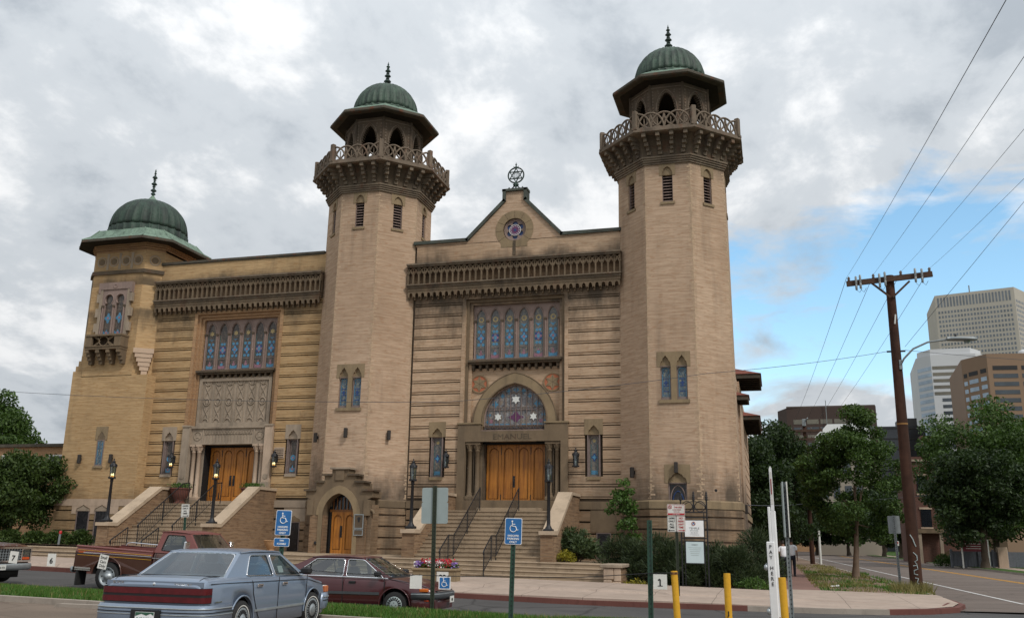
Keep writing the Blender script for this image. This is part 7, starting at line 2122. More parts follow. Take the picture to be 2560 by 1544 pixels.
 for i in range(4): gb(-.56, .56, .69 + i * .07, .705 + i * .07, M['steel'], dx=.02)
 for i in range(11): gb(-.5 + i * .1 - .008, -.5 + i * .1 + .008, .645, .955, M['steel'], dx=.025)
 g.build('grille', root, world=False)
 for s in (-1, 1):
  h = MB(); h.bbox(2.50, 2.545, s * .75 - .12, s * .75 + .12, .76, .93, M['lamp_glass'], .02); h.box(2.498, 2.502, s * .75 - .13, s * .75 + .13, .75, .94, ch); h.build('headlight', root, world=False)
  h = MB(); h.bbox(2.50, 2.54, s * .75 - .13, s * .75 + .13, .655, .73, m_plain('amber5', (.5, .08, .02), .25), .012); h.build('indicator', root, world=False)
 bumper(root, arcpts([(2.30, -1.0), (2.50, -.98), (2.56, -.6), (2.56, .6), (2.50, .98), (2.30, 1.0)]), .38, .56, M['steel'], None, thick=.06)
 p = MB(); p.T = Matrix.Translation((2.64, -.22, 0)) @ Matrix.Rotation(radians(90), 4, 'Z'); p.box(-.155, .155, -.01, 0, .40, .54, M['white_old']); p.text('HD 1714', .07, 0, .44, -.012, M['green_dark'], squash=.8); p.build('licence_plate', root, world=False)
 h = MB(); h.T = Matrix.Translation((2.47, 0, 0)) @ Matrix.Rotation(radians(90), 4, 'Z')
 for i, c_ in enumerate('FORD'): h.text(c_, .07, -.36 + .24 * i, 1.03, -.03, ch)
 h.build('bonnet_lettering', root, world=False)
 return root
p1 = pickup((-15.70, 22.75, .09), (0, radians(2.2), radians(1.5)), 'two tone brown pickup truck with an empty cargo bed, behind the blue sedan', True)
p2 = copy_tree(p1)
p2.location = (-23.1, 21.45, .30); p2.rotation_euler = (0, radians(1.2), radians(1.0))
p2['label'] = 'brown pickup truck at the left edge, only its chrome grille and nose in view'
# ------------------------------------------------------------------ signs, posts, cable, poles, people
def signplate(b, w, h, r, m, y0=-.004, y1=.0, cz=0.0, cx=0.0):
 b.plate(rrect(rect(cx - w / 2, cx + w / 2, cz - h / 2, cz + h / 2), r), [], y0, y1, m)
def wheelchair(b, cx, cz, s, m, y):
 """seated figure in a wheelchair, s = height"""
 k = s
 b.plate(circle(cx - .12 * k, cz + .43 * k, .075 * k, 12), [], y - .003, y, m)
 b.tube([(cx - .12 * k, y, cz + .34 * k), (cx - .10 * k, y, cz + .02 * k), (cx + .18 * k, y, cz + .0 * k), (cx + .30 * k, y, cz - .32 * k), (cx + .42 * k, y, cz - .27 * k)], .042 * k, m, 6)
 b.tube([(cx - .12 * k, y, cz + .20 * k), (cx + .14 * k, y, cz + .18 * k)], .034 * k, m, 6)
 b.tube([(cx - .02 * k + .29 * k * cos(t), y, cz - .17 * k + .29 * k * sin(t)) for t in [radians(115 + i * 12) for i in range(20)]], .036 * k, m, 6)
def channel_post(b, h, m, w=.06):
 b.box(-w / 2, w / 2, 0.0, .012, 0, h, m); b.box(-w / 2 - .012, -w / 2 + .004, -.018, .012, 0, h, m); b.box(w / 2 - .004, w / 2 + .012, -.018, .012, 0, h, m)
 for i in range(int(h / .08)): b.box(-.008, .008, -.003, .0, .05 + i * .08, .075 + i * .08, M['black'])
def tilt_matrix(lx, ly, rz=0): return (ly, lx, rz)

def handicap_sign(x, y, zb, ztop, lean, rz, label, van):
 r = empty('parking_sign', (x, y, zb), (0, lean, rz), label=label, cat='sign', group='blue handicapped parking signs')
 H = ztop - zb
 b = MB(); channel_post(b, H - .02, M['green_post']); b.build('post', r, world=False)
 s = MB(); cz = H - .235
 signplate(s, .315, .47, .03, M['white'], -.030, -.026, cz); signplate(s, .295, .45, .025, M['sign_blue'], -.033, -.030, cz)
 wheelchair(s, 0.0, cz + .085, .21, M['white'], -.036)
 for (t, z, q, sz) in (('HANDICAPPED', cz - .095, .66, .046), ('PARKING', cz - .150, 1.0, .052), ('ONLY', cz - .208, 1.0, .052)): s.text(t, sz, 0, z, -.034, M['white'], squash=q, bold=.0012)
 s.build('sign_face', r, world=False)
 if van:
  v = MB(); cz = H - .60
  signplate(v, .315, .16, .03, M['white'], -.030, -.026, cz); signplate(v, .297, .142, .025, M['sign_blue'], -.033, -.030, cz)
  v.text('VAN', .042, 0, cz + .018, -.034, M['white'], bold=.0012); v.text('ACCESSIBLE', .046, 0, cz - .045, -.034, M['white'], squash=.75, bold=.0012); v.build('lower_sign_face', r, world=False)
handicap_sign(-9.18, 16.3, .1, 2.145, radians(1.0), radians(6), 'blue handicapped parking sign with a van accessible plate below, behind the blue sedan', True)
handicap_sign(-4.66, 16.6, .05, 2.045, radians(1.2), radians(6), 'blue handicapped parking sign on a leaning green post in front of the central stairs', False)
r = empty('parking_sign', (-7.25, 19.55, .08), (0, radians(-.6), radians(4)), label='plain grey backs of two stacked signs on a dark green post', cat='sign')
b = MB(); channel_post(b, 2.72, M['green_dark'], .065); b.build('post', r, world=False)
b = MB(); signplate(b, .60, .32, .04, M['sign_back'], .016, .022, 2.52); b.build('sign_back', r, world=False)
b = MB(); signplate(b, .61, .46, .04, M['sign_back'], .016, .022, 2.13); b.build('sign_back', r, world=False)
def rule_sign(b, lines, cx, cz, w, h, m, arrow=None):
 signplate(b, w, h, .03, M['white_old'], -.030, -.026, cz, cx)
 o = rrect(rect(cx - w / 2 + .012, cx + w / 2 - .012, cz - h / 2 + .012, cz + h / 2 - .012), .02)
 b.tube([(p[0], -.030, p[1]) for p in o], .003, m, 4, closed=True)
 n = len(lines)
 for i, t in enumerate(lines): b.text(t, h * .17, cx, cz + h * .5 - h * .2 - i * h * .19, -.031, m, squash=min(1.0, 4.6 / max(len(t), 1) * w / .305 * .95), bold=.0015)
 if arrow:
  z = cz - h * .40; b.box(cx - w * .3, cx + w * .3, -.034, -.030, z - .008, z + .008, m); s = -1 if arrow == 'L' else 1; b.plate([(cx + s * w * .42, z), (cx + s * w * .26, z + .03), (cx + s * w * .26, z - .03)], [], -.034, -.030, m)
r = empty('parking_sign', (-20.55, 29.6, .45), (0, radians(-2), radians(8)), label='small white loading only sign on a green post below the left wooden doors', cat='sign')
b = MB(); channel_post(b, 2.25, M['green_post']); b.build('post', r, world=False)
b = MB(); rule_sign(b, ['LOADING', 'ONLY', 'ALL', 'TIMES'], 0, 2.06, .31, .47, M['black'], 'R'); b.build('sign_face', r, world=False)
r = empty('parking_sign', (-2.72, 27.0, .12), (0, 0, radians(3)), label='cluster of three red and black parking rule signs beside the temple notice board', cat='sign')
b = MB(); channel_post(b, 2.62, M['green_dark']); b.build('post', r, world=False)
b = MB(); signplate(b, .50, .31, .03, M['white_old'], -.030, -.026, 2.44); b.box(-.235, .235, -.033, -.030, 2.30, 2.345, M['sign_red'])
b.tube([(p[0], -.032, p[1]) for p in rrect(rect(-.235, .235, 2.30, 2.58), .02)], .004, M['sign_red'], 4, closed=True)
b.tube([(p[0], -.034, p[1]) for p in circle(-.165, 2.515, .045, 16)], .007, M['sign_red'], 4, closed=True); b.text('P', .06, -.165, 2.493, -.032, M['black']); b.bar((-.197, -.036, 2.547), (-.133, -.036, 2.483), .006, .010, M['sign_red'])
b.text('THIS SIDE', .062, .055, 2.49, -.031, M['sign_red'], squash=.85, bold=.001); b.text('2 HOUR PARKING', .040, .02, 2.43, -.031, M['sign_red'], squash=.75); b.text('9AM TO 5PM', .036, .02, 2.375, -.031, M['sign_red'], squash=.8); b.text('MON THRU FRI', .034, 0, 2.31, -.034, M['white'], squash=.8); b.build('sign_face', r, world=False)
b = MB(); rule_sign(b, ['LOADING', 'ONLY', 'ALL', 'TIMES'], -.128, 2.05, .245, .44, M['black'], 'L'); b.build('sign_face', r, world=False)
b = MB(); rule_sign(b, ['NO', 'PARKING', 'ANY', 'TIME'], .128, 2.05, .245, .44, M['sign_red'], 'R'); b.build('sign_face', r, world=False)
def notice():
 X0, X1, Y = -2.97, -2.14, 31.0
 r = empty('notice_board', (-2.55, Y, .2), label='white temple notice board in a tall black iron frame with beaded spikes', cat='notice board')
 m = M['iron']; b = MB(Matrix.Translation((0, Y, 0)))
 for x in (X0, (X0 + X1) / 2, X1):
  b.tube([(x, 0, .2 if x != (X0 + X1) / 2 else 2.62), (x, 0, 3.0)], .026, m, 6)
  b.lathe([(.03, 2.98), (.05, 3.03), (.03, 3.06), (.055, 3.10), (.025, 3.13), (.045, 3.17), (.02, 3.2), (.035, 3.23), (.005, 3.30)], m, 8, (x, 0, 0))
 for z in (2.62, 2.45, 1.80, 2.36): b.tube([(X0, 0, z), (X1, 0, z)], .018, m, 5)
 for i in (0, 1):
  xa = X0 + i * (X1 - X0) / 2; w = (X1 - X0) / 2; c = xa + w / 2
  b.tube([(c + w * .5 * cos(t), 0, 2.62 + .36 * sin(t)) for t in [pi * k / 12 for k in range(13)]], .014, m, 5)
  b.tube([(c + w * .5 * cos(t), .01, 2.98 - .34 * sin(t)) for t in [pi * k / 12 for k in range(13)]], .014, m, 5)
 b.tube([(X0 + (X1 - X0) * .5 * (1 + cos(t)), .01, 2.63 + .34 * sin(t)) for t in [pi * k / 14 for k in range(15)]], .013, m, 5)
 b.tube([(X0 + .10, 0, .2), (X0 + .10, 0, 2.6)], .014, m, 5); b.tube([(X1 - .10, 0, .2), (X1 - .10, 0, 2.6)], .014, m, 5)
 b.build('iron_frame', r)
 s = MB(Matrix.Translation(((X0 + X1) / 2 + .0, Y, 0)))
 s.box(-.30, .30, -.03, .03, 1.85, 2.36, M['white'])
 red, blu = M['sign_red'], M['sign_blue']
 s.tube([(p[0], -.033, p[1]) for p in circle(-.02, 2.26, .055, 12)], .011, m_plain('logo_rust', (.35, .09, .03), .5), 5, closed=True); s.plate([(-.075, 2.215), (-.02, 2.31), (.035, 2.215), (.01, 2.215), (-.02, 2.265), (-.05, 2.215)], [], -.036, -.031, blu)
 s.text('TEMPLE', .085, 0, 2.085, -.031, M['galv'], squash=1.15); s.text('EMANUEL', .05, 0, 2.025, -.031, M['sign_back'], squash=1.2)
 s.text('(303) 388-4013', .042, 0, 1.96, -.031, M['galv'], squash=.9); s.text('www.emanueldenver.org', .030, 0, 1.905, -.031, M['galv'], squash=.95)
 s.build('name_panel', r)
 s = MB(Matrix.Translation(((X0 + X1) / 2 + .0, Y, 0)))
 s.box(-.31, .31, -.03, .03, 1.0, 1.72, M['black']); s.box(-.28, .28, -.034, -.03, 1.03, 1.69, m_plain('panel_pale', (.50, .60, .62), .5, var=.04)); s.text('EVENTS', .05, 0, 1.58, -.036, M['galv'], squash=1.1)
 for i in range(5): s.box(-.2 + .02 * i, .2 - .02 * i, -.036, -.033, 1.50 - i * .06, 1.512 - i * .06, M['sign_back'])
 s.build('message_panel', r)
notice()
r = empty('green_post', (-2.15, 16.6, .0), (0, radians(.2), 0), label='bare green steel post left of the yellow bollards', cat='post')
b = MB(); channel_post(b, 2.03, M['green_post'], .062); b.build('channel', r, world=False)
def bollard(x, y, z, h, lean, label, r_=.058):
 r = empty('bollard', (x, y, z), (0, lean, 0), label=label, cat='bollard', group='yellow steel bollards')
 b = MB(); b.lathe([(r_, -.2), (r_, h - .015), (r_ * .96, h)], M['yellow'], 20); b.lathe([(r_ * .8, h - .02), (.001, h - .02)], m_plain('rust', (.12, .06, .03), .8), 16, caps=False); b.build('pipe', r, world=False)
 return r
t = bollard(-1.68, 16.6, -.05, 1.23, radians(-2.6), 'leaning yellow bollard with a band round its top, next to the number 1 plate')
b = MB(); b.lathe([(.062, 1.17), (.064, 1.195), (.062, 1.21)], m_plain('rusty_band', (.2, .09, .03), .7), 20, caps=False); b.build('band', t, world=False)
t = bollard(-.84, 16.6, -.05, 1.21, radians(-.3), 'upright yellow bollard with a black mark near its foot, standing alone in the middle')
b = MB(); b.box(-.008, .012, -.062, -.058, .52, .60, M['black']); b.box(-.016, -.004, -.062, -.057, .46, .53, M['black']); b.build('mark', t, world=False)
bollard(.075, 14.6, -.05, 1.23, radians(-1.4), 'yellow bollard hard against the white pay post', .055)
r = empty('pay_post', (-.02, 15.0, -.05), (0, radians(-.8), radians(-10)), label='tall white steel pay post with PAY HERE in black down its side', cat='pay station')
b = MB(); b.bbox(-.02, .05, -.035, .035, 0, 2.2, M['white'], .008); b.plate([(-.005, 2.2), (.045, 2.2), (.042, 2.85), (.022, 2.88), (.002, 2.84)], [], -.035, -.025, M['white']); b.build('post', r, world=False)
b = MB(); b.bbox(-.105, .015, -.06, .02, .62, 1.74, M['white'], .01); b.tube([(-.105, -.03, .66), (.03, -.03, .64)], .012, m_plain('rust2', (.2, .08, .04), .7), 5)
for i, c_ in enumerate('PAY HERE'):
 if c_ != ' ': b.text(c_, .075, -.045, 1.64 - i * .078, -.062, M['black'])
b.build('money_box', r, world=False)
b = MB(); b.bbox(-.058, -.02, -.04, .02, 1.74, 2.26, M['white'], .006)
for z in (1.85, 2.0): b.box(-.062, -.058, -.02, .02, z, z + .06, M['galv'])
b.build('slot_box', r, world=False)
b = MB(); b.plate([(.006, 2.3), (.040, 2.3), (.038, 2.78), (.022, 2.8), (.008, 2.76)], [], -.040, -.036, M['white_old']); b.box(.014, .030, -.044, -.040, 2.45, 2.68, m_plain('sticker', (.25, .06, .06), .5)); b.build('notice', r, world=False)
for z in (1.36, .72):
 b = MB(); b.lathe([(.0, -.05), (.03, -.03), (.034, .0), (.03, .03), (0, .05)], M['steel'], 10, (-.135, -.03, z)); b.tube([(-.105, -.03, z + .02), (-.135, -.03, z + .06)], .01, M['steel'], 5); b.build('padlock', r, world=False)
r = empty('steel_post', (.20, 18.2, .06), (0, radians(-.4), radians(2)), label='galvanised U channel post with thin edge on signs, right of the white pay post', cat='sign')
b = MB(); channel_post(b, 2.72, M['galv'], .045); b.build('channel', r, world=False)
b = MB(); b.box(-.045, -.025, -.24, .24, 1.72, 2.72, M['sign_back']); b.build('sign_edge', r, world=False)
b = MB(); b.box(.03, .05, -.24, .24, 1.72, 2.72, M['white_old']); b.build('sign_edge', r, world=False)
CAB = [(-17.2, 17.1, 1.22), (-16.0, 17.0, 1.265), (-15.03, 17.0, 1.235), (-13.69, 17.0, 1.235), (-11.8, 16.9, 1.16), (-9.16, 16.45, 1.06), (-7.9, 17.0, .97), (-6.7, 17.3, .97), (-6.17, 17.3, .965), (-4.65, 16.72, 1.00), (-3.4, 16.65, 1.03), (-2.15, 16.58, 1.13), (-1.68, 16.54, 1.15)]
b = MB(); b.tube(CAB, .007, M['iron'], 5); o = b.build('steel_cable', None); tag(o, 'thin black cable strung low from post to post along the lawn strip', 'cable')
def plate(x, y, z, w, h, rz, label, kind, tilt=0.0):
 r = empty('hanging_plate', (x, y - .02, z), (0, tilt, rz), label=label, cat='sign', group='plates hanging from the parking lot cable')
 b = MB(); b.box(-w / 2, w / 2, -.003, .003, -h, 0, M['white_old'] if kind != 'hc' else M['white'])
 if kind == '1': b.box(-.045, .045, -.005, -.003, -h * .80, -h * .75, M['black']); b.bar((-.035, -.005, -h * .40), (.0, -.005, -h * .32), .004, .022, M['black'])
 if kind in ('1', '6', '7'): b.text(kind, h * .62, 0, -h * .78, -.004, M['black'], bold=.004)
 if kind == 'hc': b.box(-w * .42, w * .42, -.005, -.003, -h * .93, -h * .08, M['sign_blue']); wheelchair(b, -.005, -h * .47, h * .70, M['white'], -.007)
 if kind == 'cars':
  for i, t in enumerate(('Small', 'Cars', 'Only')): b.text(t, .085, 0, -.085 - i * .085, -.004, M['black'], squash=.85)
 b.build('plate', r, world=False)
 for s in (-1, 1): k = MB(); k.tube([(s * w * .3, 0, -.01), (s * w * .3, 0, .03)], .005, M['iron'], 4); k.build('wire_loop', r, world=False)
plate(-16.02, 17.0, 1.25, .20, .25, radians(8), 'white plate numbered 7 hanging before the pickup grille at the left edge', '7', radians(4))
plate(-15.03, 17.0, 1.22, .19, .26, radians(8), 'white plate numbered 6 hanging over the pavement left of the brown pickup', '6')
plate(-13.69, 17.0, 1.22, .20, .29, radians(8), 'cream plate reading small cars only, hanging before the pickup rear wheel', 'cars', radians(9))
plate(-6.76, 17.3, .965, .24, .25, radians(5), 'blank white plate hanging left of the dark green sign post', 'blank')
plate(-6.17, 17.3, .955, .235, .235, radians(5), 'small blue and white wheelchair plate hanging right of the dark green sign post', 'hc')
plate(-1.97, 16.55, 1.12, .235, .25, radians(0), 'white plate numbered 1 hanging beside the leaning yellow bollard', '1')
r = empty('marker_post', (-30.2, 34.4, 1.06), (0, radians(3), 0), label='short grey post with a red top by the shrubs below the turret', cat='post')
b = MB(); b.tube([(0, 0, 0), (0, 0, .58)], .05, M['galv'], 10); b.build('pipe', r, world=False); b = MB(); b.lathe([(.06, .56), (.065, .6), (.06, .68), (0, .70)], M['sign_red'], 12); b.build('cap', r, world=False)
r = empty('wheel_stop', (-13.6, 16.9, .06), (0, 0, radians(2)), label='worn concrete wheel stop at the lawn edge left of the blue sedan', cat='kerb block')
b = MB(); b.plate([(-1.05, 0), (-1.05, .10), (-.98, .16), (.98, .16), (1.05, .10), (1.05, 0)], [], -.09, .09, M['kerb']); b.build('block', r, world=False)
r = empty('street_sign', (4.13, 36.25, .12), (0, radians(-1.0), radians(10)), label='grey steel post with a dark sign seen edge on, left of the leaning utility pole', cat='sign')
b = MB(); channel_post(b, 2.6, M['galv'], .06); b.build('post', r, world=False); b = MB(); signplate(b, .42, .62, .03, M['galv'], .014, .02, 2.28); b.build('sign_back', r, world=False)
r = empty('street_sign', (14.6, 128, .1), label='small red and white sign far down the right side of the road', cat='sign')
b = MB(); b.tube([(0, 0, 0), (0, 0, 2.2)], .04, M['galv'], 6); b.build('post', r, world=False); b = MB(); signplate(b, .45, .6, .04, M['white_old'], -.06, -.05, 1.9); b.plate(circle(0, 1.98, .15, 14), [], -.064, -.06, M['sign_red']); b.build('sign_face', r, world=False)
for (x, y, lab) in ((15.9, 172, 'pale street light post far down the right side of the road'), ):
 r = empty('pale_post', (x - 1.4, y, 0), label=lab, cat='post'); b = MB(); b.tube([(0, 0, 0), (0, 0, .6), (0, 0, 9)], [.34, .26, .18], M['white_old'], 8); b.build('shaft', r, world=False)
r = empty('litter', (1.95, 37.2, .15), label='crumpled pale wrapper lying on the dry verge', cat='litter'); b = MB(); b.bbox(-.14, .14, -.08, .08, 0, .06, M['white_old'], .03); b.bbox(.05, .2, -.05, .06, .02, .09, M['white_old'], .03); b.build('paper', r, world=False)

# ------------------------------------------------------------------ utility poles and wires
def utility_pole(x, y, h, rb, lean, arms, label, streetlight=False, braces=True):
 r = empty('utility_pole', (x, y, 0), (0, lean, 0), label=label, cat='utility pole')
 b = MB(); b.tube([(0, 0, -.2), (0, 0, h * .5), (0, 0, h)], [rb, rb * .86, rb * .72], M['pole_wood'], 14)
 b.build('pole', r, world=False)
 for (z, w0, w1, rise) in arms:
  a = MB(); a.bar((w0, -.22, z), (w1, -.22, z + rise), .10, .20, M['arm_wood']); 
  a.build('crossarm', r, world=False)
  if braces:
   for s in (-1, 1):
    q = MB(); q.bar((s * .66, -.22, z - .02), (s * .04, -.2, z - .60), .05, .07, M['arm_wood']); q.build('brace', r, world=False)
  for f in (.03, .32, .64, .97) if braces else (.05, .35, .65, .95):
   xx = w0 + (w1 - w0) * f; zz_ = z + rise * f
   i_ = MB(); i_.lathe([(.03, .10), (.055, .13), (.035, .16), (.06, .20), (.03, .25), (.02, .27)], M['ceramic'], 8, (xx, -.22, zz_)); i_.build('insulator', r, world=False)
  if braces:
   for f in (.11, .16, .385, .45, .80, .875):
    xx = w0 + (w1 - w0) * f; zz_ = z + rise * f
    i_ = MB(); i_.lathe([(.02, -.42), (.04, -.40), (.045, -.22), (.03, -.2), (.045, -.17), (.04, .10), (.015, .13)], M['galv'], 8, (xx, -.34, zz_ + (.1 if f in (.11, .385, .875) else 0)) if f in (.11, .385, .875) else (xx, -.34, zz_ + .14)); i_.tube([(xx, -.34, zz_ - .3), (xx + .1, -.36, zz_ - .42), (xx + .2, -.3, zz_ - .25)], .008, M['iron'], 4); i_.build('cutout', r, world=False)
 return r
up = utility_pole(4.59, 35.7, 11.5, .215, radians(-.0), [(11.22, -1.55, 1.46, .20)], 'big leaning brown utility pole with a crossarm, graffiti near its foot, beside the side street')
b = MB(); b.tube([(.05, -.12, 8.0), (.12, -.2, 8.1), (.22, -.25, 8.28), (.55, -.3, 8.62), (1.05, -.32, 8.84), (1.75, -.32, 8.92)], .035, M['galv'], 8); b.bbox(.05, .16, -.2, -.1, 7.9, 8.25, M['galv'], .01); b.build('lamp_arm', up, world=False)
b = MB()
vs = []; n = 12
for i in range(9):
 t = i / 8; x = 1.70 + 1.0 * t; w = .07 + .12 * sin(pi * min(1, t * .9 + .08)); 
 for j in range(n):
  a = 2 * pi * j / n; vs.append((x, -.32 + w * cos(a), 8.92 + (.10 if sin(a) > 0 else .06) * sin(a) * (1.0 if t < .95 else .6) - .04 * t))
b.add(vs, [(i * n + j, i * n + (j + 1) % n, (i + 1) * n + (j + 1) % n, (i + 1) * n + j) for i in range(8) for j in range(n)] + [tuple(range(n)), tuple(range(8 * n, 9 * n))], M['galv'], True)
b.lathe([(.12, 8.86), (.11, 8.80), (.06, 8.76), (.0, 8.75)], M['lamp_glass'], 12, (2.36, -.32, 0)); b.lathe([(.03, 9.0), (.04, 9.05), (.03, 9.1), (0, 9.11)], M['iron'], 8, (2.0, -.32, 0))
b.build('lamp_head', up, world=False)
b = MB(); b.lathe([(.19, 5.9), (.192, 5.96)], m_plain('old_band', (.22, .11, .03), .7), 14, caps=False); b.build('band', up, world=False)
b = MB()
for (z, pts) in ((1.7, [(-.1, .35), (-.02, .2), (.02, .05), (.06, -.05)]), (1.35, [(-.05, .1), (.06, .0), (.07, -.15), (-.02, -.2), (.04, -.3)]), (.85, [(-.08, .15), (.04, .17), (.06, .05), (-.06, 0), (-.07, -.12), (.05, -.15)]), (.5, [(-.05, .1), (.05, .08), (.0, -.05), (.06, -.1)])):
 b.tube([(p[0], -sqrt(max(.0, .2145 ** 2 - p[0] ** 2)) - .0, z + p[1]) for p in pts], .018, M['sign_back'], 4)
b.build('graffiti', up, world=False)
b = MB(); b.bbox(-.22, -.16, -.25, -.17, 9.7, 10.1, M['steel'], .01) if False else b.tube([(.02, -.21, 9.6), (.07, -.22, 9.95)], .03, M['white_old'], 6); b.build('tag_plate', up, world=False)
b = MB(); b.bar((-.32, -.05, 8.60), (.32, -.05, 8.60), .05, .06, M['iron']); b.build('bracket', up, world=False)
p2 = utility_pole(2.72, 81, 11.9, .2, radians(.0), [(10.9, -1.2, 1.45, .04), (10.22, -.95, 1.35, .0)], 'distant wooden utility pole with two crossarms behind the street tree', braces=False)
b = MB(); b.bbox(-.15, .15, -.3, -.1, 11.3, 11.9, M['galv'], .03); b.tube([(0, -.1, 11.6), (.3, -.5, 11.95)], .06, M['galv'], 6); b.build('transformer', p2, world=False)
b = MB(); b.tube([(.62, 0, 0), (.62, 0, 2.8)], .11, M['white_old'], 10); o = b.build('pole_sleeve', p2, world=False)
WIRE = m_plain('wire_grey', (.05, .055, .065), .6)
def wire(pts, r, label, sag=0.0, n=14):
 P = []
 for p, q in zip(pts[:-1], pts[1:]):
  p, q = Vector(p), Vector(q)
  for i in range(n):
   t = i / n; v = p.lerp(q, t); v.z -= sag * 4 * t * (1 - t) * (q - p).length / 40; P.append(v)
 P.append(Vector(pts[-1]))
 b = MB(); b.tube(P, r, WIRE, 4); o = b.build('overhead_wire'); tag(o, label, 'wire', 'overhead wires'); return o
for i, (xa, lab) in enumerate(((3.06, 'overhead wire from the left end of the crossarm'), (4.02, 'overhead wire just left of the pole top'), (5.00, 'overhead wire just right of the pole top'), (6.00, 'overhead wire from the right end of the crossarm'))):
 z = 11.22 + .2 * (xa - 3.04) / 3 + .25
 dirs = [(.221, .843, .491), (.244, .858, .452), (.244, .889, .389), (.243, .907, .344)][i]
 near = [(2.9, 9.0), (3.6, 11.5), (3.9, 15.0), (4.7, 18.0)][i]
 yn = near[1]; xn = dirs[0] / dirs[1] * yn; zn = 1.65 + dirs[2] / dirs[1] * yn
 A = Vector((xa, 35.48, z)); Bn = Vector((xn, yn, zn)); C_ = A + (Bn - A) * 1.7
 wire([C_, A], .005, lab + ', near span', .15)
 wire([(xa, 35.48, z), (1.6 + i * .85, 81, 11.0), (1.2 + i * .8, 150, 12.5)], .009, lab + ', far span', .25)
wire([(4.30, 35.6, 8.6), (-1.9, 30.0, 7.0), (-10.0, 27.5, 5.9), (-40, 33, 8.4)], .008, 'service wire crossing the whole temple front at mid height', .35)
wire([(4.9, 35.6, 8.75), (7.6, 28, 11.6)], .009, 'thick twisted wire rising from the pole to the upper right')
wire([(4.9, 35.6, 8.62), (14.5, 45, 9.5)], .008, 'thin wire running from the pole to the right over the tan office', .2)
wire([(-1.2, 45, 3.4), (2.7, 81, 5.0)], .018, 'cable from the temple flank to the distant wooden pole', .1)
wire([(3.3, 81, 5.0), (9.0, 62, 4.7)], .014, 'cable running right from the distant wooden pole', .1)

# ------------------------------------------------------------------ two people walking away
def skin_mesh(name, V, E, R, m, parent, sub=1, root=0):
 me = bpy.data.meshes.new(name); me.from_pydata(V, E, []); me.materials.append(m)
 o = bpy.data.objects.new(name, me); COL.objects.link(o)
 sk = o.modifiers.new('skin', 'SKIN'); sk.use_smooth_shade = True
 for i, r in enumerate(R):
  d = me.skin_vertices[0].data[i]; d.radius = (r, r) if not isinstance(r, tuple) else r; d.use_root = (i == root)
 ss = o.modifiers.new('sub', 'SUBSURF'); ss.levels = sub; ss.render_levels = sub
 dg = bpy.context.evaluated_depsgraph_get(); ev = o.evaluated_get(dg)
 me2 = bpy.data.meshes.new_from_object(ev); me2.materials.clear(); me2.materials.append(m)
 for p in me2.polygons: p.use_smooth = True
 bpy.data.objects.remove(o); bpy.data.meshes.remove(me); me2.name = name
 n = bpy.data.objects.new(name, me2); COL.objects.link(n); n.parent = parent; KIDS.setdefault(parent.name, []).append(n)
 return n
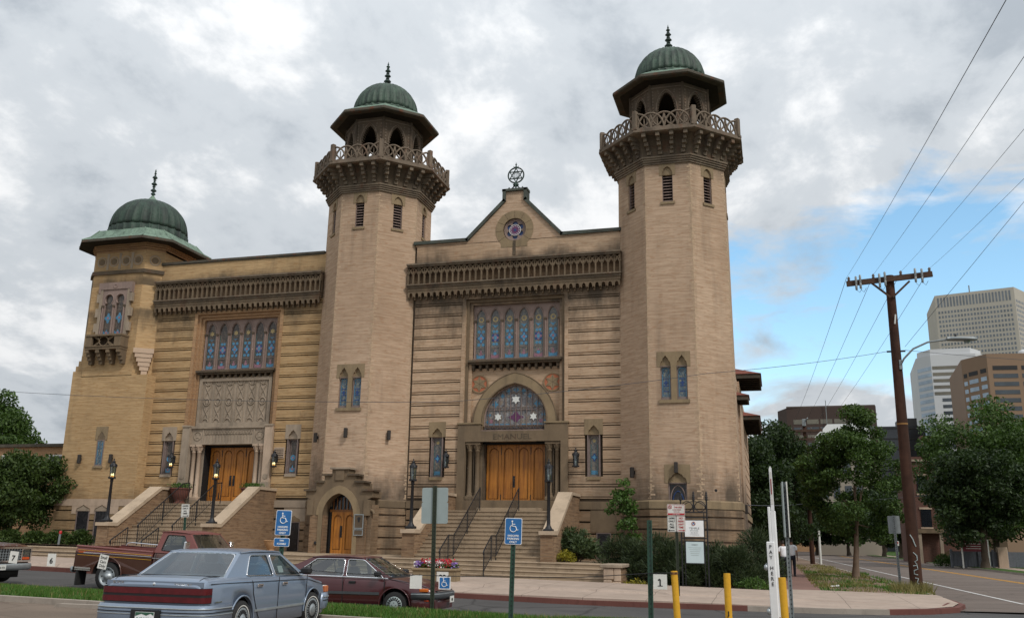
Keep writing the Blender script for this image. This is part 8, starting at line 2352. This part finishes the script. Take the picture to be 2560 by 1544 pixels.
def person(x, y, z, rz, s, stride, label, hairc, skinc, bow):
 r = empty('person', (x, y, z), (0, 0, rz), label=label, cat='person'); r.scale = (s, s, s)
 sk = m_plain('skin', skinc, .55, var=.06); shirt = m_plain('shirt_white', (.82, .84, .88), .85, var=.05, bump=.3); jeans = m_plain('jeans_dark', (.014, .016, .026), .85, var=.25); hair = m_plain('hair', hairc, .7, var=.3)
 V, E, R = [], [], []
 def add(p, rad, prev=None):
  V.append(p); R.append(rad); i = len(V) - 1
  if prev is not None: E.append((prev, i))
  return i
 pel = add((0, 0, .93), (.14, .11)); bel = add((0, .01, 1.08), (.135, .105), pel); chest = add((0, .02 + bow * .03, 1.28), (.15, .11), bel); neckb = add((0, .03 + bow * .08, 1.43), (.075, .065), chest)
 neck = add((0, .05 + bow * .13, 1.50), .05, neckb); hd = add((0, .07 + bow * .19, 1.58), (.068, .08), neck); hd2 = add((0, .08 + bow * .22, 1.66), (.072, .088), hd); add((0, .08 + bow * .22, 1.72), (.05, .06), hd2)
 nose = add((0, .165 + bow * .24, 1.60), .014, hd)
 for sx in (-1, 1): add((sx * .078, .07 + bow * .2, 1.61), (.012, .02), hd)
 LG = {}
 for sx in (-1, 1):
  f = stride * sx
  hip = add((sx * .095, 0, .88), .085, pel); kn = add((sx * .10, f * .10 + .03, .50), .055, hip); ank = add((sx * .10, f * .24 - .03, .09), .038, kn); add((sx * .11, f * .24 + .12, .035), (.04, .03), ank)
  LG[sx] = (V[hip], V[kn], V[ank])
 AR = {}
 for sx in (-1, 1):
  f = -stride * sx
  sh = add((sx * .19, .02 + bow * .05, 1.38), .055, neckb); el = add((sx * .245, -.02 + f * .06, 1.12), .040, sh); wr = add((sx * .25, .04 + f * .12, .88), .026, el); pa = add((sx * .25, .055 + f * .13, .82), (.034, .018), wr)
  AR[sx] = (V[sh], V[el])
  for k, (ox, L) in enumerate(((-.024, .075), (-.008, .085), (.008, .082), (.024, .066))):
   a = add((sx * .25 + ox * .3, .055 + f * .13 + ox, .78), .0095, pa); q = add((sx * .25 + ox * .3, .065 + f * .13 + ox, .78 - L * .55), .0085, a); add((sx * .245 + ox * .3, .085 + f * .13 + ox, .78 - L), .0075, q)
  a = add((sx * .235, .09 + f * .13, .825), .011, pa); add((sx * .225, .115 + f * .13, .79), .009, a)
 skin_mesh('body', V, E, R, sk, r, 2)
 V, E, R = [], [], []
 a = add((0, 0, .90), (.175, .135)); b_ = add((0, .01, 1.08), (.175, .14), a); c = add((0, .02 + bow * .03, 1.28), (.185, .14), b_); d = add((0, .03 + bow * .07, 1.415), (.11, .09), c)
 for sx in (-1, 1):
  sh, el = AR[sx]; q = add((sh[0], sh[1], sh[2]), .082, d); e_ = Vector(sh).lerp(Vector(el), .72); add(tuple(e_), .072, q)
 skin_mesh('shirt', V, E, R, shirt, r, 2)
 V, E, R = [], [], []
 a = add((0, 0, .92), (.155, .125))
 for sx in (-1, 1):
  h, k, n_ = LG[sx]; i = add(h, .105, a); j = add(k, .075, i); add((n_[0], n_[1], n_[2] - .03), .062, j)
 skin_mesh('trousers', V, E, R, jeans, r, 2)
 V, E, R = [], [], []
 a = add((0, .055 + bow * .21, 1.66), (.080, .085)); add((0, .08 + bow * .22, 1.725), (.060, .07), a); add((0, .03 + bow * .18, 1.59), (.06, .045), a)
 skin_mesh('hair', V, E, R, hair, r, 2)
 for sx in (-1, 1):
  n_ = LG[sx][2]; b = MB(); b.bbox(n_[0] - .045, n_[0] + .055, n_[1] - .07, n_[1] + .20, 0, .085, M['black'], .025); b.build('shoe', r, world=False)
 e = MB()
 for sx in (-1, 1): e.lathe([(0, -.008), (.008, 0), (0, .008)], M['black'], 6, (sx * .03, .145 + bow * .24, 1.64))
 e.tube([(-.025, .152 + bow * .24, 1.555), (.025, .152 + bow * .24, 1.555)], .005, m_plain('lips', (.35, .12, .10), .5), 4); e.build('face_detail', r, world=False)
 return r
person(.28, 47.6, .14, radians(3), .97, .55, 'person in a white t-shirt and dark trousers walking away, nearer and on the left', (.02, .015, .012), (.22, .12, .08), .55)
person(.68, 49.2, .14, radians(-2), 1.02, -.45, 'person in a white t-shirt and dark trousers walking away, farther and on the right', (.015, .012, .01), (.25, .14, .10), .40)
# ------------------------------------------------------------------ neighbours and the skyline
def neighbour():
 r = empty('brick_annexe', (-42, 44, .9), label='low flat roofed brick building at the far left behind the round tree', cat='building')
 b = MB(); b.box(-62, -33.3, 44, 58, .5, 6.45, M['brick_tan']); b.build('wall', r)
 c = MB(); c.box(-62.2, -33.3, 43.8, 58, 6.45, 6.62, M['fascia']); c.build('roof_edge', r)
 for x in (-46.2, -42.9, -39.55):
  w = MB(); w.box(x - .45, x + .45, 43.95, 44.02, 4.7, 5.95, M['glass_dark']); w.plate(rect(x - .5, x + .5, 4.65, 6.0), [rect(x - .42, x + .42, 4.73, 5.92)], 0, .1, M['white_old'])
  for i in range(len(w.v)): 
   if w.v[i][1] < 1: w.v[i] = (w.v[i][0], w.v[i][1] + 43.93, w.v[i][2])
  w.box(x - .42, x + .42, 43.945, 43.96, 5.4, 5.9, M['white_old']) if x > -44 and x < -40 else None
  w.build('window', r)
 for x in (-44.5, -38.6):
  w = MB(); w.box(x - .4, x + .4, 43.94, 44.02, 1.7, 2.7, M['glass_dark']); w.build('window', r)
 d = MB(Matrix.Translation((-36.6, 43.95, 0))); d.box(-1.0, 1.0, -.02, .05, .9, 3.0, M['door']); d.box(-.03, .03, -.03, .0, .9, 3.0, M['door_edge'])
 d.build('door', r)
neighbour()

def far_mat(name, col, var=.1): return m_plain(name, col, .75, var=var, scale=.08, spec=.2)
FG = m_plain('far_glass', (.045, .055, .065), .15, var=.3, scale=.3, spec=.6)
FGL = m_plain('far_glass_light', (.30, .38, .46), .12, var=.25, scale=.2, spec=.7)
FGB = m_plain('far_glass_brown', (.13, .118, .09), .2, var=.3, scale=.2, spec=.5)
class Bld:
 """building on a corner line: faces given by plan points from left to right"""
 def __init__(s, name, pts, h, mat, label, depth=25, z0=-.3):
  s.pts = pts; s.h = h; s.mat = mat
  s.r = empty(name, (pts[0][0], pts[0][1], z0), label=label, cat='building')
  b = MB(); back = [(pts[-1][0] + 2, pts[-1][1] + depth), (pts[0][0] + 2, pts[0][1] + depth)]
  P = list(pts) + back
  n = len(P)
  b.add([(p[0], p[1], z0) for p in P] + [(p[0], p[1], h) for p in P], [tuple(range(n, 2 * n))] + [(i, (i + 1) % n, n + (i + 1) % n, n + i) for i in range(n)], mat)
  b.build('wall', s.r)
 def face(s, i):
  a, c = Vector((*s.pts[i], 0)), Vector((*s.pts[i + 1], 0)); d = c - a
  return Matrix.Translation(a) @ Matrix.Rotation(atan2(d.y, d.x), 4, 'Z'), d.length
 def win(s, i, rects, mat, name='window', proud=.06, stuff_after=100):
  T, L = s.face(i)
  if len(rects) > stuff_after:
   rest = rects[stuff_after:]; rects = rects[:stuff_after]
   m = MB(T)
   for (x0, x1, z0, z1) in rest: m.box(x0, x1, -proud, .05, z0, z1, mat)
   m.build('window_rows', s.r, kind='stuff')
  for (x0, x1, z0, z1) in rects:
   m = MB(T); m.box(x0, x1, -proud, .05, z0, z1, mat); m.build(name, s.r)

B = Bld('office_block', [(2.0, 256), (4.2, 250), (26.05, 249)], 36.3, far_mat('far_brown', (.062, .042, .036)), 'dark brown office block with a blank top band above the street trees', 30)
T, L = B.face(1)
for k in range(8):
 z = 33.2 - k * 2.0
 B.win(1, [(1.6 + j * 3.35, 4.5 + j * 3.35, z - 1.2, z) for j in range(6)], FGB if k % 2 == 0 else FG)
m = MB(); m.box(4.2, 26, 249.8, 270, 36.3, 36.7, far_mat('far_brown_top', (.09, .07, .06))); m.build('parapet', B.r)
m = MB(); m.tube([(14, 249, 30), (14, 249, 38)], .10, M['galv'], 5); m.build('mast', B.r)
B = Bld('pale_hall', [(7.0, 170), (17.4, 170)], 17.8, far_mat('far_cream', (.27, .235, .19)), 'pale building with a stepped white gable half hidden by the street trees', 20)
m = MB(Matrix.Translation((0, 169.9, 0))); m.plate([(7.4, 17.8), (16.4, 17.8), (16.4, 21.9), (15.4, 21.9), (15.4, 23.5), (13.8, 23.5), (13.4, 22.2), (9.6, 22.2), (7.4, 20.0)], [], -.3, .6, far_mat('far_white', (.72, .73, .72), .05)); m.build('gable', B.r)
B.win(0, [(1.0 + 1.9 * j, 2.1 + 1.9 * j, 13.5, 15.6) for j in range(5)] + [(1.0 + 1.9 * j, 2.1 + 1.9 * j, 9.5, 11.6) for j in range(5)], FG)
B = Bld('glass_block', [(27.5, 300), (38.5, 300), (45.0, 301)], 37.0, m_plain('far_black', (.02, .024, .03), .18, var=.4, scale=.2, spec=.6), 'black glass office building left of the banded white tower', 30)
B.win(0, [(0, 11, 36.2 - 3.2 * k, 36.6 - 3.2 * k) for k in range(9)], M['black'], 'spandrel', .15)
B.win(1, [(0, 6.4, 36.2 - 3.2 * k, 36.6 - 3.2 * k) for k in range(9)], M['black'], 'spandrel', .15)
m = MB(); m.box(38.0, 43, 302, 312, 37, 39.6, M['black']); m.build('penthouse', B.r)
wt = far_mat('far_tower_white', (.50, .51, .52), .06)
B = Bld('banded_tower', [(49.3, 336), (53.0, 330), (66.8, 329.5), (73, 336)], 64.3, wt, 'white office tower with horizontal bands of dark glass', 30)
m = MB(); P = [(50.0, 337), (53.2, 331), (65.5, 330.5), (70, 337), (70, 352), (52, 352)]
m.add([(p[0], p[1], 64.3) for p in P] + [(p[0], p[1], 66.4) for p in P], [tuple(range(6, 12))] + [(i, (i + 1) % 6, 6 + (i + 1) % 6, 6 + i) for i in range(6)], wt); m.build('crown', B.r)
for k in range(24):
 z = 60.4 - k * 2.17
 T, L1 = B.face(1); B.win(1, [(.3 + (0.0 if k < 5 else 2.2), L1 - .2, z - 1.1, z)], FGB if k < 5 else FG, 'window_band')
 T, L0 = B.face(0); B.win(0, [(.4, L0 - .1, z - 1.2, z)], FGL, 'window_band')
 T, L2 = B.face(2); B.win(2, [(.3, L2 - .3, z - 1.1, z)], FG, 'window_band')
B = Bld('tan_office', [(50.6, 268), (55.3, 260), (72, 262)], 50.8, far_mat('far_tan', (.225, .15, .10), .06), 'tan brick office building with long strip windows, right of the banded white tower', 30)
for k in range(16):
 z = 47.6 - k * 2.12
 B.win(1, [(1.2, 7.2, z - 1.1, z), (8.2, 15.8, z - 1.1, z)], FG if k else M['black'])
 T, L0 = B.face(0)
 B.win(0, [(.5, 1.7, z - 1.9, z - .8), (2.4, 5.6, z - 1.7, z - .6), (6.6, 8.6, z - 1.6, z - .5)], FGL if k else M['black'])
for (x, y) in ((66, 268), (70, 268)):
 m = MB(); m.lathe([(0.6, 0), (1.2, .6), (1.3, 1.3), (1.0, 2.0), (0, 2.4)], wt, 12, (x, y, 50.8)); m.build('roof_unit', B.r)
B = Bld('grid_tower', [(83.5, 490), (117.5, 480), (160, 545)], 125.0, far_mat('far_grid', (.40, .37, .32), .05), 'tall pale tower with a regular grid of small windows at the right edge', 40)
T, L0 = B.face(0); T, L1 = B.face(1)
rc = []
nx = 23
rc += [(1.0 + (L0 - 2) * j / nx, 1.0 + (L0 - 2) * (j + .55) / nx, 118.6, 123.6) for j in range(nx)]
for k in range(22):
 z = 116.6 - 2.34 * k
 rc += [(1.0 + (L0 - 2) * j / nx, 1.0 + (L0 - 2) * (j + .58) / nx, z - 1.3, z) for j in range(nx)]
GG = m_plain('far_glass_grey', (.13, .15, .17), .2, var=.3, scale=.3, spec=.6)
B.win(0, rc, GG)
rc = []
for k in range(24):
 z = 119.0 - 2.34 * k
 rc += [(1.0 + (L1 - 2) * j / 40, 1.0 + (L1 - 2) * (j + .6) / 40, z - 1.3, z) for j in range(40)]
B.win(1, rc, GG, stuff_after=0)
m = MB(); m.tube([(99, 486, 125), (99, 486, 128.5)], .3, M['galv'], 6); m.build('antenna', B.r)
def house():
 r = empty('brick_house', (14.4, 105, 0), label='dark red brick house with a chimney behind the leaning utility pole', cat='house')
 b = MB(); b.box(14.0, 19, 105, 118, -.3, 10.8, M['brick_red']); b.build('wall', r)
 c = MB(); c.box(15.25, 16.5, 104.9, 106.2, 10.8, 12.7, M['brick_red']); c.box(15.15, 16.6, 104.8, 106.3, 12.7, 12.95, M['brick_red']); c.build('chimney', r)
 for i in range(1): pass
 c = MB(); c.box(13.9, 19.1, 104.8, 118, 10.3, 10.5, M['stone_grey']); c.build('cornice', r)
 c = MB(); c.box(13.9, 16.5, 104.2, 105, 3.0, 3.4, M['stone_brown']); c.box(14.0, 14.3, 104.3, 104.6, -.1, 3.0, M['stone_grey']); c.box(16.0, 16.3, 104.3, 104.6, -.1, 3.0, M['stone_grey']); c.build('porch', r)
 for (x, z) in ((14.9, 7.0), (15.0, 3.6), (17.5, 7.0), (17.5, 3.8)):
  w = MB(); w.box(x - .5, x + .5, 104.93, 105.02, z, z + 1.8, M['glass_dark']); w.box(x - .6, x + .6, 104.9, 105.02, z - .15, z, M['stone_pale']); w.box(x - .6, x + .6, 104.9, 105.02, z + 1.8, z + 2.0, M['stone_pale']); w.build('window', r)
house()
def fence():
 r = empty('grey_fence', (16, 82, .1), label='grey board fence with square posts under the trees on the right', cat='fence')
 m = m_plain('fence_grey', (.12, .13, .15), .8, var=.15)
 b = MB()
 for i in range(40): b.box(13.3 + i * .2, 13.49 + i * .2, 82.0, 82.03, .2, 1.35, m)
 b.build('boards', r)
 for i in range(5):
  p = MB(); p.bbox(13.3 + i * 1.0 - .09, 13.3 + i * 1.0 + .09, 81.9, 82.08, .1, 1.5, m, .02); p.build('post', r)
 p = MB(); p.bbox(16.6, 17.3, 81.6, 82.3, .1, 1.7, M['stone_pale'], .03); p.build('pillar', r)
fence()
r = empty('red_sign', (14.7, 80, .1), label='dark red board sign with pale lettering above the grey fence', cat='sign')
b = MB(Matrix.Translation((14.7, 80, 0))); b.box(-.9, .9, -.04, .04, 1.35, 2.15, m_plain('maroon_sign', (.13, .015, .025), .6)); b.box(-.7, .7, -.05, -.04, 1.9, 1.95, M['white_old']); b.box(-.6, .6, -.05, -.04, 1.72, 1.76, M['white_old']); b.box(-.65, .65, -.05, -.04, 1.55, 1.59, M['white_old']); b.build('board', r)
b = MB(Matrix.Translation((14.7, 80, 0))); b.box(-.98, -.88, -.05, .05, .1, 2.25, M['white_old']); b.build('post', r); b = MB(Matrix.Translation((14.7, 80, 0))); b.box(.88, .98, -.05, .05, .1, 2.25, M['white_old']); b.build('post', r)
r = empty('low_building', (8, 235, 0), label='low tan building glimpsed under the trees at the far end of the street', cat='building')
b = MB(); b.box(-6, 22, 240, 250, -.3, 5, M['brick_tan']); b.build('wall', r)
for i in range(5):
 b = MB(); b.box(-4 + i * 5, -1.5 + i * 5, 239.9, 240.02, 1.5, 3, M['glass_dark']); b.build('window', r)
